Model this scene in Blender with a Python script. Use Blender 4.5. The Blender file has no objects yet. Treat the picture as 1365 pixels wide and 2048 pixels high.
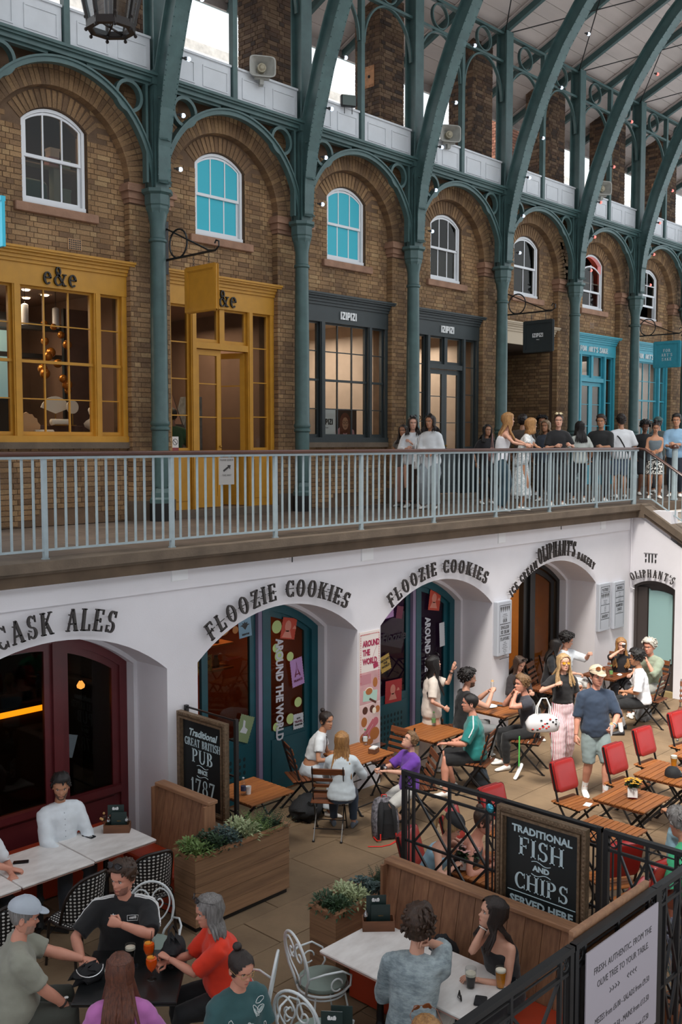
import bpy,bmesh,math,random
import numpy as np
from mathutils import Vector,Matrix,noise
random.seed(7)
PI = math.pi
SC = bpy.context.scene
COL = SC.collection
FZ = -3.65            # lower court floor level (upper walkway is z = 0)
# ------------------------------------------------------------------ camera
FPX,CAMH = 2000.0,1.187
PITCH,YAW = math.radians(3.9757),math.radians(43.485)
cam_d = bpy.data.cameras.new('camera'); cam = bpy.data.objects.new('camera',cam_d); COL.objects.link(cam)
cam_d.sensor_fit = 'VERTICAL'; cam_d.sensor_height = 36.0; cam_d.lens = FPX / 2048 * 36.0
cam_d.clip_start = 0.05; cam_d.clip_end = 500
cam.location = (0,0,CAMH)
cam.rotation_euler = (PI / 2 - PITCH,0,YAW - PI / 2)
SC.camera = cam
_fw = Vector((math.cos(YAW),math.sin(YAW),0)); _rt = Vector((math.sin(YAW),-math.cos(YAW),0)); _up = Vector((0,0,1))
_f3 = _fw * math.cos(PITCH) - _up * math.sin(PITCH); _u3 = _fw * math.sin(PITCH) + _up * math.cos(PITCH)
def at(px,py,X=None,Y=None,Z=None):
 """world point of a photograph pixel on the plane X=.., Y=.. or Z=.. (1365x2048 frame)"""
 d = _f3 * FPX + _rt * (px - 682.5) + _u3 * (1024 - py)
 if X is not None: t = X / d.x
 elif Y is not None: t = Y / d.y
 else: t = (Z - CAMH) / d.z
 return Vector((0,0,CAMH)) + d * t
# ------------------------------------------------------------------ world, sun, lights, exposure
W = bpy.data.worlds.new('world'); SC.world = W; W.use_nodes = True
_bg = W.node_tree.nodes['Background']; _bg.inputs[0].default_value = (0.88,0.945,1.0,1); _bg.inputs[1].default_value = 1.5
sun_d = bpy.data.lights.new('sun','SUN'); sun_d.energy = 6.0; sun_d.angle = math.radians(18); sun_d.color = (1.0,0.95,0.87)
sun = bpy.data.objects.new('sun',sun_d); COL.objects.link(sun)
sun.rotation_euler = Vector((0.52,0.2,-1.0)).to_track_quat('-Z','Y').to_euler()
SC.view_settings.view_transform = 'Standard'; SC.view_settings.look = 'None'
SC.view_settings.exposure = 0.30; SC.view_settings.gamma = 1.0
try: SC.view_settings.use_curve_mapping = False
except Exception: pass
def area(name,loc,size,energy,color,direction=(0,0,-1)):
 d = bpy.data.lights.new(name,'AREA'); d.shape = 'RECTANGLE'; d.size,d.size_y = size; d.energy = energy; d.color = color
 o = bpy.data.objects.new(name,d); COL.objects.link(o); o.location = loc
 o.rotation_euler = Vector(direction).to_track_quat('-Z','Y').to_euler(); return o
def point(name,loc,energy,color,r=0.05):
 d = bpy.data.lights.new(name,'POINT'); d.energy = energy; d.color = color; d.shadow_soft_size = r
 o = bpy.data.objects.new(name,d); COL.objects.link(o); o.location = loc; return o
# lamps inside the shops (their own ceiling lights) and one added fill upstairs
WARM = (1.0,0.74,0.5)
area('shop_lamp',(6.9,14.6,3.3),(2.0,1.6),85,WARM)
area('shop_lamp',(10.8,14.6,3.3),(2.0,1.4),30,WARM)
area('shop_lamp',(13.7,14.5,3.35),(2.0,1.4),75,(1,0.86,0.74))
area('shop_lamp',(16.9,14.5,3.35),(2.0,1.4),70,(1,0.86,0.74))
area('shop_lamp',(25.2,14.5,3.35),(4.0,1.4),55,(0.95,0.95,1.0))
area('upper_fill',(7.65,13.9,6.3),(1.2,.6),45,WARM)  # added fill light so the boxes in the first upper window show
area('cellar_lamp',(8.6,11.4,-1.2),(2.0,0.8),22,(1,0.5,0.25))
area('cellar_lamp',(12.0,11.4,-1.2),(2.0,0.8),12,(0.8,0.5,1.0))
area('cellar_lamp',(15.0,11.4,-1.2),(1.5,0.8),34,(1,0.7,0.42))
# ------------------------------------------------------------------ colours and materials
def lin(h):
 if isinstance(h,str):
  h = h.lstrip('#'); c = [int(h[i:i + 2],16) / 255 for i in (0,2,4)]
 else: c = [v / 255 for v in h]
 return tuple((v / 12.92 if v <= 0.04045 else ((v + 0.055) / 1.055) ** 2.4) for v in c) + (1.0,)
MATS = {}
class NT:
 def __init__(s,m): s.t = m.node_tree; s.n = s.t.nodes; s.l = s.t.links; s.b = s.n['Principled BSDF']
 def new(s,t,**k):
  n = s.n.new(t)
  for a,v in k.items():
   if a.startswith('i_'):
    n.inputs[int(a[2:]) if a[2:].isdigit() else a[2:].replace('_',' ')].default_value = v
   else: setattr(n,a,v)
  return n
 def link(s,a,b): s.l.new(a,b)
 def coord(s,scale=(1,1,1),kind='Object',rot=(0,0,0)):
  tc = s.new('ShaderNodeTexCoord'); mp = s.new('ShaderNodeMapping')
  mp.inputs['Scale'].default_value = scale; mp.inputs['Rotation'].default_value = rot
  s.link(tc.outputs[kind],mp.inputs[0]); return mp.outputs[0]
 def noise(s,vec,scale,detail=3,rough=0.55):
  n = s.new('ShaderNodeTexNoise'); n.inputs['Scale'].default_value = scale; n.inputs['Detail'].default_value = detail
  n.inputs['Roughness'].default_value = rough; s.link(vec,n.inputs['Vector']); return n.outputs[0]
 def ramp(s,fac,stops,interp='LINEAR'):
  r = s.new('ShaderNodeValToRGB'); e = r.color_ramp.elements; r.color_ramp.interpolation = interp
  while len(e) < len(stops): e.new(0.5)
  for i,(p,c) in enumerate(stops): e[i].position = p; e[i].color = c
  s.link(fac,r.inputs[0]); return r.outputs[0]
 def mix(s,fac,a,b,mode='MIX'):
  m = s.new('ShaderNodeMix',data_type='RGBA',blend_type=mode)
  for i,v in ((0,fac),(6,a),(7,b)):
   if hasattr(v,'is_linked') or hasattr(v,'links'): s.link(v,m.inputs[i])
   else: m.inputs[i].default_value = v
  return m.outputs[2]
 def bump(s,h,strength=0.3,dist=0.01):
  b = s.new('ShaderNodeBump'); b.inputs['Strength'].default_value = strength; b.inputs['Distance'].default_value = dist
  s.link(h,b.inputs['Height']); s.link(b.outputs[0],s.b.inputs['Normal'])
def mk(name,col='#808080',rough=0.6,metal=0.0,var=0.0,vs=6.0,bump=0.0,bs=60.0,stretch=(1,1,1),rnd=0.0,col2=None,emit=None,es=1.0,trans=0.0,coat=0.0,sheen=0.0):
 """general procedural material: base colour with noise variation, fine relief, per-object tone"""
 if name in MATS: return MATS[name]
 m = bpy.data.materials.new(name); m.use_nodes = True; MATS[name] = m; t = NT(m); b = t.b
 c = lin(col); b.inputs['Roughness'].default_value = rough; b.inputs['Metallic'].default_value = metal
 out = None
 if var or col2 or bump:
  vec = t.coord(stretch)
 if var or col2:
  f = t.noise(vec,vs,4)
  c2 = lin(col2) if col2 else tuple(x * (1 - var) for x in c[:3]) + (1,)
  c1 = c if col2 else tuple(min(1,x * (1 + var * .6)) for x in c[:3]) + (1,)
  out = t.ramp(f,[(0.3,c2),(0.7,c1)])
 if rnd:
  oi = t.new('ShaderNodeObjectInfo')
  r = t.ramp(oi.outputs['Random'],[(0,(1 - rnd,) * 3 + (1,)),(1,(1 + rnd * .5,) * 3 + (1,))])
  out = t.mix(1.0,out if out is not None else c,r,'MULTIPLY')
 if out is not None: t.link(out,b.inputs['Base Color'])
 else: b.inputs['Base Color'].default_value = c
 if bump: t.bump(t.noise(vec,bs,3),bump)
 if emit: b.inputs['Emission Color'].default_value = lin(emit); b.inputs['Emission Strength'].default_value = es
 if trans: b.inputs['Transmission Weight'].default_value = trans
 if coat: b.inputs['Coat Weight'].default_value = coat; b.inputs['Coat Roughness'].default_value = 0.15
 if sheen: b.inputs['Sheen Weight'].default_value = sheen
 m.diffuse_color = c
 return m
def mk_brick(name,stops,bump=0.5):
 m = bpy.data.materials.new(name); m.use_nodes = True; MATS[name] = m; t = NT(m)
 a = t.new('ShaderNodeAttribute',attribute_name='tone'); oi = t.new('ShaderNodeObjectInfo')
 ad = t.new('ShaderNodeMath',operation='ADD'); t.link(a.outputs['Fac'],ad.inputs[0]); t.link(oi.outputs['Random'],ad.inputs[1])
 fr = t.new('ShaderNodeMath',operation='FRACT'); t.link(ad.outputs[0],fr.inputs[0])
 base = t.ramp(fr.outputs[0],[(p,lin(c)) for p,c in stops])
 tc = t.new('ShaderNodeNewGeometry')
 n = t.new('ShaderNodeTexNoise'); n.inputs['Scale'].default_value = 1.1; n.inputs['Detail'].default_value = 5; t.link(tc.outputs['Position'],n.inputs['Vector'])
 soot = t.ramp(n.outputs[0],[(0.35,(0.62,0.6,0.58,1)),(0.62,(1.05,1.03,1.0,1))])
 n2 = t.new('ShaderNodeTexNoise'); n2.inputs['Scale'].default_value = 45; n2.inputs['Detail'].default_value = 3; t.link(tc.outputs['Position'],n2.inputs['Vector'])
 gr = t.ramp(n2.outputs[0],[(0.3,(0.8,0.8,0.8,1)),(0.7,(1.1,1.1,1.1,1))])
 t.link(t.mix(1.0,t.mix(1.0,base,soot,'MULTIPLY'),gr,'MULTIPLY'),t.b.inputs['Base Color'])
 t.b.inputs['Roughness'].default_value = 0.85; t.bump(n2.outputs[0],bump)
 return m
def mk_glass(name,tint='#ffffff',rough=0.0,alpha=0.12):
 """thin pane: mostly transparent with a clear reflection"""
 m = bpy.data.materials.new(name); m.use_nodes = True; MATS[name] = m; t = m.node_tree
 t.nodes.remove(t.nodes['Principled BSDF']); out = t.nodes['Material Output']
 tr = t.nodes.new('ShaderNodeBsdfTransparent'); tr.inputs[0].default_value = lin(tint)
 gl = t.nodes.new('ShaderNodeBsdfGlossy'); gl.inputs['Roughness'].default_value = rough
 mx = t.nodes.new('ShaderNodeMixShader'); fr = t.nodes.new('ShaderNodeLayerWeight'); fr.inputs[0].default_value = 0.5
 pw = t.nodes.new('ShaderNodeMath'); pw.operation = 'POWER'; pw.inputs[1].default_value = 4.0; t.links.new(fr.outputs['Facing'],pw.inputs[0])
 ad = t.nodes.new('ShaderNodeMath'); ad.operation = 'MULTIPLY_ADD'; ad.inputs[1].default_value = 0.45; ad.inputs[2].default_value = alpha * 0.3
 t.links.new(pw.outputs[0],ad.inputs[0]); t.links.new(ad.outputs[0],mx.inputs[0])
 t.links.new(tr.outputs[0],mx.inputs[1]); t.links.new(gl.outputs[0],mx.inputs[2]); t.links.new(mx.outputs[0],out.inputs[0])
 return m
IRON = mk('green_iron','#435d5c',0.42,var=0.2,vs=5,bump=0.15,bs=25)
IRONL = mk('light_grey_blue_paint','#93a1a6',0.45,var=0.12,vs=8)
BRICK = mk_brick('stock_brick',[(0,'#795e45'),(0.25,'#8d6f50'),(0.5,'#a0805c'),(0.75,'#8c6c4b'),(0.9,'#a98c66'),(1,'#7e634a')])
DBRICK = mk_brick('sooty_brick',[(0,'#3c302a'),(0.4,'#5d4535'),(0.7,'#6e5640'),(1,'#7b6450')])
MORTAR = mk('mortar','#6a5441',0.95,var=0.25,vs=4,bump=0.4,bs=80)
STONE = mk('sandstone','#9a7660',0.85,var=0.25,vs=5,bump=0.4,bs=50)
DSTONE = mk('dark_stone','#66584a',0.85,var=0.3,vs=3,bump=0.4,bs=40)
WHITEP = mk('white_render','#d9d6da',0.75,var=0.05,vs=1.3,bump=0.12,bs=70)
PANELW = mk('white_panel_paint','#cfd2d6',0.6,var=0.06,vs=4)
OCHRE = mk('ochre_paint','#b98427',0.45,var=0.1,vs=6)
DARKP = mk('charcoal_paint','#2b3335',0.45,var=0.12,vs=6)
TURQ = mk('turquoise_paint','#3a96a8',0.45,var=0.1,vs=6)
TEALD = mk('deep_teal_paint','#0b4c57',0.4,var=0.15,vs=5)
MAROON = mk('maroon_paint','#5e2226',0.4,var=0.15,vs=5)
BLACKI = mk('black_iron','#1a1a1c',0.4,var=0.2,vs=10)
BLACKP = mk('black_paint','#161616',0.45)
WHITESASH = mk('white_sash_paint','#dfe1e4',0.5)
HANDRAIL = mk('dark_handrail_wood','#4a2a20',0.35,var=0.2,vs=12,stretch=(0.3,1,1),coat=0.3)
GLASS = mk_glass('window_glass','#ecedeb',0.0,0.05)
GLASSD = mk_glass('dark_window_glass','#c9c5bf',0.0,0.06)
SLATE = mk('slate','#6f7075',0.7,var=0.3,vs=3,rnd=0.3)
BOARD = mk('roof_board','#c9bcb6',0.7,var=0.12,vs=2.5,stretch=(0.2,1,1),rnd=0.1)
# ------------------------------------------------------------------ mesh helpers
class MB:
 q = 0
 def __init__(s): s.v = []; s.f = []; s.m = []; s.tone = None
 def add(s,vs,fs,mi=0,M=None):
  o = len(s.v)
  s.v += [tuple(M @ Vector(p)) for p in vs] if M is not None else [tuple(p) for p in vs]
  s.f += [tuple(i + o for i in f) for f in fs]; s.m += [mi] * len(fs); return s
 def box(s,x0,x1,y0,y1,z0,z1,mi=0,M=None):
  if x0 > x1: x0,x1 = x1,x0
  if y0 > y1: y0,y1 = y1,y0
  if z0 > z1: z0,z1 = z1,z0
  MB.q = (MB.q + 1) % 13; e = MB.q * 0.00009; x0 -= e; y0 -= e; z0 -= e; x1 += e; y1 += e; z1 += e   # keeps joined bars from sharing faces
  return s.add([(x0,y0,z0),(x1,y0,z0),(x1,y1,z0),(x0,y1,z0),(x0,y0,z1),(x1,y0,z1),(x1,y1,z1),(x0,y1,z1)],
                     [(0,3,2,1),(4,5,6,7),(0,1,5,4),(1,2,6,5),(2,3,7,6),(3,0,4,7)],mi,M)
 def cbox(s,c,d,mi=0,rz=0,M=None):
  T = Matrix.Translation(c) @ Matrix.Rotation(rz,4,'Z')
  if M is not None: T = M @ T
  return s.box(-d[0] / 2,d[0] / 2,-d[1] / 2,d[1] / 2,-d[2] / 2,d[2] / 2,mi,T)
 def bbox(s,x0,x1,y0,y1,z0,z1,r=0.01,mi=0,M=None,n=2):
  """box with rounded vertical edges and softened top and bottom"""
  pts = []
  for cx,cy,a in ((x1 - r,y1 - r,0),(x0 + r,y1 - r,1),(x0 + r,y0 + r,2),(x1 - r,y0 + r,3)):
   for k in range(n + 1):
    t = PI / 2 * (a + k / n); pts.append((cx + r * math.cos(t),cy + r * math.sin(t)))
  cx,cy = (x0 + x1) / 2,(y0 + y1) / 2; q = min(r,(z1 - z0) / 2.01)
  def ring(z,sh): return [(x + (cx - x) / max(abs(cx - x),1e-6) * min(sh,abs(cx - x)),y + (cy - y) / max(abs(cy - y),1e-6) * min(sh,abs(cy - y)),z) for x,y in pts]
  return s.loft([ring(z0,q),ring(z0 + q * .3,q * .3),ring(z0 + q,0),ring(z1 - q,0),ring(z1 - q * .3,q * .3),ring(z1,q)],mi,True,M)
 def bar(s,a,b,w,h=None,mi=0,up=(0,0,1),M=None):
  a,b = Vector(a),Vector(b); h = h or w; d = (b - a)
  if d.length < 1e-6: return s
  d.normalize(); u = Vector(up)
  if abs(d.dot(u)) > 0.98: u = Vector((1,0,0)) if abs(d.x) < 0.9 else Vector((0,1,0))
  x = d.cross(u).normalized(); y = x.cross(d).normalized()
  vs = [p + x * sx * w / 2 + y * sy * h / 2 for p in (a,b) for sx,sy in ((-1,-1),(1,-1),(1,1),(-1,1))]
  return s.add(vs,[(3,2,1,0),(4,5,6,7),(0,1,5,4),(1,2,6,5),(2,3,7,6),(3,0,4,7)],mi,M)
 def loft(s,rings,mi=0,caps=True,M=None,closed=False):
  n = len(rings[0]); vs = [p for r in rings for p in r]; fs = []; k = len(rings)
  for i in range(k if closed else k - 1):
   j = (i + 1) % k
   for q in range(n):
    r = (q + 1) % n; fs.append((i * n + q,i * n + r,j * n + r,j * n + q))
  if caps and not closed: fs.append(tuple(range(n - 1,-1,-1))); fs.append(tuple((k - 1) * n + q for q in range(n)))
  return s.add(vs,fs,mi,M)
 def tube(s,path,r,n=8,mi=0,M=None,closed=False,caps=True,sq=None):
  P = [Vector(p) for p in path]; k = len(P); R = r if hasattr(r,'__len__') else [r] * k
  rings = []; prev = None
  for i in range(k):
   if closed: d = P[(i + 1) % k] - P[i - 1]
   else: d = P[min(i + 1,k - 1)] - P[max(i - 1,0)]
   if d.length < 1e-9: d = Vector((0,0,1))
   d.normalize()
   if prev is None:
    u = Vector((0,0,1)) if abs(d.z) < 0.95 else Vector((1,0,0)); x = d.cross(u).normalized()
   else: x = (prev - d * prev.dot(d)); x = x.normalized() if x.length > 1e-6 else d.orthogonal().normalized()
   prev = x; y = d.cross(x)
   rings.append([P[i] + (x * math.cos(2 * PI * q / n) + y * math.sin(2 * PI * q / n) * (sq or 1)) * R[i] for q in range(n)])
  return s.loft(rings,mi,caps,M,closed)
 def lathe(s,prof,c=(0,0,0),n=16,mi=0,M=None,rot=0):
  rings = [[(c[0] + r * math.cos(2 * PI * q / n + rot),c[1] + r * math.sin(2 * PI * q / n + rot),c[2] + z) for q in range(n)] for r,z in prof]
  return s.loft(rings,mi,True,M)
 def cyl(s,c,r,z0,z1,n=16,mi=0,M=None): return s.lathe([(r,z0),(r,z1)],c,n,mi,M)
 def ell(s,c,r,n=12,k=8,mi=0,M=None):
  rx,ry,rz = r if hasattr(r,'__len__') else (r,r,r)
  rings = []
  for i in range(k + 1):
   t = PI * (i / k) ; q = max(math.sin(t),0.02)
   rings.append([(c[0] + rx * q * math.cos(2 * PI * j / n),c[1] + ry * q * math.sin(2 * PI * j / n),c[2] - rz * math.cos(t)) for j in range(n)])
  return s.loft(rings,mi,True,M)
 def prism(s,poly,fn,d0,d1,mi=0,M=None):
  """2-D polygon extruded; fn(u, v, d) -> point"""
  n = len(poly); a = [fn(u,v,d0) for u,v in poly]; b = [fn(u,v,d1) for u,v in poly]
  return s.add(a + b,[tuple(range(n)),tuple(range(2 * n - 1,n - 1,-1))] + [(i,i + n,(i + 1) % n + n,(i + 1) % n) for i in range(n)],mi,M)
 def ribbon(s,outer,inner,fn,d0,d1,mi=0,M=None,closed=False):
  """band between two 2-D polylines, extruded between depths d0 and d1"""
  n = len(outer); vs = []
  for d in (d0,d1): vs += [fn(u,v,d) for u,v in outer] + [fn(u,v,d) for u,v in inner]
  fs = []
  for i in range(n if closed else n - 1):
   j = (i + 1) % n; O,I,P,Q = 0,n,2 * n,3 * n
   fs += [(O + i,O + j,I + j,I + i),(P + j,P + i,Q + i,Q + j),(O + j,O + i,P + i,P + j),(I + i,I + j,Q + j,Q + i)]
  if not closed: fs += [(0,n,3 * n,2 * n),(n - 1,3 * n - 1,4 * n - 1,2 * n - 1)]
  return s.add(vs,fs,mi,M)
 def mesh(s,name,mats,smooth=None):
  me = bpy.data.meshes.new(name); me.from_pydata(s.v,[],s.f)
  for m in (mats if isinstance(mats,(list,tuple)) else [mats]): me.materials.append(m)
  if max(s.m,default=0) > 0: me.polygons.foreach_set('material_index',s.m)
  bm = bmesh.new(); bm.from_mesh(me); bmesh.ops.recalc_face_normals(bm,faces=bm.faces); bm.to_mesh(me); bm.free()
  if smooth is not None:
   me.polygons.foreach_set('use_smooth',[True] * len(me.polygons))
   if smooth < 179: me.set_sharp_from_angle(angle=math.radians(smooth))
  me.update(); return me
 def build(s,name,mats,parent=None,smooth=None,loc=None,rz=0,label=None):
  return link(name,s.mesh(name,mats,smooth),parent,loc,rz,label)
def link(name,me,parent=None,loc=None,rz=0,label=None):
 o = bpy.data.objects.new(name,me); COL.objects.link(o)
 if parent is not None: o.parent = parent
 if loc is not None: o.location = loc
 if rz: o.rotation_euler = (0,0,rz)
 if label: o['label'] = label
 return o
def tag(o,label,cat,group=None):
 o['label'] = label; o['category'] = cat
 if group: o['group'] = group
 return o
def thing(name,label,cat,loc=(0,0,0),rz=0,group=None):
 o = bpy.data.objects.new(name,None); COL.objects.link(o); o.empty_display_size = 0.1
 o.location = loc; o.rotation_euler = (0,0,rz); return tag(o,label,cat,group)
def struct(o): o['kind'] = 'structure'; return o
def stuff(o): o['kind'] = 'stuff'; return o
def dup(root,loc=None,rz=None,label=None,group=None):
 def cp(o,par):
  c = o.copy(); COL.objects.link(c); c.parent = par
  for ch in KIDS.get(o.name,[]) if False else [x for x in o.children]: cp(ch,c)
  return c
 r = cp(root,None)
 if loc is not None: r.location = loc
 if rz is not None: r.rotation_euler = (0,0,rz)
 if label: r['label'] = label
 if group: r['group'] = group
 return r
def arc(cx,cz,r,a0,a1,n,rz=None):
 rz = rz or r
 return [(cx + r * math.cos(math.radians(a0 + (a1 - a0) * i / n)),cz + rz * math.sin(math.radians(a0 + (a1 - a0) * i / n))) for i in range(n + 1)]
XZ = lambda u,v,d: (u,d,v)
YZ = lambda u,v,d: (d,u,v)
XY = lambda u,v,d: (u,v,d)
# ------------------------------------------------------------------ lettering
_sans = {}
def sans(txt,size=1.0,depth=0.0,align='CENTER',shear=0.0,space=1.0,bold=0.0):
 """flat sans lettering as (verts, faces) in the XY plane, baseline y = 0"""
 c = bpy.data.curves.new('t','FONT'); c.body = txt; c.size = size; c.extrude = depth / 2; c.align_x = align; c.shear = shear; c.space_character = space
 c.offset = bold; c.resolution_u = 2
 o = bpy.data.objects.new('t',c); me = bpy.data.meshes.new_from_object(o)
 vs = [tuple(v.co) for v in me.vertices]; fs = [tuple(p.vertices) for p in me.polygons]
 bpy.data.objects.remove(o); bpy.data.curves.remove(c); bpy.data.meshes.remove(me)
 return vs,fs
_T,_N = 0.17,0.065
def _V(x,y0=0,y1=1,s=1,w=_T):
 r = [[(x - w / 2,y0),(x + w / 2,y0),(x + w / 2,y1),(x - w / 2,y1)]]
 if s & 1: r.append([(x - w / 2 - .07,y0),(x + w / 2 + .07,y0),(x + w / 2 + .07,y0 + .055),(x - w / 2 - .07,y0 + .055)])
 if s & 2: r.append([(x - w / 2 - .07,y1 - .055),(x + w / 2 + .07,y1 - .055),(x + w / 2 + .07,y1),(x - w / 2 - .07,y1)])
 return r
def _H(y,x0,x1,w=_N): return [[(x0,y - w / 2),(x1,y - w / 2),(x1,y + w / 2),(x0,y + w / 2)]]
def _D(x0,y0,x1,y1,w=_T):
 h = w / 2; return [[(x0 - h,y0),(x0 + h,y0),(x1 + h,y1),(x1 - h,y1)]]
def _S(x,y,w=.12,h=.055): return [[(x - w,y),(x + w,y),(x + w,y + h),(x - w,y + h)]]
def _A(cx,cy,rx,ry,a0,a1,t=_T,n=_N,k=10):
 r = []
 for i in range(k):
  q = []
  for a,inn in ((i,0),(i + 1,0),(i + 1,1),(i,1)):
   th = math.radians(a0 + (a1 - a0) * a / k)
   q.append((cx + (rx - (t if inn else 0)) * math.cos(th),cy + (ry - (n if inn else 0)) * math.sin(th)))
  r.append(q)
 return r
GL = {
 'A': (.8,_D(.12,0,.40,1,.07) + _D(.68,0,.42,1) + _H(.33,.2,.62) + _S(.12,0) + _S(.68,0,.14)),
 'B': (.72,_V(.16,0,1,3) + _A(.3,.745,.3,.255,-90,90) + _A(.3,.265,.36,.265,-90,90) + _H(.97,.1,.32) + _H(.03,.1,.32) + _H(.505,.1,.34)),
 'C': (.74,_A(.42,.5,.38,.5,45,315,k=16) + _V(.7,.68,.98,0,.05) + _V(.7,.02,.3,0,.05)),
 'D': (.8,_V(.16,0,1,3) + _A(.3,.5,.42,.5,-90,90,k=14) + _H(.97,.1,.32) + _H(.03,.1,.32)),
 'E': (.7,_V(.16,0,1,3) + _H(.97,.1,.62) + _H(.5,.1,.46) + _H(.03,.1,.64) + _V(.6,.76,1,0,.06) + _V(.62,0,.26,0,.06) + _V(.46,.4,.6,0,.05)),
 'F': (.66,_V(.16,0,1,3) + _H(.97,.1,.62) + _H(.5,.1,.46) + _V(.6,.74,1,0,.06) + _V(.46,.4,.6,0,.05)),
 'G': (.8,_A(.42,.5,.38,.5,45,330,k=16) + _V(.68,.02,.42,0,.13) + _H(.42,.5,.8,.06) + _V(.7,.7,.98,0,.05)),
 'H': (.88,_V(.16,0,1,3) + _V(.7,0,1,3) + _H(.5,.2,.66)),
 'I': (.34,_V(.17,0,1,3)),
 'K': (.84,_V(.16,0,1,3) + _D(.3,.42,.66,1,.07) + _D(.68,0,.36,.56) + _S(.7,0,.13) + _S(.66,.945,.12)),
 'L': (.66,_V(.16,0,1,3) + _H(.03,.1,.62) + _V(.6,0,.3,0,.06)),
 'M': (1.0,_V(.12,0,1,1,.07) + _V(.86,0,1,3) + _D(.48,.1,.16,1) + _D(.48,.1,.82,1,.07) + _S(.14,.945,.1)),
 'N': (.9,_V(.14,0,1,3,.07) + _V(.74,0,1,2,.07) + _D(.74,0,.18,1)),
 'O': (.84,_A(.42,.5,.38,.52,0,360,k=22)),
 'P': (.7,_V(.16,0,1,3) + _A(.3,.73,.34,.27,-90,90) + _H(.97,.1,.32) + _H(.48,.1,.32)),
 'R': (.8,_V(.16,0,1,3) + _A(.3,.74,.32,.26,-90,90) + _H(.97,.1,.32) + _H(.5,.1,.34) + _D(.66,0,.4,.5) + _S(.68,0,.12)),
 'S': (.66,_A(.34,.735,.27,.28,30,270,.15) + _A(.34,.255,.29,.27,-150,90,.15) + _V(.58,.7,1,0,.05) + _V(.07,0,.3,0,.05)),
 'T': (.76,_V(.38,0,1,1) + _H(.97,.04,.72) + _V(.06,.76,1,0,.055) + _V(.7,.76,1,0,.055)),
 'U': (.84,_V(.16,.3,1,2) + _V(.68,.3,1,2,.07) + _A(.4,.32,.325,.33,180,360,.15)),
 'V': (.8,_D(.4,0,.12,1) + _D(.4,0,.68,1,.07) + _S(.12,.945,.13) + _S(.68,.945)),
 'W': (1.1,_D(.32,0,.12,1,.15) + _D(.32,0,.54,1,.07) + _D(.76,0,.54,1,.15) + _D(.76,0,.97,1,.07) + _S(.12,.945) + _S(.97,.945,.1)),
 'Y': (.8,_V(.4,0,.5,1) + _D(.4,.45,.13,1) + _D(.4,.45,.68,1,.07) + _S(.13,.945) + _S(.68,.945,.1)),
 'Z': (.74,_H(.97,.08,.68) + _H(.03,.06,.68) + _D(.14,0,.6,1) + _V(.1,.76,1,0,.055) + _V(.66,0,.26,0,.055)),
 "'": (.22,_V(.1,.72,1.02,0,.1)),' ': (.42,[]),
 '1': (.5,_V(.26,0,1,1) + _D(.1,.78,.24,1,.06)),
 '7': (.7,_H(.95,.06,.66,.1) + _D(.26,0,.58,.95,.15) + _V(.08,.72,1,0,.055)),
 '8': (.72,_A(.36,.75,.25,.27,0,360,.12,k=14) + _A(.36,.27,.31,.29,0,360,.14,k=16)),
 'e': (.62,_A(.32,.33,.29,.34,0,315,.15,k=14) + _H(.36,.1,.58,.06)),
 '&': (.98,_A(.36,.76,.2,.25,0,360,.1,k=14) + _A(.36,.26,.32,.28,60,330,.14,k=14) + _D(.8,0,.26,.72,.16) + _D(.6,.1,.86,.6,.07) + _S(.84,.58,.14) + _S(.86,0,.1)),
}
def serif_char(ch,h=1.0,d=0.02,wx=1.0):
 w,polys = GL.get(ch,GL[' ']); vs = []; fs = []
 for p in polys:
  o = len(vs); n = len(p)
  vs += [((x - w / 2) * h * wx,y * h,d) for x,y in p] + [((x - w / 2) * h * wx,y * h,0) for x,y in p]
  fs += [tuple(o + i for i in range(n)),tuple(o + 2 * n - 1 - i for i in range(n))] + [(o + i,o + i + n,o + (i + 1) % n + n,o + (i + 1) % n) for i in range(n)]
 return vs,fs,w * h * wx
def serif_line(txt,h,d=0.003,wx=1.0,track=0.06):
 """one line of serif lettering centred on x = 0 in the XY plane"""
 tot = sum(GL.get(c,GL[' '])[0] for c in txt) * h * wx + track * h * (len(txt) - 1); x = -tot / 2; V = []; Fc = []
 for c in txt:
  vs,fs,w = serif_char(c,h,d,wx); o = len(V); V += [(a + x + w / 2,b,q) for a,b,q in vs]; Fc += [tuple(i + o for i in f) for f in fs]; x += w + track * h
 return V,Fc,tot
def frame_M(origin,xdir,ydir):
 x = Vector(xdir).normalized(); y = Vector(ydir).normalized(); z = x.cross(y)
 M = Matrix.Identity(4)
 for i in range(3): M[i][0],M[i][1],M[i][2],M[i][3] = x[i],y[i],z[i],origin[i]
 return M
KIDS = {}
# ================================================================== THE SETTING
CX = [6.12 + 3 * k for k in range(9)]          # iron column axes
PXC = [9.17 + 3 * (k - 1) for k in range(9)]   # brick pier centres
YC,YP,YW,YF = 12.42,12.68,12.82,12.90    # column row, pier face, wall face, frames
YR = 9.15                                       # railing plane
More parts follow.
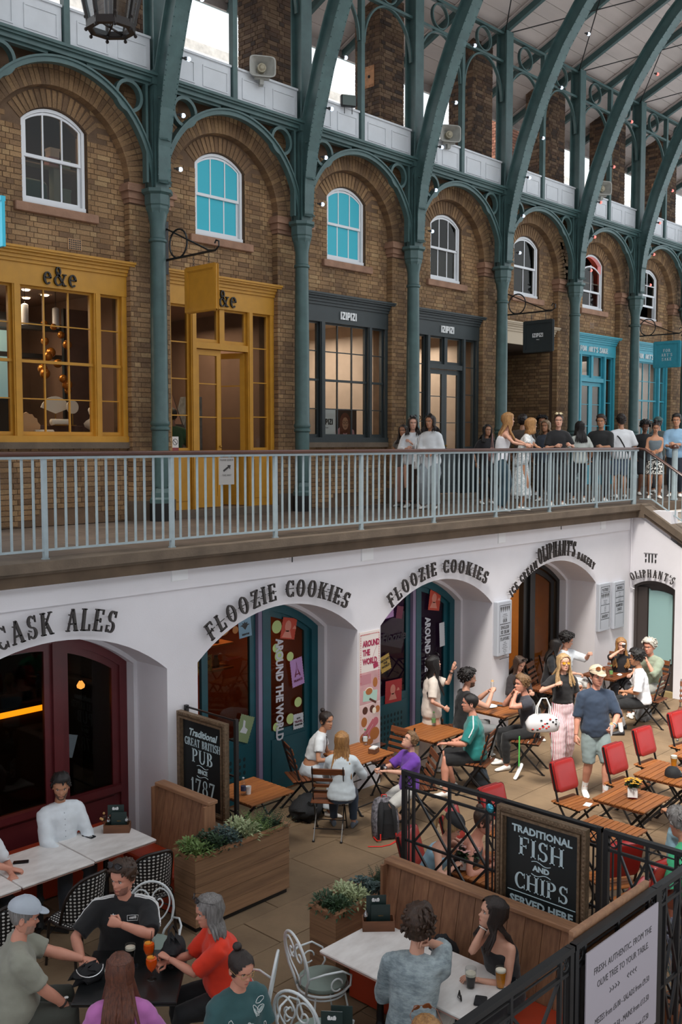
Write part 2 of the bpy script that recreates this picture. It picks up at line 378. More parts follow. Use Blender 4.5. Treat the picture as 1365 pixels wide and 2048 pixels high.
# --- brick laying: every brick is its own box proud of the mortar
BRK = []                                        # (distance, box, tone)
def brick_box(x0,x1,z0,z1,yf,d=0.02,M=None):
 BRK.append((x0,x1,yf,yf + d,z0,z1,random.random(),M))
def lay(x0,x1,z0,z1,yf,skip=None,M=None,course=0.075,j=0.01):
 n = int(round((z1 - z0) / course));
 for i in range(n):
  za = z0 + i * course; x = x0 - (0.17 if i % 2 else 0.0) ; head = (i % 2 == 0)
  while x < x1:
   w = 0.1025 if head else 0.215; a,b = max(x,x0),min(x + w,x1)
   if b - a > 0.03 and not (skip and skip((a + b) / 2,za + course / 2,(b - a) / 2)):
    brick_box(a,b,za,za + course - j,yf + random.uniform(-.003,.002),M=M)
   x += w + j; head = not head
def brick_part(owner,name,mat,nobj=300,offs=0):
 """nearest bricks as single objects sharing a few meshes, the rest as one stuff mesh"""
 global BRK
 def dist(b):
  p = Vector(((b[0] + b[1]) / 2,(b[2] + b[3]) / 2,(b[4] + b[5]) / 2)); p = (b[7] @ p) if b[7] is not None else p
  return (p - Vector((0,0,CAMH))).length / (1 if b[1] - b[0] > .12 else .8)
 BRK.sort(key=dist); near,far = BRK[:nobj],BRK[nobj:]; cache = {}
 for b in near:
  key = (round(b[1] - b[0],2),round(b[5] - b[4],3),round(b[3] - b[2],3))
  if key not in cache:
   m = MB(); w,h,d = key; e = .004
   m.add([(-w/2,d/2,-h/2),(w/2,d/2,-h/2),(w/2,d/2,h/2),(-w/2,d/2,h/2),
                   (-w/2,-d/2+e,-h/2),(w/2,-d/2+e,-h/2),(w/2,-d/2+e,h/2),(-w/2,-d/2+e,h/2),
                   (-w/2+e,-d/2,-h/2+e),(w/2-e,-d/2,-h/2+e),(w/2-e,-d/2,h/2-e),(-w/2+e,-d/2,h/2-e)],
                  [(0,1,2,3),(0,4,5,1),(1,5,6,2),(2,6,7,3),(3,7,4,0),(4,8,9,5),(5,9,10,6),(6,10,11,7),(7,11,8,4),(8,11,10,9)])
   cache[key] = m.mesh('brick',mat)
  o = link('brick',cache[key],owner)
  P = Vector(((b[0] + b[1]) / 2,(b[2] + b[3]) / 2,(b[4] + b[5]) / 2))
  if b[7] is not None: o.matrix_local = b[7] @ Matrix.Translation(P)
  else: o.location = P
 if far:
  vs = []; fs = []; tn = []
  for x0,x1,y0,y1,z0,z1,t,M in far:
   o = len(vs); q = [(x0,y0,z0),(x1,y0,z0),(x1,y0,z1),(x0,y0,z1),(x0,y1,z0),(x1,y1,z0),(x1,y1,z1),(x0,y1,z1)]
   vs += [tuple(M @ Vector(p)) for p in q] if M is not None else q
   fs += [tuple(i + o for i in f) for f in ((0,1,2,3),(0,4,5,1),(1,5,6,2),(2,6,7,3),(3,7,4,0))]; tn += [t] * 5
  me = bpy.data.meshes.new(name); me.from_pydata(vs,[],fs); me.materials.append(mat)
  at_ = me.attributes.new('tone','FLOAT','FACE'); at_.data.foreach_set('value',tn)
  stuff(link(name,me,owner))
 BRK = []
# --- upper walkway and lower court floors, with their flagstones
def mk_flag(name,cols):
 m = mk(name,cols[0],0.8,col2=cols[1],vs=1.6,bump=0.35,bs=30,rnd=0.12); return m
FLAG = mk_flag('court_flagstone',('#8a7358','#6f5b45')); FLAGU = mk_flag('walkway_flagstone',('#625448','#4c4038'))
JOINT = mk('dirty_joint','#5d4d3e',0.95,var=0.3,vs=3)
b = MB(); b.box(-2,22,-1.0,10.2,FZ - .2,FZ - .012); fl = struct(b.build('floor_court',JOINT))
rows = [10.15];
while rows[-1] > 2.9: rows.append(rows[-1] - random.choice((.55,.68,.8)))
nfl = 0
for r0,r1 in zip(rows[1:],rows[:-1]):
 x = 2.0 + random.random() * .6
 while x < 18.6:
  w = random.choice((.75,.95,1.2,1.45)); m = MB(); h = random.uniform(-.002,.002)
  m.bbox(x + .004,x + w - .004,r0 + .004,r1 - .004,FZ - .02,FZ + h - .001,.006,n=1)
  m.build('flagstone',FLAG,fl); x += w
b = MB(); b.box(-2,34,YR - .10,17.5,-.25,-.012); fu = struct(b.build('floor_walkway',JOINT))
y = 9.32
while y < 12.7:
 d = random.choice((.6,.72)); y1 = min(y + d,12.75); x = 3 + random.random()
 while x < 28:
  w = random.choice((.8,1.0,1.3)); m = MB(); m.bbox(x + .005,x + w - .005,y + .005,y1 - .005,-.02,random.uniform(-.002,.001),.006,n=1)
  m.build('flagstone',FLAGU,fu); x += w
 y = y1
# stone nosing along the edge of the walkway
b = MB(); b.box(-2,17.95,YR - .17,YR + .16,-.10,0.0); b.box(-2,17.95,YR - .13,YR + .16,-.13,-.10)
x = 0.0
nos = struct(b.build('trim_1',DSTONE))
# --- lower white wall with its four arched openings
YL = 9.2; YD = 9.95; WX1 = 17.87
AR = [(3.98,6.81),(7.25,10.03),(10.51,13.24),(13.73,16.54)]; ZS,ZK = -1.39,-.87
def seg(x0,x1,zs=ZS,zk=ZK,n=20,off=0):
 w,h = (x1 - x0) / 2,zk - zs; r = (w * w + h * h) / (2 * h); a = math.degrees(math.asin(min(1,w / r))); c = (x0 + x1) / 2
 return arc(c,zk - r,r + off,90 + a,90 - a,n),r,c
b = MB(); ZT = -.13
def wallstrip(m,x0,x1,z0,z1,y): m.add([(x0,y,z0),(x1,y,z0),(x1,y,z1),(x0,y,z1)],[(0,1,2,3)])
edges = [0.5] + [v for a in AR for v in a] + [WX1]
for i in range(0,len(edges),2): wallstrip(b,edges[i],edges[i + 1],FZ,ZT,YL)
for x0,x1 in AR:
 p,r,c = seg(x0,x1)
 for q in range(len(p) - 1): b.add([(p[q][0],YL,p[q][1]),(p[q + 1][0],YL,p[q + 1][1]),(p[q + 1][0],YL,ZT),(p[q][0],YL,ZT)],[(0,1,2,3)])
 p2,_,_ = seg(x0 + .05,x1 - .05,ZS - .02,ZK - .05)
 prof = [(x0,FZ)] + p + [(x1,FZ)]; prof2 = [(x0 + .05,FZ)] + p2 + [(x1 - .05,FZ)]
 for A,Bq,ya,yb in ((prof,prof,YL,YD - .16),(prof,prof2,YD - .16,YD - .16),(prof2,prof2,YD - .16,YD)):
  for q in range(len(A) - 1):
   b.add([(A[q][0],ya,A[q][1]),(A[q + 1][0],ya,A[q + 1][1]),(Bq[q + 1][0],yb,Bq[q + 1][1]),(Bq[q][0],yb,Bq[q][1])],[(0,1,2,3)])
b.box(.5,WX1 - .01,YL - .03,YL,-.49,ZT)
b.box(.5,WX1 - .01,YL - .045,YL,-.165,ZT)
# back of the wall thickness behind the piers
for i in range(0,len(edges),2): b.box(edges[i],edges[i + 1],YD - .02,YD + .1,FZ,ZT)
for x0,x1 in AR: b.box(x0,x1,YD + .02,YD + .1,-.85,ZT)
wl = struct(b.build('wall_north',WHITEP))
# --- stair side wall with its arched door
SL = .63; YE = 3.55
def ztop(y): return ZT - .02 - SL * (YL - .03 - y)
b = MB(); D0,D1 = 8.28,9.14; XS = WX1
p,r,c = seg(D0,D1,-1.58,-1.45,12)
poly = [(YE,ztop(YE)),(YE,FZ),(D0,FZ)] + p + [(D1,FZ),(YL,FZ),(YL,ztop(YL))]
ys = [YE,5,6.5,D0] + [u for u,v in p] + [D1,YL]
lower = dict()
def strip(y0,y1,za,zb): b.add([(XS,y0,za),(XS,y1,zb),(XS,y1,ztop(y1)),(XS,y0,ztop(y0))],[(0,1,2,3)])
strip(YE,D0,FZ,FZ); strip(D1,YL + .02,FZ,FZ)
for q in range(len(p) - 1): strip(p[q][0],p[q + 1][0],p[q][1],p[q + 1][1])
pr = [(D0,FZ)] + p + [(D1,FZ)]
for q in range(len(pr) - 1): b.add([(XS,pr[q][0],pr[q][1]),(XS,pr[q + 1][0],pr[q + 1][1]),(XS + .14,pr[q + 1][0],pr[q + 1][1]),(XS + .14,pr[q][0],pr[q][1])],[(0,1,2,3)])
b.box(XS + .02,XS + .3,8.4,9.4,-.9,-.11); struct(b.build('wall_east',WHITEP))
# stair stringer (dark stone kerb) and the flight beyond it
b = MB(); ang = (0,-1,-SL)
def sl(y,dz): return ZT + .03 - SL * (YR - .17 - y) + dz
for y0,y1,o,t0,t1 in ((YE,YR - .17,-.07,-.02,.12),(YE,YR - .17,-.04,-.09,-.02)):
 b.add([(XS + o,y0,sl(y0,t0)),(XS + .3,y0,sl(y0,t0)),(XS + .3,y0,sl(y0,t1)),(XS + o,y0,sl(y0,t1)),
           (XS + o,y1,sl(y1,t0)),(XS + .3,y1,sl(y1,t0)),(XS + .3,y1,sl(y1,t1)),(XS + o,y1,sl(y1,t1))],
          [(0,3,2,1),(4,5,6,7),(0,1,5,4),(1,2,6,5),(2,3,7,6),(3,0,4,7)])
b.box(17.8,18.25,8.9,9.35,-.25,-.005); struct(b.build('trim_2',DSTONE))
st = MB(); st.box(18.15,22.2,3.3,YR - .1,FZ - .1,FZ - .02); stair = struct(st.build('staircase',DSTONE))
STEPM = mk('step_stone','#a89c90',0.8,var=.15,vs=3,bump=.2); NOSE = mk('white_step_nosing','#dcdad6',0.7)
for k in range(20):
 y1 = YR - .1 - k * .28; z = -.17 * (k + 1) - .01
 if z < FZ: break
 m = MB(); m.box(18.17,22.2,y1 - .28,y1,max(FZ - .1,z - .6),z); m.build('step',STEPM,stair)
 m = MB(); m.box(18.17,22.2,y1 - .29,y1 - .22,z - .01,z + .008); m.build('step_nosing',NOSE,stair)
# far end of the court behind the stair and the camera-side walkway
b = MB(); b.box(21.9,22.1,-1,YR - .1,FZ,-.1); struct(b.build('wall_end',WHITEP))
# --- facade wall: mortar bed with openings
def win_arc(c,w=.52,zs=5.62,zk=5.86,n=14,off=0):
 r = (w * w + (zk - zs) ** 2) / (2 * (zk - zs)); a = math.degrees(math.asin(w / r))
 return arc(c,zk - r,r + off,90 + a,90 - a,n)
BAYS = []                                       # (pier right edge, next pier left edge, window centre)
for k in range(8): BAYS.append((PXC[k] + .36,PXC[k + 1] - .36,PXC[k] + 1.5))
b = MB(); ZTOP = 7.05; d = .008
for k,(x0,x1,c) in enumerate(BAYS):
 yw = YW + d; sh0,sh1 = (x0 + .01,x1 - .01)
 riser = 1.15 if k in (0,2,6,7) else 0.0
 if riser: wallstrip(b,x0,x1,0,riser,yw)
 wallstrip(b,x0,x1,3.80,4.5,yw)
 wallstrip(b,x0,c - .52,4.5,ZTOP,yw); wallstrip(b,c + .52,x1,4.5,ZTOP,yw)
 p = win_arc(c)
 for q in range(len(p) - 1): b.add([(p[q][0],yw,p[q][1]),(p[q + 1][0],yw,p[q + 1][1]),(p[q + 1][0],yw,ZTOP),(p[q][0],yw,ZTOP)],[(0,1,2,3)])
 # reveals
 pr = [(c - .52,4.5)] + p + [(c + .52,4.5),(c - .52,4.5)]
 for q in range(len(pr) - 1): b.add([(pr[q][0],yw,pr[q][1]),(pr[q + 1][0],yw,pr[q + 1][1]),(pr[q + 1][0],yw + .3,pr[q + 1][1]),(pr[q][0],yw + .3,pr[q][1])],[(0,1,2,3)])
 for xx in (x0,x1): b.add([(xx,yw,0),(xx,yw + .35,0),(xx,yw + .35,3.8),(xx,yw,3.8)],[(0,1,2,3)])
 b.add([(x0,yw,3.8),(x1,yw,3.8),(x1,yw + .35,3.8),(x0,yw + .35,3.8)],[(0,1,2,3)])
for k,px in enumerate(PXC):
 b.box(px - .36,px + .36,YP + d,YW + .35,0,ZTOP)
# spandrel wall above the outer arch ring (pier plane)
for k,(x0,x1,c) in enumerate(BAYS):
 p = arc(c,4.98,1.15,0,180,24); yp = YP + d
 p = [(c + 1.15,4.98)] + p + [(c - 1.15,4.98)]
 for q in range(1,len(p) - 2): b.add([(p[q][0],yp,p[q][1]),(p[q + 1][0],yp,p[q + 1][1]),(p[q + 1][0],yp,ZTOP),(p[q][0],yp,ZTOP)],[(0,1,2,3)]); b.add([(p[q][0],yp,p[q][1]),(p[q + 1][0],yp,p[q + 1][1]),(p[q + 1][0],YW + .02,p[q + 1][1]),(p[q][0],YW + .02,p[q][1])],[(0,1,2,3)])
 for s in (-1,1): wallstrip(b,min(c + s * 1.16,c + s * 1.5),max(c + s * 1.16,c + s * 1.5),4.98,ZTOP,yp)
b.box(3,31,YW + .36,YW + .5,3.9,ZTOP - .02) if False else None
b.box(3,31,YP + .02,YW + .4,ZTOP - .02,ZTOP + .06)
wf = struct(b.build('wall_facade',MORTAR))
R90 = Matrix.Rotation(PI / 2,4,'Z')
for k,(x0,x1,c) in enumerate(BAYS):
 pw = win_arc(c)
 def skip(x,z,h,c=c,k=k):
  dx = abs(x - c)
  r = math.hypot(x - c,z - 4.98)
  if z > 5.5 and dx < .76 and z > 5.55 + .0 :
   rr = math.hypot(x - c,z - (5.86 - .683));
   if rr < .96: return True
  return z > 4.98 and r > 1.15
 lay(x0,x1,3.88,4.48,YW); lay(x0,c - .52,4.48,6.28,YW,skip); lay(c + .52,x1,4.48,6.28,YW,skip)
 if k in (0,2,6,7): lay(x0,x1,0.02,1.12,YW,(lambda x,z,h,c=c: math.hypot((x - c - .1) / .75,(z + .05) / .33) < 1))
 # ring 1 voussoirs (pier plane) and ring 2 over the window
 n = 52
 for i in range(n):
  a = 180 * (i + .5) / n
  for rr,wd in ((1.145,.215),):
   ra = math.radians(a); M = Matrix.Translation((c + math.cos(ra) * (rr + wd / 2),0,4.98 + math.sin(ra) * (rr + wd / 2))) @ Matrix.Rotation(-ra,4,'Y')
   BRK.append((-wd / 2,wd / 2,YP + random.uniform(-.003,.002),YP + .16,-.0335,.0335,random.random() * .5 + .35,M))
  if (c + math.cos(math.radians(a)) * 1.4 > 0):
   ra = math.radians(a); M = Matrix.Translation((c + math.cos(ra) * 1.42,0,4.98 + math.sin(ra) * 1.42)) @ Matrix.Rotation(-ra,4,'Y')
   BRK.append((-.05,.05,YP,YP + .02,-.034,.034,random.random(),M))
 r = .683; n = 17
 for i in range(n):
  a = math.radians(90 - 51 + 102 * (i + .5) / n); M = Matrix.Translation((c + math.cos(a) * (r + .125),0,5.86 - r + math.sin(a) * (r + .125))) @ Matrix.Rotation(-a,4,'Y')
  BRK.append((-.12,.12,YW - .004,YW + .10,-.031,.031,random.random() * .5 + .35,M))
 # reveals of the window (side facing -X), courses
 for i in range(15):
  z = 4.52 + i * .075
  brick_box(0,.1 if i % 2 else .08,z,z + .065,0,.012,M=Matrix.Translation((c + .532,YW + .004,0)) @ R90)
for k,px in enumerate(PXC):
 lay(px - .36,px + .36,.0,4.74,YP)
 z = 0.0; i = 0
 while z < 4.72:      # left return of the pier
  brick_box(0,.125,z,z + .065,0,.012,M=Matrix.Translation((px - .36 - .010,YP + .130,0)) @ Matrix.Rotation(-PI / 2,4,'Z')); z += .075
 def sk(x,z,h):
  return any(math.hypot(x - c,z - 4.98) < 1.50 for _,_,c in BAYS)
 lay(px - .55,px + .55,5.06,6.95,YP,sk)
brick_part(wf,'brick_courses',BRICK,300)
# stone imposts on the piers, sills under the upper windows, stone base course
for px in PXC[:9]:
 m = MB()
 for z0,z1,o in ((4.74,4.80,.02),(4.80,4.90,.05),(4.90,4.975,.09),(4.975,5.02,.06)): m.box(px - .36 - o,px + .36 + o,YP - o,YW + .01,z0,z1)
 m.build('impost',STONE,wf)
 m = MB(); m.box(px - .40,px + .40,YP - .04,YW + .02,0,.3); m.build('pier_base',DSTONE,wf)
for k,(x0,x1,c) in enumerate(BAYS):
 m = MB(); m.bbox(c - .66,c + .66,YW - .07,YW + .09,4.36,4.485,.012,n=1); m.build('window_sill',STONE,wf)
 if k in (0,2,6,7): m = MB(); m.box(x0,x1,YW - .06,YW + .1,1.1,1.19); m.build('shop_sill',DSTONE,wf)
 else: m = MB(); m.box(x0,x1,YW - .22,YW + .3,0,.11); m.build('door_step',DSTONE,wf)
VENT = mk('terracotta_vent','#b08a66',0.8)
for vx,vz in ((7.95,4.02),(22.6,4.1)):
 m = MB(); m.box(vx - .11,vx + .11,YW - .012,YW + .01,vz - .08,vz + .08)
 for i in range(6):
  for j in range(5): m.box(vx - .095 + i * .034,vx - .075 + i * .034,YW - .016,YW - .011,vz - .07 + j * .03,vz - .052 + j * .03,1)
 m.build('air_brick',[VENT,BLACKP],wf)
# --- brick chimney piers rising behind the clerestory to the roof
PYF = 12.60
pier_m = MB()
for k,px in enumerate(CX[1:],1):
 w = .36; x0,x1 = px - w + .0,px + w; y0,y1 = 12.98,13.62
 m = MB(); m.box(x0 + .01,x1 - .01,y0 + .01,y1,ZTOP,10.3); pr_ = struct(m.build('brick_pier',MORTAR))
 lay(x0,x1,ZTOP + .02,10.0,y0)
 n = len(BRK)
 lay(0,y1 - y0,ZTOP + .02,10.0,0,M=Matrix.Translation((x0,y1,0)) @ Matrix.Rotation(-PI / 2,4,'Z'))
 brick_part(pr_,'brick_courses',DBRICK,60 if k < 5 else 20)
RUST = mk('rusty_plate','#b5825c',0.8,var=.3,vs=12)
for k in (3,7):
 px = CX[k]; m = MB(); m.box(px - .372,px - .36,13.12,13.36,8.02,8.42)
 m.box(px - .378,px - .37,13.12,13.36,8.06,8.10); m.box(px - .378,px - .37,13.12,13.36,8.34,8.38)
 for yy in (13.15,13.24,13.33):
  for zz in (8.04,8.4): m.ell((px - .378,yy,zz),.012,6,4)
 m.ell((px - .376,13.24,8.22),.03,8,4,1)
 tag(m.build('tie_plate',[RUST,BLACKP]),'rusty orange iron tie plate bolted to the %s brick chimney pier' % ('nearer' if k == 3 else 'far right'),'plate')
# --- main roof: sloping boards on green rafters
SR = .443
def zr(y): return 9.98 - SR * (y - YC)
ROOFY0,ROOFY1 = 14.35,6.6
m = MB(); m.add([(2,ROOFY0,zr(ROOFY0) + .06),(34,ROOFY0,zr(ROOFY0) + .06),(34,ROOFY1,zr(ROOFY1) + .06),(2,ROOFY1,zr(ROOFY1) + .06),
                 (2,ROOFY0,zr(ROOFY0) + .12),(34,ROOFY0,zr(ROOFY0) + .12),(34,ROOFY1,zr(ROOFY1) + .12),(2,ROOFY1,zr(ROOFY1) + .12)],
    [(0,3,2,1),(4,5,6,7),(0,1,5,4),(1,2,6,5),(2,3,7,6),(3,0,4,7)])
roof = struct(m.build('ceiling_roof',SLATE))
y = ROOFY0
while y > ROOFY1 + .1:
 yn = y - .30
 for xa in range(2,34,8):
  m = MB(); xb = xa + 7.99
  z0,z1 = zr(y),zr(yn)
  m.add([(xa,y,z0),(xb,y,z0),(xb,yn + .014,z1),(xa,yn + .014,z1),(xa,y,z0 + .05),(xb,y,z0 + .05),(xb,yn + .014,z1 + .05),(xa,yn + .014,z1 + .05)],
              [(0,3,2,1),(4,5,6,7),(0,1,5,4),(1,2,6,5),(2,3,7,6),(3,0,4,7)])
  m.build('roof_board',BOARD,roof)
 y = yn
FASC = mk('eave_board','#a9a09c',0.7,var=.2,vs=5)
m = MB(); m.box(2,34,ROOFY0 - .02,ROOFY0 + .03,zr(ROOFY0) - .16,zr(ROOFY0) + .12); m.build('eave_board',FASC,roof)
GUT = mk('grey_green_gutter','#7fa3a3',0.5)
m = MB(); m.tube([(2,ROOFY0 + .1,zr(ROOFY0) - .06),(34,ROOFY0 + .1,zr(ROOFY0) - .06)],.07,10); m.build('gutter',GUT,roof)
x = CX[0] - 1.5
while x < 33:
 m = MB(); a,c_ = (ROOFY0 - .05,zr(ROOFY0)),(ROOFY1,zr(ROOFY1)); h = .2
 for w,z0,z1 in ((.09,-.20,-.17),(.035,-.17,-.02),(.09,-.02,0)):
  m.add([(x + sx * w / 2,yy,zz + dz) for yy,zz in (a,c_) for sx,dz in ((-1,z0),(1,z0),(1,z1),(-1,z1))],
              [(3,2,1,0),(4,5,6,7),(0,1,5,4),(1,2,6,5),(2,3,7,6),(3,0,4,7)])
 m.build('rafter',IRON,roof)
 m = MB(); m.add([(x + sx * .075,yy,zz + dz) for yy,zz in (a,c_) for sx,dz in ((-1,-.035),(1,-.035),(1,.005),(-1,.005))],[(3,2,1,0),(4,5,6,7),(0,1,5,4),(1,2,6,5),(2,3,7,6),(3,0,4,7)]); m.build('firring',BOARD,roof); x += 1.5
m = MB()
for k in range(1,9):
 if k + 1 < 9:
  x0,x1 = CX[k],CX[k + 1]; zt = lambda yy: zr(yy) - .22
  m.tube([(x0,YC,zt(YC)),(x1,YC - 2.6,zt(YC - 2.6))],.012,6); m.tube([(x1,YC,zt(YC)),(x0,YC - 2.6,zt(YC - 2.6))],.012,6)
m.build('tie_rods',BLACKI,roof)
# --- neighbouring slate roof and brick house seen through the clerestory
PALE = mk('pale_ridge','#d8d2ca',0.8,var=.2,vs=8); BRR = mk_brick('red_brick',[(0,'#6b4336'),(.5,'#8a5a47'),(1,'#9a6b57')])
house = thing('neighbour_roof','pale slate roof with brick ridge seen beyond the open clerestory','roof',(0,0,0))
m = MB(); m.add([(0,14.6,7.1),(40,14.6,7.1),(40,17.6,9.72),(0,17.6,9.72),(0,14.6,6.9),(40,14.6,6.9),(40,17.6,9.6),(0,17.6,9.6)],[(0,1,2,3),(4,7,6,5),(0,4,5,1),(2,6,7,3),(1,5,6,2),(3,7,4,0)])
m.build('slates',mk('pale_slates','#b4b2b4',0.7,var=.25,vs=6,stretch=(3,1,1),bump=.5,bs=20),house)
m = MB(); m.tube([(0,17.62,9.8),(40,17.62,9.8)],.1,8); m.build('ridge',PALE,house)
m = MB(); m.box(0,40,17.4,17.7,9.5,9.74); m.build('ridge_bricks',PALE,house)
m = MB(); m.tube([(0,14.45,7.15),(40,14.45,7.15)],.09,8); m.build('pipe',GUT,house)
ch = MB(); ch.box(21.6,23.1,14.9,15.9,7,10.2); che = tag(ch.build('chimney',MORTAR),'red brick chimney stack standing between two dark piers outside','chimney')
lay(21.6,23.1,7.0,10.1,14.9 - .012); lay(0,1.0,7.0,10.1,0,M=Matrix.Translation((21.6 - .012,15.9,0)) @ Matrix.Rotation(-PI / 2,4,'Z'))
brick_part(che,'brick_courses',BRR,30)
# --- back walls so that daylight does not leak under the walkway, shop party walls and ceilings
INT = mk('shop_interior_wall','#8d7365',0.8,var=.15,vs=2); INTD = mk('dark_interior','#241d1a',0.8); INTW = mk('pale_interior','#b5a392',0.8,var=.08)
SF = mk('shop_floor','#5d4a3c',0.5,var=.2,vs=3); SCE = mk('shop_ceiling','#a28473',0.8)
def room(x0,x1,y0,y1,z0,z1,wall,floor,ceil,name='shop_interior'):
 m = MB(); t = .06
 m.box(x0,x1,y1,y1 + t,z0,z1,0); m.box(x0 - t,x0,y0,y1,z0,z1,0); m.box(x1,x1 + t,y0,y1,z0,z1,0)
 m.box(x0,x1,y0,y1,z0 - t,z0,1); m.box(x0,x1,y0,y1,z1,z1 + t,2)
 return struct(m.build(name,[wall,floor,ceil]))
for k,(x0,x1,c) in enumerate(BAYS):
 wm = (INT,INT,INTW,INTW,INTD,INTW,INTW,INTW)[k]
 if k != 4: room(x0 - .3,x1 + .3,YW + .3,16.2,.02,3.55,wm,SF,(SCE,SCE,INTW,INTW,INTD,INTW,INTW,INTW)[k])
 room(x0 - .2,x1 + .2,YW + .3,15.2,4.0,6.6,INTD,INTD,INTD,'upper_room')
# passage behind the cream fascia: brick tunnel
x0,x1,c = BAYS[4]
m = MB(); m.box(x0 - .06,x0,YW,17,0,3.4); m.box(x1,x1 + .06,YW,17,0,3.4); m.box(x0,x1,YW,17,3.4,3.46); m.box(x0,x1,17,17.1,0,3.4)
ps = struct(m.build('passage_walls',mk('passage_mortar','#54402f',0.9)))
lay(0,4.1,0.02,3.3,0,M=Matrix.Translation((x1 - .012,17,0)) @ Matrix.Rotation(-PI / 2,4,'Z'))
brick_part(ps,'brick_courses',BRICK,60)
for k,(x0,x1) in enumerate(AR):
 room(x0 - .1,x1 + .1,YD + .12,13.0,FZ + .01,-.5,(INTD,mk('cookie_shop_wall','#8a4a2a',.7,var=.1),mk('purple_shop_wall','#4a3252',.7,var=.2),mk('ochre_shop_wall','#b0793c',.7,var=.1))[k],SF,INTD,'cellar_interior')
b = MB(); b.box(-2,0.5,YR,YR + .2,FZ,-.1); struct(b.build('wall_west',WHITEP))
# opposite side of the hall, behind the photographer
b = MB(); b.box(-8,40,-4.3,-4.1,0,6.5); struct(b.build('wall_south',BRICK)); b = MB(); b.box(-8,40,-4.1,-.6,-.2,0); struct(b.build('floor_south',FLAGU))
# unseen roof slabs added to darken the left court and photographer's side (the glazed middle stays open to the sky)
m = MB(); m.box(-12,2.2,-4.2,ROOFY1,zr(ROOFY1) + .1,zr(ROOFY1) + .2); m.box(2.2,40,-4.2,0.2,zr(ROOFY1) - .4,zr(ROOFY1) - .3); m.box(-12,2,ROOFY1,14,9.2,9.3); struct(m.build('ceiling_light_block',BOARD))
b = MB(); b.box(-8.2,-8,-4.2,16,-3.65,12); struct(b.build('wall_far_west',WHITEP))
# ================================================================== IRONWORK
ORD = ['leftmost','second','third','fourth','fifth','sixth','seventh','eighth','ninth','tenth']
RIB = [(12.24,5.0),(12.22,5.53),(12.14,6.06),(12.05,6.41),(11.96,6.74),(11.77,7.35),(11.5,8.02),(11.28,8.5),(10.94,9.12),(10.5,9.72),(10.02,10.28),(9.4,10.85),(8.6,11.4),(7.6,11.85),(6.4,12.15),(4.5,12.35)]
def rib_pt(t):
 i = min(int(t),len(RIB) - 2); f = t - i; a,b = RIB[i],RIB[i + 1]; return (a[0] + (b[0] - a[0]) * f,a[1] + (b[1] - a[1]) * f)
colp = None
for k,x in enumerate(CX):
 nm = ['just outside the left edge of the frame','left of the blank ochre hanging sign','between the ochre door and the dark shop window','between the two dark shopfronts','left of the dark hanging square sign','left of the turquoise door','left of the turquoise hanging sign','at the right edge','far along beyond the right edge'][k]
 lb = 'tall green cast iron column with curved roof rib, ' + nm
 if colp is None:
  colp = t = thing('iron_column',lb,'column',(x,YC,0),0,'green iron columns of the arcade')
  m = MB(); m.lathe([(.175,0),(.175,.27)],n=8,rot=PI / 8); m.build('plinth',BLACKP,t)
  m = MB(); m.lathe([(.172,.27),(.172,.33),(.15,.36),(.15,.43),(.125,.50),(.135,.52)],n=8,rot=PI / 8); m.build('base',IRON,t)
  m = MB(); m.lathe([(.125,.5),(.125,1.36),(.145,1.38),(.145,1.41),(.128,1.43),(.145,1.46),(.145,1.49),(.13,1.52),(.125,3.0),(.115,4.15),(.135,4.17),(.135,4.20),(.115,4.22),(.115,4.42),(.15,4.60)],n=20)
  m.build('shaft',IRON,t,smooth=40)
  m = MB(); m.lathe([(.14,4.56),(.175,4.64),(.175,4.68),(.19,4.70),(.19,4.84),(.235,4.87),(.235,4.92),(.18,4.93)],n=8,rot=PI / 8); m.build('capital',IRON,t)
  m = MB();
  for w,d0,d1 in ((.24,-.13,-.10),(.09,-.10,.10),(.24,.10,.13)): m.box(-w / 2,w / 2,d0,d1,4.92,zr(YC) - .2)
  m.box(-.16,.16,-.14,.14,6.4,6.6); m.build('post',IRON,t)
  m = MB(); rf,rw,rb = [],[],[]
  P = [Vector((0,y - YC,z)) for y,z in RIB]
  def band(w,o0,o1):
   rings = []
   for i,p in enumerate(P):
    dd = (P[min(i + 1,len(P) - 1)] - P[max(i - 1,0)]).normalized(); n = Vector((0,dd.z,-dd.y));
    wd = w if i > 2 else w * (.75 + .08 * i)
    rings.append([p + n * o0 + Vector((-wd / 2,0,0)),p + n * o0 + Vector((wd / 2,0,0)),p + n * o1 + Vector((wd / 2,0,0)),p + n * o1 + Vector((-wd / 2,0,0))])
   return rings
  m.loft(band(.27,0,.025)); m.loft(band(.16,.02,.25)); m.loft(band(.27,.245,.27)); m.build('rib',IRON,t)
  m = MB()
  for i in range(70):
   q = i * .2
   if q > 13: break
   y,z = rib_pt(q)
   for sx in (-.115,.115): m.ell((sx,y - YC - .004,z - .004),.009,6,4)
  stuff(m.build('rivets',IRON,t,smooth=180))
  m = MB()
  for zz in (5.02,5.62,6.2): m.tube([(-.11,-.2,zz),(.0,-.26,zz),(.11,-.2,zz)],.014,6)
  m.build('clips',IRON,t)
 else:
  t = dup(colp,(x,YC,0),None,lb)
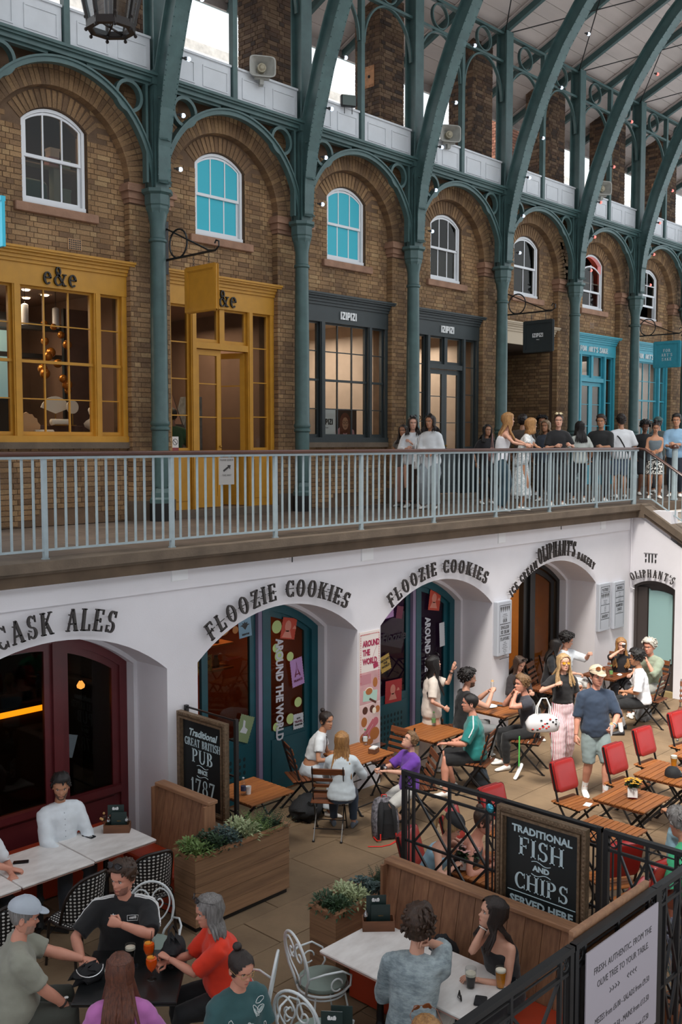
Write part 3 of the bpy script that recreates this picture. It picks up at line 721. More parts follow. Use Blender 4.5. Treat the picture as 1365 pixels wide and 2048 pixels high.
# bays: spandrel arch, panelled parapet, clerestory frame
def arch_bay():
 t = thing('spandrel_arch','x','arch',(0,YC,0),0,'green iron spandrel arches'); hw = 1.5
 m = MB(); m.ribbon(arc(0,4.93,1.45,0,180,36,1.49),arc(0,4.93,1.37,0,180,36,1.40),XZ,-.05,.05)
 m.ribbon(arc(0,4.93,1.455,0,180,36,1.495),arc(0,4.93,1.43,0,180,36,1.465),XZ,-.075,.075); m.build('arch',IRON,t,smooth=40)
 m = MB(); m.box(-hw + .1,hw - .1,-.1,.1,6.43,6.49); m.box(-hw + .1,hw - .1,-.14,.14,6.49,6.52); m.box(-hw + .08,hw - .08,-.17,.17,6.52,6.56); m.build('beam',IRON,t)
 for s in (-1,1):
  m = MB(); cx = s * (1.0); m.ribbon(arc(cx,6.17,.235,0,360,24),arc(cx,6.17,.185,0,360,24),XZ,-.05,.05,closed=False)
  m.build('ring',IRON,t,smooth=40)
  m = MB(); xx = s * (hw - .2); m.box(xx - .02,xx + .02,-.05,.05,5.0,6.45); m.box(s * 1.40 - .025,s * 1.40 + .025,-.07,.07,4.93,6.45); m.box(min(s * .3,s * 1.4),max(s * .3,s * 1.4),-.05,.05,6.395,6.44); m.build('spandrel_bar',IRON,t)
 return t
def parapet_bay():
 t = thing('parapet_panels','x','panel',(0,YC,0),0,'white panelled parapets'); hw = 1.4
 for s in (-1,1):
  m = MB(); x0,x1 = (-hw,-.06) if s < 0 else (.06,hw); m.box(x0,x1,.0,.05,6.56,7.08); m.box(x0,x1,-.03,.07,7.08,7.11)
  m.build('board',PANELW,t)
  for q in (0,1):
   a = x0 + .12 + q * .66; w = .5; z0,z1 = 6.66,6.98; m = MB()
   m.box(a,a + w,-.012,-.0,z0,z0 + .02); m.box(a,a + w,-.014,0,z1 - .02,z1); m.box(a,a + .02,-.012,0,z0,z1); m.box(a + w - .02,a + w,-.012,0,z0,z1)
   m.box(x0,x1,-.026,0,6.56,6.62) if q == 0 else None
   m.build('moulding',PANELW,t)
 for q in (-hw + .05,-.13,.06,hw - .1): pass
 return t
def cler_bay():
 t = thing('clerestory_frame','x','frame',(0,YC,0),0,'green clerestory frames'); hw = 1.5; zt = zr(YC) - .22
 m = MB(); m.box(-.045,.045,-.05,.05,6.56,zt); m.build('mid_post',IRON,t)
 m = MB(); m.box(-hw + .1,hw - .1,-.05,.05,zt - .05,zt); m.box(-hw + .1,hw - .1,-.04,.04,zt - .62,zt - .57); m.build('rails',IRON,t)
 for s in (-1,1):
  cx = s * .73
  m = MB(); m.ribbon(arc(cx,zt - .31,.255,0,360,24,.25),arc(cx,zt - .31,.225,0,360,24,.22),XZ,-.03,.03); m.build('ring',IRON,t,smooth=40)
  m = MB(); m.ribbon(arc(cx,zt - 1.42,.68,0,180,24,.82),arc(cx,zt - 1.42,.645,0,180,24,.785),XZ,-.03,.03); m.build('arch',IRON,t,smooth=40)
 return t
protos = {}
for k in range(8):
 x = CX[k] + 1.5
 where = ['over the ochre shop window','over the ochre shop door','over the wide dark shop window','over the dark shop door','over the open brick passage','over the turquoise shop door','over the turquoise shop window','at the far right end of the arcade'][k]
 for key,fn,lb in (('a',arch_bay,'green iron arch with corner rings '),('p',parapet_bay,'white panelled parapet above the green beam '),('c',cler_bay,'green clerestory frame with small arches high ')):
  if key not in protos: protos[key] = t = fn()
  else: t = dup(protos[key])
  t.location = (x,YC,0); t['label'] = lb + where
# festoon bulbs on the ribs
BULB = mk('clear_bulb','#cfe0f5',0.1,emit='#cfe4ff',es=1.6); BULBR = mk('red_bulb','#e8837c',0.2,emit='#ff7468',es=1.1)
for k in range(0,8):
 for j,(y,z) in enumerate([(12.16,5.22),(12.08,5.98),(11.94,6.75),(11.62,7.5),(11.2,8.42),(10.6,9.32),(9.86,10.2)]):
  red = k >= 5
  t = thing('festoon_bulb','%s round bulb clipped to the %s curved rib from the left, %s from the bottom' % ('red' if red else 'clear',ORD[k],['lowest','second','third','fourth','fifth','sixth','seventh'][j]),'bulb',(CX[k] + .15,y - .02,z),0,'festoon bulbs on the ribs')
  m = MB(); m.tube([(-.03,.02,0),(.02,0,0)],.014,6); m.cyl((.02,0,0),.022,-.02,.02,8); m.build('holder',BLACKI,t)
  m = MB(); m.ell((.065,-.01,0),.034,12,8); m.build('globe',BULBR if red else BULB,t,smooth=180)
# walkway railing
rail = thing('walkway_railing','pale blue-grey baluster railing with dark wooden handrail along the upper walkway','railing',(0,YR,0))
m = MB(); m.bbox(0,17.97,-.045,.045,1.045,1.095,.015); m.build('handrail',HANDRAIL,rail)
m = MB(); m.box(0,17.97,-.03,.03,1.02,1.045); m.build('top_flat',IRONL,rail)
m = MB(); m.box(0,17.9,-.018,.018,.085,.105); m.build('bottom_rail',IRONL,rail)
posts = [.5 + 1.591 * i for i in range(0,11)] + [17.85]
pm = MB(); pm.box(-.022,.022,-.022,.022,0,1.03); pm.box(-.03,.03,-.03,.03,0,.012); pmesh = pm.mesh('post',IRONL)
bm_ = MB(); bm_.box(-.009,.009,-.009,.009,.1,1.03); bmesh_ = bm_.mesh('baluster',IRONL)
for i,x in enumerate(posts[:-1]):
 link('post',pmesh,rail,(x,0,0))
 x1 = posts[i + 1]; n = 13 if i < len(posts) - 2 else max(1,int(round((x1 - x) / .122)))
 for j in range(1,n): link('baluster',bmesh_,rail,(x + (x1 - x) * j / n,0,0))
m = MB(); m.lathe([(.05,0),(.05,1.03)],(17.85,0,0),12); m.build('corner_post',IRONL,rail,smooth=40)
# sloping stair railing and the newel on its far side
sr = thing('stair_railing','sloping baluster railing with reddish handrail going down the stairs at right','railing',(18.0,0,0))
zh = lambda y: 1.07 - SL * max(0,9.05 - y)
m = MB(); m.tube([(0,9.15,1.07),(0,9.0,1.05),(0,8.0,zh(8.0)),(0,3.6,zh(3.6))],[.04] * 4,8,sq=.7); m.build('handrail',HANDRAIL,sr,smooth=60)
m = MB(); m.bar((0,9.1,.1),(0,8.85,.1),.03,.02); m.bar((0,8.85,.1),(0,3.6,.1 - SL * 5.25),.03,.02); m.build('bottom_rail',IRONL,sr)
y = 9.02
while y > 3.6:
 m = MB(); zb = .1 - SL * max(0,8.85 - y); m.box(-.009,.009,y - .009,y + .009,zb,zh(y) - .02); m.build('baluster',IRONL,sr); y -= .13
nw = thing('newel_post','round pale blue-grey newel post with brown cap at the head of the stairs','post',(19.7,9.2,0))
m = MB(); m.lathe([(.075,0),(.075,.03),(.06,.05),(.06,1.06)],n=14); m.build('shaft',IRONL,nw,smooth=40)
m = MB(); m.lathe([(.085,1.06),(.09,1.09),(.07,1.13),(.02,1.15)],n=14); m.build('cap',HANDRAIL,nw,smooth=60)
# ================================================================== UPPER WINDOWS
FILM = mk('turquoise_window_film','#12aec2',0.35); CURT = mk('grey_curtain','#6f7774',0.8,var=.2,vs=9,stretch=(3,1,.3)); DKG = mk('dark_green_blind','#1d2a2a',0.6)
CHARB = mk('film_print_grey','#c9d3d4',0.5)
def sash_window(k,style):
 c = BAYS[k][2]; w = .5; zb,zk = 4.53,5.87; zm = 5.17; cols = 3 if k < 4 else 2
 desc = ['clear panes, boxes and a teal cushion behind them, over the ochre shop window','plain turquoise film behind its panes, over the ochre shop door','plain turquoise film behind its panes, over the wide dark shop window',
   'grey curtain behind the lower panes, over the dark shop door','dark panes, over the brick passage','its upper sash lowered and a red glow inside, over the turquoise door','lower sash pushed up, over the turquoise shop window','dark panes at the far right edge'][k]
 t = thing('sash_window','white arched sash window, ' + desc,'window',(c,YF,0)); y = 0
 drop = .22 if k == 5 else 0; lift = .3 if k == 6 else 0
 def A(o,dz=0): return [(x - c,z + dz) for x,z in win_arc(c,.50 - o,5.63,5.85 - o,16)]
 m = MB(); o,i = A(0),A(.045); m.ribbon([(-.5,zb)] + o[::-1][0:0] + o + [(.5,zb)],[(-.455,zb)] + i + [(.455,zb)],XZ,-.03,.07)
 m.box(-.5,.5,-.05,.08,zb - .05,zb + .03); m.build('frame',WHITESASH,t)
 # upper sash
 m = MB(); o,i = A(.05,-drop),A(.085,-drop); m.ribbon([(-.45,zm - drop)] + o + [(.45,zm - drop)],[(-.415,zm - drop)] + i + [(.415,zm - drop)],XZ,-.01,.02)
 m.box(-.45,.45,-.01,.02,zm - .03 - drop,zm + .015 - drop); up = m.build('upper_sash',WHITESASH,t)
 ncol = cols; m = MB()
 for q in range(1,ncol):
  x = -.45 + .9 * q / ncol; top = 5.82 - drop - (.9 * abs(x)) ** 2 * .35
  m.box(x - .011,x + .011,-.008,.018,zm - drop,top)
 if k == 6: m.box(-.44,.44,-.008,.018,5.42,5.44)
 m.build('glazing_bar',WHITESASH,up)
 m = MB(); pts = [(-.42,zm)] + [(x,z) for x,z in A(.08)] + [(.42,zm)]; m.prism(pts,lambda u,v,d: (u,d,v - drop),.004,.008); m.build('pane',GLASSD if style != 'film' else GLASS,up)
 m = MB(); z0,z1 = zb + .03 + lift,zm + lift * .9
 m.box(-.45,-.41,.02,.05,z0,z1); m.box(.41,.45,.02,.05,z0,z1); m.box(-.45,.45,.02,.05,z0,z0 + .05); m.box(-.45,.45,.02,.05,z1 - .03,z1)
 lo = m.build('lower_sash',WHITESASH,t); m = MB()
 for q in range(1,ncol):
  x = -.45 + .9 * q / ncol; m.box(x - .011,x + .011,.022,.048,z0,z1)
 m.build('glazing_bar',WHITESASH,lo)
 m = MB(); m.box(-.42,.42,.032,.036,z0 + .04,z1 - .02); m.build('pane',GLASSD,lo)
 if style == 'film':
  m = MB(); pts = [(-.45,zm)] + [(x,z) for x,z in A(.06)] + [(.45,zm)]; m.prism(pts,XZ,.0,.003); m.box(-.43,.43,.027,.030,zb + .04,zm); m.build('window_film',FILM,t)
 if k == 3: m = MB(); m.box(-.44,.44,.10,.12,zb,5.15); m.build('curtain',CURT,t)
 if k in (4,): m = MB(); m.box(-.46,.46,.10,.12,zb,5.8); m.build('blind',DKG,t)
for k,st in enumerate(['clear','film','film','plain','plain','red','plain','plain']): sash_window(k,st)
# things standing inside the first upper window
c = BAYS[0][2]
CUSH = mk('teal_cushion_cloth','#1c6a68',0.8,sheen=.5)
m = MB(); m.bbox(-.22,.22,-.08,.08,0,.4,.07,n=3); o = m.build('cushion',CUSH,None,smooth=60,loc=(c - .18,YF + .25,4.52)); tag(o,'teal cushion leaning inside the arched window over the ochre shop','cushion')
for i,(dx,z,w,h,col,nm) in enumerate([(.16,4.5,.13,.62,'#b9c9c4','tall pale green box stack'),(.31,4.5,.13,.34,'#8fb0a8','sage green box'),(.10,5.12,.16,.13,'#c9a3b4','pink gift box'),(.29,5.12,.16,.13,'#9fc0b8','mint gift box'),(.12,5.255,.15,.13,'#cfc8c4','cream gift box')]):
 m = MB(); m.bbox(-w / 2,w / 2,-.07,.07,0,h - .03,.006,n=1,mi=0); m.box(-w / 2 - .003,w / 2 + .003,-.073,.073,h - .035,h)
 tag(m.build('gift_box',mk('box_' + col,col,.6),None,loc=(c + dx,YF + .2,z)),nm + ' inside the arched window over the ochre shop','box')
m = MB(); m.box(-.4,.48,-.09,.09,0,.02); tag(m.build('window_shelf',INTW,None,loc=(c,YF + .2,5.10)),'shelf across the inside of the arched window over the ochre shop','shelf')
REDN = mk('red_neon_glow','#ff2a10',.5,emit='#ff1a06',es=2.2)
c = BAYS[5][2]; m = MB(); m.tube([(-.22,0,0),(-.1,.02,.07),(.05,0,.02),(.16,.02,.10),(.25,0,.04)],.03,8); m.tube([(-.2,0,.1),(.2,0,.16)],.025,8)
tag(m.build('neon_sign',REDN,None,smooth=60,loc=(c,YF + .5,5.58)),'glowing red neon tubes inside the window with the lowered sash','light')
point('neon_glow',(c,YF + .35,5.55),4,(1,.1,.05),.1)
# ================================================================== SHOPFRONTS
def cornice(m,x0,x1,zf,zc,mi=0,yb=YW):
 n = 5; prof = [(0.0,zf),(.035,zf + .02),(.035,zf + .05),(.06,zf + .07),(.06,zf + .10),(.09,zf + .14),(.13,zf + .165),(.13,zc - .03),(.15,zc - .02),(.15,zc)]
 for i in range(len(prof) - 1):
  (o0,z0),(o1,z1) = prof[i],prof[i + 1]; o = max(o0,o1)
  if z1 - z0 > .001: m.box(x0 - o * .5,x1 + o * .5,yb - .03 - o,yb,z0,z1)
def shop(k,paint,lb,kind,xs):
 """xs: glazing column edges as (x0, x1, n_bars)"""
 x0,x1,c = BAYS[k]; t = thing('shopfront',lb,'shopfront',(0,0,0)); zf,zc = 3.36,3.86
 m = MB(); m.box(x0,x1,YW - .04,YW + .12,zf,3.66); m.build('fascia',paint,t)
 m = MB(); cornice(m,x0,x1,3.66,zc); m.build('cornice',paint,t)
 y0,y1 = YW - .03,YW + .12; base = 1.19 if kind == 'window' else .11
 m = MB(); m.box(x0,x0 + .09,y0,y1,base,zf); m.box(x1 - .09,x1,y0,y1,base,zf)
 if kind == 'window': m.box(x0,x1,y0 - .02,y1,base,base + .09)
 m.build('frame',paint,t)
 for (a,b_,nb) in xs: pass
 return t,y0,y1
def sash_col(t,paint,a,b_,z0,z1,nb,rows,y,meeting=True):
 """one glazed column: stiles, bars and individual panes"""
 m = MB(); fw = .035
 m.box(a,a + fw,y,y + .05,z0,z1); m.box(b_ - fw,b_,y,y + .05,z0,z1); m.box(a,b_,y,y + .05,z0,z0 + .06); m.box(a,b_,y,y + .05,z1 - .03,z1)
 if meeting: zm = z0 + (z1 - z0) * .5; m.box(a,b_,y - .015,y + .05,zm - .02,zm + .02)
 s = m.build('sash',paint,t)
 X = [a + (b_ - a) * i / (nb + 1) for i in range(nb + 2)]; Z = [z0 + (z1 - z0) * i / rows for i in range(rows + 1)]
 for x in X[1:-1]: m = MB(); m.box(x - .009,x + .009,y + .005,y + .035,z0,z1); m.build('glazing_bar',paint,s)
 for z in Z[1:-1]: m = MB(); m.box(a,b_,y + .005,y + .035,z - .008,z + .008); m.build('glazing_bar',paint,s)
 for i in range(len(X) - 1):
  for j in range(rows): m = MB(); m.box(X[i] + .004,X[i + 1] - .004,y + .018,y + .022,Z[j] + .004,Z[j + 1] - .004); m.build('pane',GLASS,s)
def mullion(t,paint,a,b_,z0,z1,y0): m = MB(); m.box(a,b_,y0,y0 + .14,z0,z1); m.box(a + .02,b_ - .02,y0 - .015,y0,z0,z1); m.build('mullion',paint,t)
def window_shop(k,paint,lb):
 t,y0,y1 = shop(k,paint,lb,'window',[]); x0,x1,c = BAYS[k]; z0,z1 = 1.28,3.36
 a,b_ = c - .66,c + .62
 mullion(t,paint,a - .06,a + .06,z0 - .05,z1,y0); mullion(t,paint,b_ - .05,b_ + .06,z0 - .05,z1,y0)
 sash_col(t,paint,x0 + .09,a - .06,z0,z1,0,4,YW + .03); sash_col(t,paint,a + .06,b_ - .05,z0,z1,2,4,YW + .03); sash_col(t,paint,b_ + .06,x1 - .09,z0,z1,0,4,YW + .03)
 return t
def door_shop(k,paint,lb,open_leaf=False):
 t,y0,y1 = shop(k,paint,lb,'door',[]); x0,x1,c = BAYS[k]; z1 = 3.36
 a,b_ = c - .60,c + .60; y = YW + .03
 for q in (a,b_): mullion(t,paint,q - .055,q + .055,.11,z1,y0)
 for s0,s1 in ((x0 + .09,a - .055),(b_ + .055,x1 - .09)):
  m = MB(); m.box(s0,s1,y - .02,y + .06,.11,1.02); m.box(s0 + .05,s1 - .05,y - .03,y - .02,.25,.9); m.build('lower_panel',paint,t)
  sash_col(t,paint,s0,s1,1.04,z1,0,4,y,False)
 m = MB(); m.box(a + .05,b_ - .05,y0,y1,2.70,2.80); m.box(c - .05,c + .05,y0 + .02,y1,2.8,z1); m.build('transom',paint,t)
 for s0,s1 in ((a + .055,c - .05),(c + .05,b_ - .055)): sash_col(t,paint,s0,s1,2.8,z1,0,1,y,False)
 for q,(s0,s1) in enumerate(((a + .06,c),(c,b_ - .06))):
  piv = s0 if q == 0 else s1; d = thing('tmp','','',(0,0,0)) if False else None
  w = s1 - s0; M = Matrix.Identity(4)
  ang = -1.15 if (open_leaf and q == 1) else 0
  M = Matrix.Translation((piv,y + .02,0)) @ Matrix.Rotation(ang,4,'Z') @ Matrix.Translation((-piv,-y - .02,0))
  m = MB(); st_ = .085
  for bx in ((s0,s0 + st_,.13,2.69),(s1 - st_,s1,.13,2.69),(s0,s1,.13,.3),(s0,s1,2.6,2.69),(s0,s1,.95,1.06)): m.box(bx[0],bx[1],y,y + .045,bx[2],bx[3],M=M)
  m.box(s0 + .06,s1 - .06,y + .01,y + .03,.3,.95,M=M)
  dr = m.build('door_leaf',paint,t)
  for z in (1.6,2.14): m = MB(); m.box(s0 + st_,s1 - st_,y + .01,y + .035,z - .008,z + .008,M=M); m.build('glazing_bar',paint,dr)
  for za,zb_ in ((1.06,1.59),(1.61,2.13),(2.15,2.6)): m = MB(); m.box(s0 + st_,s1 - st_,y + .02,y + .024,za,zb_,M=M); m.build('pane',GLASS,dr)
  m = MB(); hx = s1 - .04 if q == 0 else s0 + .04; m.ell((hx,y - .03,1.12),.022,8,6,M=M); m.tube([(hx,y,1.12),(hx,y - .03,1.12)],.01,6,M=M); m.build('door_knob',BRASS,dr)
 return t
BRASS = mk('brass','#b28a45',.3,metal=.9)
s0 = window_shop(0,OCHRE,'ochre painted shop window with black e&e letters on its fascia')
s1 = door_shop(1,OCHRE,'ochre painted shop entrance with double glazed doors and sidelights',True)
s2 = window_shop(2,DARKP,'wide charcoal painted shop window with white letters on its fascia')
s3 = door_shop(3,DARKP,'charcoal painted shop entrance with double glazed doors')
s5 = door_shop(5,TURQ,'turquoise painted shop entrance with double glazed doors')
s6 = window_shop(6,TURQ,'turquoise painted shop window behind the turquoise hanging sign')
s7 = window_shop(7,TURQ,'last turquoise shop window at the right edge')
CREAM = mk('cream_paint','#b9a890',.55)
t = thing('passage_fascia','cream fascia board with cornice over the open brick passage','fascia',(0,0,0)); x0,x1,c = BAYS[4]
m = MB(); m.box(x0,x1,YW - .04,YW + .1,3.40,3.68); m.build('fascia',CREAM,t); m = MB(); cornice(m,x0,x1,3.68,3.88); m.build('cornice',CREAM,t)
INK = mk('black_letter','#17130f',.4); WINK = mk('white_letter','#e4e6e6',.5)
MXZ = lambda x,y,z: frame_M((x,y,z),(1,0,0),(0,0,1))
def put(vs,fs,M,name,mat,parent): m = MB(); m.add(vs,fs,0,M); return m.build(name,mat,parent)
for tt,cc in ((s0,BAYS[0][2]),(s1,BAYS[1][2])):
 x = -.20
 for ch in 'e&e':
  vs,fs,w = serif_char(ch,.26 if ch == '&' else .265,.03,.82); put(vs,fs,MXZ(cc + x,YW - .045,3.40),'letter',INK,tt); x += .20
# chunky rounded white shop letters IZIPIZI
def chunky(txt,h,d=.02):
 V = []; Fc = []; x = 0; W_ = {'I': .19,'Z': .52,'P': .52}
 tot = sum(W_[c] + .12 for c in txt)
 for c in txt:
  w = W_[c]; polys = []
  if c == 'I': polys = [[(0,0),(w,0),(w,1),(0,1)]]
  if c == 'Z': polys = [[(0,0),(w,0),(w,.2),(0,.2)],[(0,.8),(w,.8),(w,1),(0,1)],[(0,.2),(.21,.2),(w,.8),(w - .21,.8)]]
  if c == 'P': polys = [[(0,0),(.19,0),(.19,1),(0,1)],[(.19,.82),(w - .02,.82),(w - .1,1),(.19,1)],[(w - .17,.5),(w,.5),(w,.84),(w - .17,.84)],[(.19,.34),(w - .1,.34),(w,.52),(.19,.52)]]
  for p in polys:
   o = len(V); n = len(p); V += [((a + x - tot / 2) * h,b_ * h,d) for a,b_ in p] + [((a + x - tot / 2) * h,b_ * h,0) for a,b_ in p]
   Fc += [tuple(o + i for i in range(n)),tuple(o + 2 * n - 1 - i for i in range(n))] + [(o + i,o + i + n,o + (i + 1) % n + n,o + (i + 1) % n) for i in range(n)]
  x += w + .12
 return V,Fc
for tt,cc in ((s2,BAYS[2][2]),(s3,BAYS[3][2])): v,f = chunky('IZIPIZI',.14); put(v,f,MXZ(cc,YW - .045,3.44),'letters',WINK,tt)
for tt,cc in ((s5,BAYS[5][2]),(s6,BAYS[6][2]),(s7,BAYS[7][2])): v,f,w = serif_line("FOR ART'S SAKE",.13,.02,.95,.12); put(v,f,MXZ(cc,YW - .045,3.44),'letters',WINK,tt)
v,f = sans('ue',.2,.01); put(v,f,MXZ(at(1078,672,Y=YW - .05).x,YW - .045,3.47),'letters',INK,t)
# ---- hanging signs on scroll brackets
def hang_sign(x,col,lb,txt):
 t = thing('hanging_sign',lb,'sign',(x,0,0)); y0,y1 = 11.27,11.97; zt,zb = 3.74,3.10
 br = MB(); br.box(-.03,.03,12.44,12.50,3.72,4.5); br.bar((0,12.44,3.93),(0,11.30,3.93),.022,.03)
 br.bar((0,12.46,4.40),(0,11.45,3.95),.02,.02); br.tube([(0,12.16 + .21 * math.cos(a),4.14 + .21 * math.sin(a)) for a in np.linspace(0,2 * PI,25)[:-1]],.014,6,closed=True)
 br.tube([(0,11.45,3.95),(0,11.3,3.93),(0,11.22,3.98),(0,11.22,4.05),(0,11.28,4.07),(0,11.31,4.03)],.013,6); br.box(-.02,.02,12.5,YP,4.2,4.24)
 b_ = br.build('bracket',BLACKI,t);
 for yy in (11.45,11.8):
  m = MB();
  for q in range(4): m.tube([(.0 + .012 * math.cos(a) * (q % 2),yy + .012 * math.cos(a) * (1 - q % 2),3.90 - q * .045 + .022 * math.sin(a)) for a in np.linspace(0,2 * PI,9)[:-1]],.004,5,closed=True)
  m.build('chain',BLACKI,b_)
 m = MB(); m.box(-.018,.018,y0 + .03,y1 - .03,zb + .03,zt - .03); pn = m.build('board',col,t)
 m = MB()
 for s in (-1,1):
  for bx in ((y0,y1,zb,zb + .05),(y0,y1,zt - .05,zt),(y0,y0 + .05,zb,zt),(y1 - .05,y1,zb,zt)):
   m.box(s * .018,s * .034,*bx); m.box(s * .018,s * .026,bx[0] + (.01 if bx[1] - bx[0] > .1 else -.015),bx[1] - (.01 if bx[1] - bx[0] > .1 else -.015),bx[2] - (.015 if bx[1] - bx[0] > .1 else 0),bx[3] + (.015 if bx[1] - bx[0] > .1 else 0))
 m.box(-.02,.02,y0,y1,zt - .05,zt); m.box(-.02,.02,y0,y1,zb,zb + .05); m.box(-.02,.02,y0,y0 + .05,zb,zt); m.box(-.02,.02,y1 - .05,y1,zb,zt)
 m.build('moulding',col,t)
 M = lambda z: frame_M((-.0195,(y0 + y1) / 2,z),(0,-1,0),(0,0,1))
 if txt == 'izi': v,f = chunky('IZIPIZI',.085,.002); put(v,f,M(3.40),'letters',WINK,t); v,f = sans('PARIS',.03); put(v,f,M(3.34),'small_letters',WINK,t)
 if txt == 'fas':
  for i,l in enumerate(('FOR',"ART'S",'SAKE')): v,f,w = serif_line(l,.075,.002,.9,.25); put(v,f,M(3.48 - i * .11),'letters',WINK,t)
 return t
hang_sign(9.3,OCHRE,'blank ochre square sign hanging from a black scroll bracket','')
hang_sign(18.3,DARKP,'charcoal square sign with small white letters hanging from a scroll bracket','izi')
hang_sign(24.3,TURQ,'turquoise square sign with pale letters hanging from a scroll bracket','fas')
p = at(-6,542,X=6.35); m = MB(); m.box(-.02,.02,-.35,.35,-.3,.3); m.box(-.03,.03,-.35,.35,.24,.3)
tag(m.build('hanging_sign',mk('bright_turquoise_sign','#28a9c4',.4),None,loc=(6.12,11.78,3.86)),'corner of a bright turquoise sign at the left edge','sign')
# ---- shop interiors
PLASTER = mk('white_plaster','#e3dcd2',.7); VELV = mk('dusty_mauve_velvet','#5d4745',.9); GOLDB = mk('amber_gold_glass','#b8752a',.15,metal=.6); CYLW = mk('lamp_shade_white','#c9cdd6',.5)
LITW = mk('lit_downlight','#fff0dc',.4,emit='#ffe6c4',es=5)
def bust(x,y,z,h,lb):
 t = thing('plaster_bust',lb,'bust',(x,y,z),2.6); s = h / .45; m = MB()
 m.lathe([(.07 * s,0),(.06 * s,.02 * s),(.03 * s,.05 * s),(.035 * s,.08 * s)],n=12); m.build('foot',PLASTER,t,smooth=50)
 m = MB(); m.loft([[(rx * s * math.cos(a),ry * s * math.sin(a) + oy * s,zz * s) for a in np.linspace(0,2 * PI,15)[:-1]] for rx,ry,oy,zz in ((.04,.03,0,.08),(.11,.06,0,.13),(.125,.065,0,.18),(.09,.05,0,.22),(.04,.038,0,.25),(.035,.035,0,.29))]); m.build('shoulders',PLASTER,t,smooth=70)
 m = MB(); m.ell((0,.005 * s,.36 * s),(.052 * s,.065 * s,.075 * s),12,9); m.ell((0,.075 * s,.35 * s),(.012 * s,.02 * s,.02 * s),6,5); m.ell((0,-.05 * s,.38 * s),(.06 * s,.045 * s,.05 * s),10,7); m.ell((0,-.10 * s,.37 * s),(.025 * s,) * 3,8,6); m.build('head',PLASTER,t,smooth=90)
bust(8.47,13.25,1.29,.46,'white plaster bust in the right corner of the ochre shop window')
bust(6.72,13.25,1.42,.50,'white plaster bust on a foot at the left edge of the ochre shop window')
t = thing('display_table','low mauve display table with steps behind the ochre shop window','table',(0,0,0))
m = MB(); m.bbox(6.4,8.75,13.05,13.75,1.14,1.28,.01); m.build('top',VELV,t); m = MB(); m.bbox(7.5,8.4,13.4,13.75,1.28,1.44,.01); m.build('riser',VELV,t)
m = MB(); m.box(6.42,8.73,13.15,13.7,.03,1.14); m.build('base',VELV,t)
def lathe_thing(name,lb,cat,loc,prof,mat,n=14,group=None,parts=None,rz=0):
 t = thing(name,lb,cat,loc,rz,group)
 for pn,pr,mt in (parts or [('body',prof,mat)]): m = MB(); m.lathe(pr,n=n); m.build(pn,mt,t,smooth=50)
 return t
for i,(x,y) in enumerate([(7.05,13.9),(7.75,13.9),(8.3,13.95)]):
 lathe_thing('pendant_lamp','white cylinder pendant lamp, %s in the ochre shop' % ['nearest the left mullion','middle','right'][i],'lamp',(x,y,2.95),None,None,group='pendant lamps in the ochre shop',parts=[('shade',[(.05,0),(.052,.02),(.052,.3),(.02,.32)],CYLW),('cord',[(.005,.3),(.005,.6)],BLACKI)])
for i,(x,y,z) in enumerate([(7.2,15.4,2.45),(7.75,15.4,2.45),(8.3,15.6,2.45)]):
 lathe_thing('tube_lamp','pinkish tube lamp %s at the back of the ochre shop' % ['left','middle','right'][i],'lamp',(x,y,z),None,None,group='tube lamps at the back of the ochre shop',parts=[('shade',[(.06,0),(.06,.4)],mk('pink_shade','#b98474',.5)),('cord',[(.005,.4),(.005,.95)],BLACKI)])
random.seed(3); ORD9 = ['topmost','second','third','fourth','fifth','sixth','seventh','eighth','ninth','tenth','eleventh','twelfth','lowest']
for i in range(22):
 a,rr = random.random() * 6.28,random.random(); x,z = (8.35 + .14 * math.cos(a),1.9 + rr * 1.15) if i < 13 else (6.75 + .12 * math.cos(a),1.75 + rr * 1.3)
 z = 3.05 - (i if i < 13 else i - 13) * (.088 if i < 13 else .13); m = MB(); r = random.uniform(.05,.085); m.ell((0,0,0),r,12,9)
 tag(m.build('glass_ball',GOLDB,None,smooth=180,loc=(x,14.1 + .3 * math.sin(a),z)),'amber glass ball, %s of the %s cluster in the ochre shop' % ((ORD9[i] if i < 13 else ORD9[i - 13]),'right' if i < 13 else 'left'),'ball','amber balls, right cluster' if i < 13 else 'amber balls, left cluster')
for i,(x,y) in enumerate([(7.0,15.2),(7.4,15.7),(8.0,14.3),(8.45,15.1),(8.5,14.6),(10.3,14.5),(13.6,14.4),(14.2,15.2),(16.6,14.6),(25.0,14.5),(25.9,14.6)]):
 m = MB(); m.cyl((0,0,0),.05,-.02,0,12); m.cyl((0,0,0),.065,-.008,.0,12)
 tag(m.build('downlight',LITW,None,loc=(x,y,3.545)),'small lit ceiling downlight, %s from the left inside the ' % ORD9[i].replace('topmost','first') + ('ochre shop' if x < 12 else 'dark fronted shop' if x < 20 else 'turquoise shop'),'light','downlights ' + ('ochre' if x < 12 else 'dark' if x < 20 else 'turquoise'))
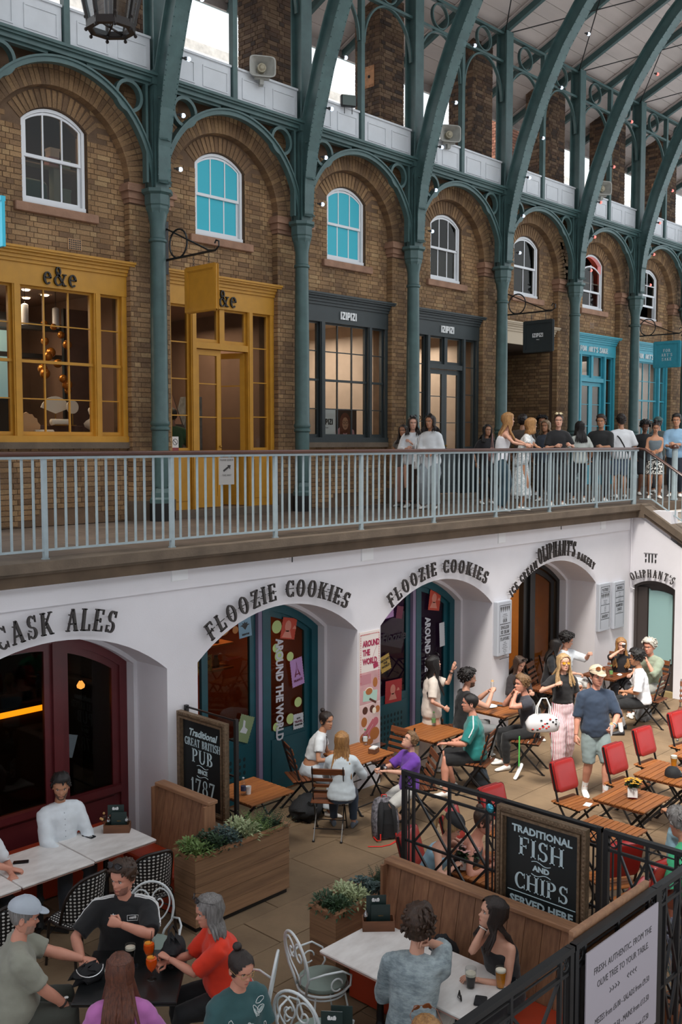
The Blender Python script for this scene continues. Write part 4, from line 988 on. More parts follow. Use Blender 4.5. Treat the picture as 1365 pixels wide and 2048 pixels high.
# jewellery stands, fans, mirror and small trays in the ochre window
t = thing('paper_fan','cream paper fan on a stand in the ochre shop window','fan',(8.0,13.5,1.44))
m = MB(); m.prism([(0,.18)] + [(.26 * math.cos(math.radians(a)),.18 + .26 * math.sin(math.radians(a))) for a in range(20,161,14)],XZ,0,.015); m.build('leaf',PLASTER,t)
m = MB(); m.tube([(0,.01,0),(0,.01,.3)],.008,6); m.cyl((0,.01,0),.05,0,.01,12); m.build('stand',BRASS,t)
t = thing('round_mirror','round cream framed mirror in the ochre shop window','mirror',(8.2,13.35,1.44))
m = MB(); m.prism(arc(0,.28,.1,0,345,24),XZ,0,.02); m.build('disc',PLASTER,t); m = MB(); m.tube([(0,.01,0),(0,.01,.2)],.008,6); m.cyl((0,0,0),.05,0,.012,12); m.build('stand',BRASS,t)
t = thing('shell_ornament','cream scalloped shell ornament standing in the ochre shop window','ornament',(7.42,13.35,1.28))
m = MB(); m.prism([(0,0)] + [((.24 + .02 * (i % 2)) * math.cos(math.radians(a)),.03 + (.3 + .02 * (i % 2)) * math.sin(math.radians(a))) for i,a in enumerate(range(15,166,10))],XZ,0,.03); m.build('shell',mk('peach_shell','#d2a67c',.6),t); m = MB(); m.box(-.07,.07,-.03,.06,0,.015); m.build('base',PLASTER,t)
for i,(x,y,z) in enumerate([(7.3,13.2,1.28),(7.85,13.15,1.28),(8.15,13.2,1.28),(7.95,13.42,1.44),(8.6,13.12,1.28),(6.95,13.15,1.28)]):
 t = thing('jewellery_tray','small cream jewellery tray, ' + ['left of the middle','centre','near the round mirror','on the raised step','beside the right bust','at the far left'][i] + ' of the mauve display table','tray',(x,y,z),i * .4,'jewellery trays')
 m = MB(); m.bbox(-.1,.1,-.06,.06,0,.02,.008); m.build('tray',PLASTER,t); m = MB()
 for j in range(4): m.ell((-.06 + j * .04,0,.026),(.008,.012,.008),6,4)
 m.build('rings',BRASS,t)
for i,x in enumerate((7.68,7.95)):
 t = thing('ring_roll','padded cream ring roll %s in the ochre window' % ('at left' if i == 0 else 'at right'),'display',(x,13.3,1.28 if i == 0 else 1.44)); m = MB(); m.tube([(-.16,0,.05),(-.15,0,.05),(.15,0,.05),(.16,0,.05)],[.03,.045,.045,.03],12); m.build('roll',PLASTER,t,smooth=50); m = MB(); m.box(-.1,.1,-.03,.03,0,.012); m.build('foot',BRASS,t)
t = thing('wall_shelving','grey shelving with boxes at the back of the ochre shop','shelves',(6.5,15.9,0))
SHF = mk('grey_shelf','#4c5256',.6); PBOX = mk('pale_box','#9aa6a8',.6)
m = MB();
for z in (1.0,1.35,1.7,2.05): m.box(0,1.4,-.3,.1,z,z + .025)
m.box(0,.03,-.3,.1,.1,2.4); m.box(1.4,1.43,-.3,.1,.1,2.4); m.build('frame',SHF,t)
for z in (1.025,1.375,1.725):
 for i in range(5): m = MB(); m.bbox(.06 + i * .26,.26 + i * .26,-.25,0,z,z + random.uniform(.15,.26),.006,n=1); m.build('box',PBOX,t)
t = thing('exit_sign','green exit sign with white arrow inside the ochre shop','sign',(6.9,15.0,2.35)); m = MB(); m.box(-.14,.14,0,.02,0,.12); m.build('panel',mk('dark_green_sign','#173d2c',.5),t)
m = MB(); m.prism([(-.09,.02),(-.06,.02),(-.06,.06),(-.04,.06),(-.075,.1),(-.11,.06),(-.09,.06)],XZ,-.003,0); m.box(.03,.09,-.003,0,.02,.1); m.build('arrow',WINK,t)
m = MB(); m.bbox(7.0,8.2,15.2,15.24,1.9,3.0,.005); t = thing('wall_screen','pale blue lit screen at the back of the ochre shop','screen',(0,0,0)); m.build('panel',mk('pale_screen','#86a9b0',.4,emit='#86a9b0',es=.35),t); m = MB(); m.box(6.9,8.3,15.25,15.3,.1,3.3); m.build('dark_backing',mk('charcoal_panel','#2d2f33',.5),t)
t = thing('beam','dark ceiling beam with slots in the ochre shop','beam',(0,0,0)); m = MB(); m.box(6.2,9.1,14.35,14.5,2.95,3.06); m.build('beam',mk('charcoal_panel','#2d2f33',.5),t); m = MB(); m.box(6.2,9.1,14.8,14.9,2.55,2.62); m.build('lower_beam',mk('charcoal_panel','#2d2f33',.5),t)
t = thing('floor_mirror','tall dark framed panel standing behind the right part of the ochre shop window','mirror',(8.9,14.2,0)); m = MB(); m.box(-.3,.15,0,.05,.05,3.3); m.build('panel',mk('mauve_plaster','#6a5450',.8,var=.2,vs=3),t); m = MB(); m.box(-.32,-.29,-.01,.06,.05,3.3); m.build('edge',BLACKI,t)
# counters and mirror pieces behind the ochre door
t = thing('angular_cabinet','angular pinkish display cabinet behind the ochre door','cabinet',(10.35,13.9,0)); m = MB()
m.prism([(-.25,0),(.3,0),(.34,1.5),(.1,2.05),(-.25,1.9)],XZ,0,.4); m.build('body',mk('dark_bronze_panel','#4a3c34',.5),t); m = MB(); m.prism([(-.25,1.5),(.30,1.5),(.08,2.04),(-.25,1.88)],XZ,-.02,0); m.build('lit_panel',mk('salmon_panel','#c08a6c',.6),t)
t = thing('marble_counter','grey marbled angular counter behind the open ochre door leaf','counter',(11.0,14.2,0)); m = MB(); m.prism([(-.3,0),(.35,0),(.35,2.0),(.1,2.0),(-.05,1.5),(.05,1.1),(-.3,.9)],XZ,0,.3); m.build('body',mk('grey_marble','#8d9499',.3,var=.4,vs=9),t); m = MB(); m.box(-.32,.37,-.02,.32,.8,.85); m.build('ledge',mk('dark_bronze_panel','#4a3c34',.5),t)
t = thing('no_smoking_notice','small white no smoking notice with a red band on the sidelight beside the ochre door','notice',(9.70,YW - .0,1.06)); m = MB(); m.box(-.065,.065,0,.006,0,.22); m.build('card',mk('notice_white','#d6cfc9',.6),t)
m = MB(); m.box(-.065,.065,-.003,0,0,.045); m.build('red_band',mk('dull_red','#8a3a3a',.6),t); m = MB(); m.ribbon(arc(0,.135,.05,0,360,20),arc(0,.135,.042,0,360,20),XZ,-.003,0); m.bar((-.035,-.002,.17),(.035,-.002,.1),.004,.008); m.build('symbol',INK,t)
# the dark-fronted shop: white plinth sign, poster, pendant, furniture
t = thing('window_plinth_sign','white display block printed IZIPIZI in the dark shop window','sign',(13.42,13.1,1.2)); m = MB(); m.box(-.24,.24,0,.3,0,.62); m.build('block',mk('display_white','#d9dadb',.5),t)
v,f = chunky('IZIPIZI',.11,.003); put(v,f,frame_M((0,-.004,.32),(1,0,0),(0,0,1)),'letters',INK,t); v,f = sans('PARIS',.035); put(v,f,frame_M((0,-.004,.25),(1,0,0),(0,0,1)),'small_letters',INK,t)
t = thing('portrait_poster','large poster of a woman with long auburn hair and glasses in the dark shop window','poster',(14.08,13.25,1.2)); m = MB(); m.box(-.33,.33,0,.02,0,.62); m.build('sheet',mk('poster_brown','#3b2620',.6),t)
SKP = mk('poster_skin','#c08c70',.6); AUB = mk('poster_auburn','#6e3826',.6,var=.3,vs=20); PNK = mk('poster_pink','#c9939a',.6)
m = MB(); m.prism([(-.3,0),(.3,0),(.25,.22),(.1,.3),(-.1,.3),(-.25,.22)],XZ,-.004,-.001); m.build('print_clothes',PNK,t)
m = MB(); m.prism([(x * 1.0,z) for x,z in arc(0,.36,.15,0,350,20,.2)],XZ,-.006,-.003); m.prism([(-.15,.1),(-.06,.08),(-.05,.4),(-.15,.4)],XZ,-.007,-.005); m.prism([(.15,.1),(.06,.08),(.05,.4),(.15,.4)],XZ,-.007,-.005); m.build('print_hair',AUB,t)
m = MB(); m.prism(arc(0,.35,.085,0,350,20,.12),XZ,-.010,-.006); m.build('print_face',SKP,t); m = MB()
for s in (-1,1): m.ribbon(arc(s * .04,.37,.032,0,360,14),arc(s * .04,.37,.025,0,360,14),XZ,-.012,-.009)
m.tube([(-.03,-.011,.29),(0,-.011,.282),(.03,-.011,.29)],.005,5); m.build('print_glasses',INK,t)
t = thing('side_poster','narrow white poster block in the left end of the dark shop window','poster',(12.72,13.15,1.2)); m = MB(); m.box(-.12,.12,0,.2,0,.62); m.build('block',MATS['display_white'],t)
m = MB(); m.prism(arc(0,.4,.05,0,350,16,.08),XZ,-.004,0); m.prism([(-.07,.05),(.06,.05),(.03,.3),(-.03,.3)],XZ,-.004,0); m.build('print',AUB,t)
lathe_thing('oval_pendant','glowing oval ribbed pendant lamp in the dark shop window','lamp',(13.0,13.7,2.14),None,None,parts=[('shade',[(.05,0),(.27,.03),(.33,.09),(.27,.15),(.05,.18)],mk('lit_shade','#f0c488',.6,emit='#ffbe78',es=1.3)),('cord',[(.005,.17),(.005,1.35)],BLACKI)],n=24)
t = thing('dark_sideboard','dark rectangular cabinet at the back of the dark fronted shop','cabinet',(13.75,15.6,0)); m = MB(); m.bbox(-.35,.45,0,.4,.05,2.1,.02); m.build('body',mk('dark_red_wood','#33201c',.5),t); m = MB(); m.box(-.3,.02,-.01,0,.1,2.0); m.box(.06,.4,-.01,0,.1,2.0); m.build('doors',mk('dark_red_wood','#33201c',.5),t)
# glasses display and rails behind the dark door
t = thing('wall_rack','thin black rail rack with a poster behind the dark shop door','rack',(16.2,14.6,0)); m = MB()
for z in (1.9,2.0,2.1): m.bar((-.3,0,z),(.3,0,z),.015)
m.bar((-.3,0,0.02),(-.3,0,2.1),.015); m.bar((.3,0,0.02),(.3,0,2.1),.015); m.build('rails',BLACKI,t); m = MB(); m.box(-.28,.28,.02,.04,.9,1.6); m.build('picture',AUB,t); m = MB(); m.box(-.3,.3,.05,.1,1.62,1.8); m.build('lit_strip',mk('warm_panel','#c9a27c',.5),t)
for i in range(2):
 t = thing('spectacles','pair of display spectacles, %s, hanging behind the dark shop door' % ('left' if i == 0 else 'right'),'glasses',(16.62 + i * .24,13.5,1.72)); m = MB()
 for s in (-1,1): m.ribbon(arc(s * .05,0,.045,0,360,14),arc(s * .05,0,.03,0,360,14),XZ,0,.01)
 m.bar((-.01,.005,.01),(.01,.005,.01),.006); m.build('frame',INK,t)
# turquoise shop: row of arched white rails
t = thing('eyewear_rack','white rack of slim arched rails inside the turquoise shop window','rack',(25.0,14.0,0));
for i in range(7): m = MB(); x = i * .32; m.tube([(x - .12,0,1.3),(x - .12,0,2.3)] + [(x + .12 * math.cos(a),0,2.3 + .2 * math.sin(a)) for a in np.linspace(PI,0,8)] + [(x + .12,0,1.3)],.012,5); m.build('arched_rail',WHITESASH,t)
m = MB(); m.box(-.3,2.3,.02,.3,.05,1.3); m.build('counter',PLASTER,t)
# ---- loudspeakers, flood lamp on the parapet
GREYP = mk('weathered_grey_plastic','#a7a69f',.6,var=.15,vs=9)
def horn(x,z,lb,rz=-.55):
 t = thing('horn_loudspeaker',lb,'loudspeaker',(x,YC - .12,z),rz)
 def rr(w,h,y,r=.35): return [(w * math.copysign(abs(math.cos(a)) ** r,math.cos(a)),y,h * math.copysign(abs(math.sin(a)) ** r,math.sin(a))) for a in np.linspace(0,2 * PI,25)[:-1]]
 m = MB(); m.loft([rr(.10,.08,.16),rr(.15,.12,.10),rr(.20,.155,-.05),rr(.215,.165,-.10),rr(.195,.15,-.10),rr(.12,.10,.0),rr(.07,.07,.06)]); m.build('horn',GREYP,t,smooth=45)
 m = MB(); m.tube([(0,.07,0),(0,-.03,0)],.07,16); m.tube([(0,-.03,0),(0,-.06,0)],[.055,.03],16); m.build('driver',mk('dull_beige','#a39a84',.6),t,smooth=40)
 m = MB(); m.box(-.03,.03,-.02,.10,-.26,-.14); m.box(-.12,.12,-.03,.03,-.18,-.14); m.build('bracket',GREYP,t)
p = at(522,137,Y=YC - .1); horn(p.x,p.z,'grey square horn loudspeaker on the parapet left of the dark brick pier')
p = at(897,270,Y=YC - .1); horn(p.x,p.z,'grey square horn loudspeaker on the parapet above the dark shop door')
p = at(1203,378,Y=YC - .1); horn(p.x,p.z,'grey square horn loudspeaker above the turquoise door bay')
t = thing('flood_lamp','small dark flood lamp on the parapet between two green posts','lamp',(*at(697,202,Y=YC - .1)[:2],at(697,202,Y=YC - .1).z),-.5)
m = MB(); m.bbox(-.14,.14,-.04,.06,-.1,.1,.02); m.build('housing',BLACKI,t); m = MB(); m.box(-.12,.12,-.046,-.04,-.085,.085); m.build('glass',mk('grey_lens','#4e5c58',.2),t); m = MB(); m.bar((-.07,0,-.22),(-.07,0,-.08),.012); m.bar((.07,0,-.22),(.07,0,-.08),.012); m.build('bracket',BLACKI,t)
# ---- big lantern hanging at the top left
LG = mk_glass('lantern_glass','#e8eef0',.12,.5); LM = mk('aged_bronze','#2b2624',.35,metal=.5)
lp = at(222,62,Z=4.0); t = thing('hanging_lantern','large octagonal bronze lantern hanging in the foreground at the top left','lantern',(lp.x,lp.y,0),.35)
def octo(r,z,n=8): return [Vector((r * math.cos(2 * PI * i / n),r * math.sin(2 * PI * i / n),z)) for i in range(n)]
zb,zt_ = 4.0,4.85; r0,r1 = .155,.33
m = MB(); m.loft([octo(r_,z_) for r_,z_ in ((r0 - .03,zb),(r0 + .012,zb),(r0 + .014,zb + .05),(r0 - .012,zb + .05),(r0 - .03,zb + .012))],0,False,None,True); m.build('bottom_ring',LM,t)
m = MB(); m.lathe([(r1 - .02,zt_ - .03),(r1 + .02,zt_ - .03),(r1 + .03,zt_ + .03),(.1,zt_ + .35),(.04,zt_ + .4)],n=8,rot=0); m.build('roof',LG,t)
for i,(a,b_) in enumerate(zip(octo(r0,zb + .03),octo(r1,zt_))):
 m = MB(); m.bar(a,b_,.022,.02); m.build('glazing_rib',LM,t); m = MB(); m.ell((a.x * 1.08,a.y * 1.08,zb - .012),.013,8,6); m.ell((a.x * 1.1,a.y * 1.1,zb + .07),.012,8,6); m.build('finial',LM,t)
A_,B_ = octo(r0 - .005,zb + .05),octo(r1 - .005,zt_)
for i in range(8): j = (i + 1) % 8; m = MB(); m.add([A_[i],A_[j],B_[j],B_[i]],[(0,1,2,3)]); m.build('pane',LG,t)
m = MB(); m.bar((-.14,0,zb + .02),(.14,0,zb + .02),.012,.01); m.bar((-.1,-.1,zb + .02),(.1,.1,zb + .02),.012,.01); m.tube([(0,0,zb + .02),(0,0,zb + .45)],.012,8); m.build('lamp_stem',LM,t)
m = MB(); m.tube([(0,0,zt_ + .35),(0,0,12.1)],.015,8); m.build('suspension_rod',LM,t)
# ================================================================== LOWER LEVEL: arch doors, lettering, boards
def arch_pts(x0,x1,o=0,n=20,zs=ZS - .02,zk=ZK - .05): return seg(x0 + .05 + o,x1 - .05 - o,zs - o * .3,zk - o,n)[0]
def arched_frame(m,x0,x1,o,w,y0,y1,z0=FZ):
 a = [(x0 + .05 + o,z0)] + arch_pts(x0,x1,o) + [(x1 - .05 - o,z0)]; b = [(x0 + .05 + o + w,z0)] + arch_pts(x0,x1,o + w) + [(x1 - .05 - o - w,z0)]
 m.ribbon(a,b,XZ,y0,y1)
def ztop_at(x,x0,x1,o):
 w,h = (x1 - x0) / 2 - .05 - o,(ZK - .05 - o) - (ZS - .02 - o * .3); r = (w * w + h * h) / (2 * h); c = (x0 + x1) / 2
 return ZK - .05 - o - r + math.sqrt(max(0,r * r - (x - c) ** 2))
def glazed(t,paint,x0,x1,ax0,ax1,y,zs0,name='door_leaf',lower=True,M=None,vent=False,st=.10,glass=None,kick=.9):
 """one arched-top leaf between x0..x1 of the arch ax0..ax1"""
 o = .10; n = 8; xs = [x0 + (x1 - x0) * i / n for i in range(n + 1)]
 top = [(x,ztop_at(x,ax0,ax1,o)) for x in xs]; xi = [x0 + st + (x1 - x0 - 2 * st) * i / n for i in range(n + 1)]; topi = [(x,ztop_at(x,ax0,ax1,o) - st) for x in xi]
 m = MB(); z0 = FZ + .03; zg = z0 + kick if lower else z0 + .12
 m.ribbon([(x0,zg)] + top + [(x1,zg)],[(x0 + st,zg)] + topi + [(x1 - st,zg)],XZ,y,y + .05,M=M)
 m.box(x0,x1,y,y + .05,z0,zg,M=M)
 if lower: m.box(x0 + st,x1 - st,y - .012,y,z0 + .14,zg - .12,M=M)
 d = m.build(name,paint,t)
 m = MB(); m.prism([(x0 + st,zg)] + topi + [(x1 - st,zg)],XZ,y + .02,y + .025,M=M); m.build('pane',glass or GLASSD,d)
 if vent:
  m = MB()
  for i in range(7):
   for j in range(5): xx = (x0 + x1) / 2 - .24 + i * .08; zz = z0 + .22 + j * .09; m.ell((xx,y - .013,zz),(.024,.004,.03),8,5,M=M)
  m.build('vent_holes',mk('vent_dark','#06272c',.7),d)
 return d
# arch 1: maroon pub windows
a0,a1 = AR[0]
t = thing('shopfront','maroon painted arched pub window front behind the man in white','shopfront',(0,0,0))
m = MB(); arched_frame(m,a0,a1,0,.10,YD - .02,YD + .1); m.build('frame',MAROON,t)
for q0,q1 in ((4.13,4.95),(5.02,5.78),(5.90,6.66)): glazed(t,MAROON,q0,q1,a0,a1,YD + .01,0,'window_leaf',True,st=.09,kick=.74)
m = MB(); m.box(4.95,5.02,YD - .02,YD + .08,FZ,-1.05); m.box(5.78,5.90,YD - .03,YD + .08,FZ,-1.03); m.build('mullion',MAROON,t)
m = MB(); m.box(a0 + .15,a1 - .15,YD - .05,YD + .06,FZ + .70,FZ + .78); m.build('ledge',MAROON,t)
# pub interior: amber lit shelf edge, pendant bulb, people reflected are left to the glass
AMB = mk('amber_strip','#ff9a1f',.4,emit='#ff8c10',es=4.0)
t = thing('bar_counter','dark bar counter with a glowing amber strip inside the pub','counter',(0,0,0)); m = MB(); m.box(3.9,6.5,11.0,11.5,FZ + .02,FZ + 1.62); m.build('body',INTD,t); m = MB(); m.box(3.9,6.55,10.97,11.0,FZ + 1.56,FZ + 1.62); m.build('lit_strip',AMB,t)
m = MB(); m.box(3.9,6.6,10.95,11.55,FZ + 1.64,FZ + 1.68); m.build('top',mk('dark_bar_wood','#2a1a12',.35),t)
lathe_thing('pub_bulb','glowing amber bulb hanging inside the pub window','lamp',(6.55,10.6,-1.82),None,None,parts=[('bulb',[(.01,0),(.045,.02),(.05,.05),(.02,.1)],mk('lit_bulb','#ffb060',.3,emit='#ffa850',es=3)),('cord',[(.005,.1),(.005,1.2)],BLACKI)])
m = MB(); m.bbox(6.3,6.75,10.9,11.0,FZ + .1,-1.2,.01); tag(m.build('standing_panel',mk('cold_grey_panel','#3c434c',.5)),'tall grey panel standing inside the pub behind the right window leaf','panel')
m = MB(); m.box(-.06,.06,0,.004,-.13,.13,M=Matrix.Rotation(.3,4,'Y')); tag(m.build('window_card',mk('pale_blue_card','#9fb4c4',.6),None,loc=(6.02,YD + .03,-2.28)),'tilted pale blue card stuck inside the pub window','card')
STK = {n: mk('sticker_' + n,c,.5) for n,c in dict(orange='#c2452e',mauve='#b58ac0',lime='#b9cf86',yellow='#c2a04c',green='#7d8f66',maroon='#6e2140',white='#c9ccd0',red='#b0282c',blue='#7fa6bf',ochre='#b0702a').items()}
def sticker(x,y,z,w,h,rot,col,lb,scallop=True,sym=None,words=()):
 t = thing('window_sticker',lb,'sticker',(x,y,z)); R = Matrix.Rotation(math.radians(rot),4,'Y'); m = MB()
 pts = []
 if scallop:
  nx,nz = max(4,int(w / .04)),max(4,int(h / .04))
  for i in range(nx * 2): pts.append((-w / 2 + w * i / (nx * 2),-h / 2 + (.007 if i % 2 else 0)))
  for i in range(nz * 2): pts.append((w / 2 - (.007 if i % 2 else 0),-h / 2 + h * i / (nz * 2)))
  for i in range(nx * 2): pts.append((w / 2 - w * i / (nx * 2),h / 2 - (.007 if i % 2 else 0)))
  for i in range(nz * 2): pts.append((-w / 2 + (.007 if i % 2 else 0),h / 2 - h * i / (nz * 2)))
 else: pts = [(-w / 2,-h / 2),(w / 2,-h / 2),(w / 2,h / 2),(-w / 2,h / 2)]
 m.prism(pts,XZ,0,.003,M=R); m.build('sheet',STK[col],t)
 if sym == 'tower':
  m = MB(); m.prism([(-.06,-.06),(-.035,-.06),(-.012,.02),(0,.14),(.012,.02),(.035,-.06),(.06,-.06),(.015,.05),(0,.16),(-.015,.05)],XZ,-.002,0,M=R); m.box(-.05,.05,-.002,0,-.035,-.02,M=R); m.build('print',STK['maroon'],t)
 if sym == 'bird': m = MB(); m.prism([(-.07,-.06),(.05,-.06),(.06,0),(.0,.02),(-.02,.10),(-.06,.11),(-.04,.02)],XZ,-.002,0,M=R); m.build('print',STK['white'],t)
 if sym == 'leaf':
  m = MB()
  for a in (-60,-30,0,30,60): aa = math.radians(90 + a); m.prism([(0,-.04),(.012 * math.cos(aa - 1.5) + .05 * math.cos(aa),.012 * math.sin(aa - 1.5) + .05 * math.sin(aa)),(.1 * math.cos(aa),-.03 + .1 * math.sin(aa)),(.012 * math.cos(aa + 1.5) + .05 * math.cos(aa),.012 * math.sin(aa + 1.5) + .05 * math.sin(aa))],XZ,-.002,0,M=R)
  m.build('print',INK,t)
 if sym == 'head': m = MB(); m.prism(arc(-.02,.03,.06,0,345,14,.08),XZ,-.002,0,M=R); m.prism([(-.11,-.13),(.08,-.13),(.03,-.03),(-.06,-.03)],XZ,-.002,0,M=R); m.prism([(.07,.0),(.14,.0),(.13,.03),(.10,.05)],XZ,-.002,0,M=R); m.build('print',mk('pale_print','#d78a78',.5),t)
 for i,(wd,sz,dz,cl) in enumerate(words): v,f = sans(wd,sz,bold=.002); put(v,f,R @ frame_M((0,-.004,dz),(1,0,0),(0,0,1)),'words',{'ink': INK,'white': WINK,'maroon': STK['maroon']}[cl],t)
 return t
def dots(t,y,lst,mat,nm='dot'):
 for x,z,r in lst: m = MB(); m.prism(arc(x,z,r,0,345,22),XZ,y,y + .002); m.build(nm,mat,t)
def vertical_words(txt,x,y,z,size,mat,lb,group=None):
 size *= .62
 t = thing('window_lettering',lb,'lettering',(x,y,z)); R = frame_M((0,0,0),(0,0,-1),(1,0,0)); v,f = sans(txt,size,.002,'LEFT',bold=.006,space=1.0); v = [(a_,b_ * 1.35,c_) for a_,b_,c_ in v]; put(v,f,R,'words',mat,t)
# arches 2 and 3: teal cookie shop doors (left leaf folded open)
for ai in (1,2):
 a0,a1 = AR[ai]; c = (a0 + a1) / 2; nm = 'left' if ai == 1 else 'right'
 t = thing('cookie_shop_front','deep teal arched doors of the %s cookie shop arch' % nm,'shopfront',(0,0,0))
 m = MB(); arched_frame(m,a0,a1,0,.12,YD - .03,YD + .1); m.build('frame',TEALD,t)
 f0 = a0 + .17
 glazed(t,TEALD,f0 + .50,f0 + 1.42,a0,a1,YD + .02,0,vent=True)
 m = MB(); m.box(f0 + 1.43,f0 + 1.50,YD - .03,YD + .06,FZ,ztop_at(f0 + 1.46,a0,a1,.05)); m.build('mullion',mk('lilac_post','#8b7d9a',.5),t)
 m = MB(); m.box(f0 + 1.50,f0 + 1.62,YD - .04,YD + .06,FZ,ztop_at(f0 + 1.6,a0,a1,.05)); m.build('mullion',TEALD,t)
 glazed(t,TEALD,f0 + 1.60,a1 - .17,a0,a1,YD + .02,0,'side_window',True,kick=.85)
 M = Matrix.Translation((f0,YD + .02,0)) @ Matrix.Rotation(1.25,4,'Z') @ Matrix.Translation((-f0,-YD - .02,0))
 m = MB(); m.box(f0,f0 + .09,YD,YD + .05,FZ + .03,-1.5,M=M); m.box(f0 + .4,f0 + .49,YD,YD + .05,FZ + .03,-1.4,M=M); m.box(f0,f0 + .49,YD,YD + .05,FZ + .03,FZ + .9,M=M); m.build('open_leaf',TEALD,t)
sx = AR[1][0] + .17
vertical_words('AROUND THE WORLD',sx + 1.78,YD + .0,-1.50,.22,mk('lilac_white','#c3c5cd',.5),'pale vertical words AROUND THE WORLD down the left cookie shop window')
sticker(sx + 2.02,YD + .0,-1.38,.28,.30,12,'orange','orange stamp sticker at the top of the left cookie shop side window',sym='head')
sticker(sx + 2.18,YD + .0,-2.02,.24,.40,-8,'mauve','mauve tower stamp sticker on the left cookie shop side window',sym='tower',words=(('FRANCE',.045,-.13,'maroon'),))
sticker(sx + 2.2,YD + .0,-2.72,.2,.22,0,'white','pale grey TRAVEL sticker low on the left cookie shop side window',words=(("LET'S",.03,.03,'ink'),('TRAVEL',.045,-.02,'maroon'),('TOGETHER',.03,-.06,'ink')))
sticker(sx + 1.20,YD + .0,-2.62,.26,.36,22,'green','tilted green stamp sticker low on the left cookie shop door',sym='bird')
sticker(sx + 1.22,YD + .0,-1.25,.22,.28,-5,'blue','pale blue leaf sticker at the top of the left cookie shop door',sym='leaf',scallop=False,words=(('BREATHE',.03,-.11,'ink'),))
sticker(sx + .76,YD + .3,-1.72,.28,.22,0,'yellow','yellow stamp sticker inside the left cookie shop',words=(('AROUND',.05,.04,'ink'),('THE',.05,-.01,'ink'),('WORLD',.05,-.06,'ink')))
t = thing('round_stickers','lime and ochre round window dots of the left cookie shop','sticker',(0,0,0)); dots(t,YD + .005,[(sx + 1.8,-1.33,.09),(sx + 1.78,-1.62,.06),(sx + 1.84,-1.74,.08),(sx + 2.05,-1.78,.065),(sx + 2.2,-2.45,.07),(sx + 2.05,-2.66,.075),(sx + 1.78,-2.72,.06)],STK['lime']); dots(t,YD + .006,[(sx + .85,-1.2,.12),(sx + 1.06,-1.27,.05)],STK['ochre'])
sx = AR[2][0] + .17
vertical_words('AROUND THE WORLD',sx + 1.78,YD + .0,-1.62,.22,MATS['lilac_white'],'pale vertical words AROUND down the right cookie shop window')
sticker(sx + 2.02,YD + .0,-1.36,.30,.34,10,'orange','orange stamp sticker at the top of the right cookie shop side window',sym='head')
sticker(sx + 2.22,YD + .0,-1.95,.14,.4,-3,'white','narrow pale stamp sticker on the right cookie shop side window')
sticker(sx + .86,YD + .0,-1.33,.26,.36,-4,'mauve','mauve tower stamp sticker on the right cookie shop door',sym='tower')
sticker(sx + 1.14,YD + .0,-1.45,.16,.2,12,'maroon','small maroon stamp sticker on the right cookie shop door')
sticker(sx + .80,YD + .0,-2.20,.24,.26,-14,'yellow','tilted yellow stamp sticker on the right cookie shop door',words=(('AROUND',.05,.04,'ink'),('THE',.05,-.01,'ink'),('WORLD',.05,-.06,'ink')))
sticker(sx + 1.0,YD + .0,-2.67,.40,.36,2,'red','large red stamp sticker low on the right cookie shop door',sym='head')
t = thing('shop_script','dark script word on the right cookie shop door glass','lettering',(sx + 1.0,YD + .005,-1.88)); v,f = sans('Floozie',.2,.002,shear=.25,bold=.004); put(v,f,frame_M((0,0,0),(1,0,0),(0,0,1)),'word',mk('dark_plum_ink','#150d1d',.5),t)
# shelves with jars inside the left cookie shop
t = thing('cookie_shelves','lit shelves with jars and boxes inside the left cookie shop','shelves',(7.9,11.2,0)); SW = mk('warm_shelf','#b57a42',.6)
for z in (-1.78,-2.14): m = MB(); m.box(-.1,1.6,0,.3,z,z + .03); m.build('shelf',SW,t)
for z in (-1.75,-2.11):
 for i in range(9): m = MB(); m.lathe([(.05,0),(.055,.1),(.03,.14),(.03,.18)] if i % 3 else [(.06,0),(.06,.2)],(0 + i * .17,.12,z),10); m.build('jar',SW if i % 2 else mk('jar_dark','#3a241a',.4),t,smooth=50)
# arch 4: ice cream parlour, folded black doors at right
a0,a1 = AR[3]; c = (a0 + a1) / 2
t = thing('ice_cream_front','black framed arched door folded open in the ice cream parlour arch','shopfront',(0,0,0)); m = MB(); arched_frame(m,a0,a1,0,.08,YD - .02,YD + .08); m.build('frame',BLACKP,t)
glazed(t,BLACKP,15.60,16.36,a0,a1,YD + .02,0,st=.1,lower=False); m = MB(); m.box(15.22,15.60,YD - .05,YD + .05,FZ,-1.05); m.box(15.36,15.40,YD - .1,YD - .05,FZ,-1.1); m.build('mullion',BLACKP,t)
# east door under the stairs
t = thing('arched_door','dark framed arched door with pale frosted pane below the stairs','door',(0,0,0)); DBR = mk('dark_brown_paint','#3f3734',.5); X0 = WX1 + .10
def sy(o,zs=-1.58,zk=-1.45): return seg(D0 + o,D1 - o,zs - o * .3,zk - o,12)[0]
m = MB(); m.ribbon([(D0,FZ)] + sy(0) + [(D1,FZ)],[(D0 + .06,FZ)] + sy(.06) + [(D1 - .06,FZ)],YZ,X0 - .03,X0 + .05); m.box(X0,X0 + .05,D1 - .26,D1 - .05,FZ,-1.6); m.build('frame',DBR,t)
m = MB(); m.prism([(D0 + .06,FZ + .02)] + sy(.06) + [(D1 - .06,FZ + .02)],YZ,X0 + .05,X0 + .09); d = m.build('door_leaf',DBR,t)
FROST = mk('frosted_pane','#8fb0ae',.35); m = MB(); pts = [(y,z - .1) for y,z in sy(.1) if y < D1 - .28]; m.prism([(D0 + .10,FZ + .62)] + pts + [(D1 - .28,pts[-1][1] if False else -1.62),(D1 - .28,FZ + .62)],YZ,X0 + .02,X0 + .052); m.build('frosted_pane',FROST,d)
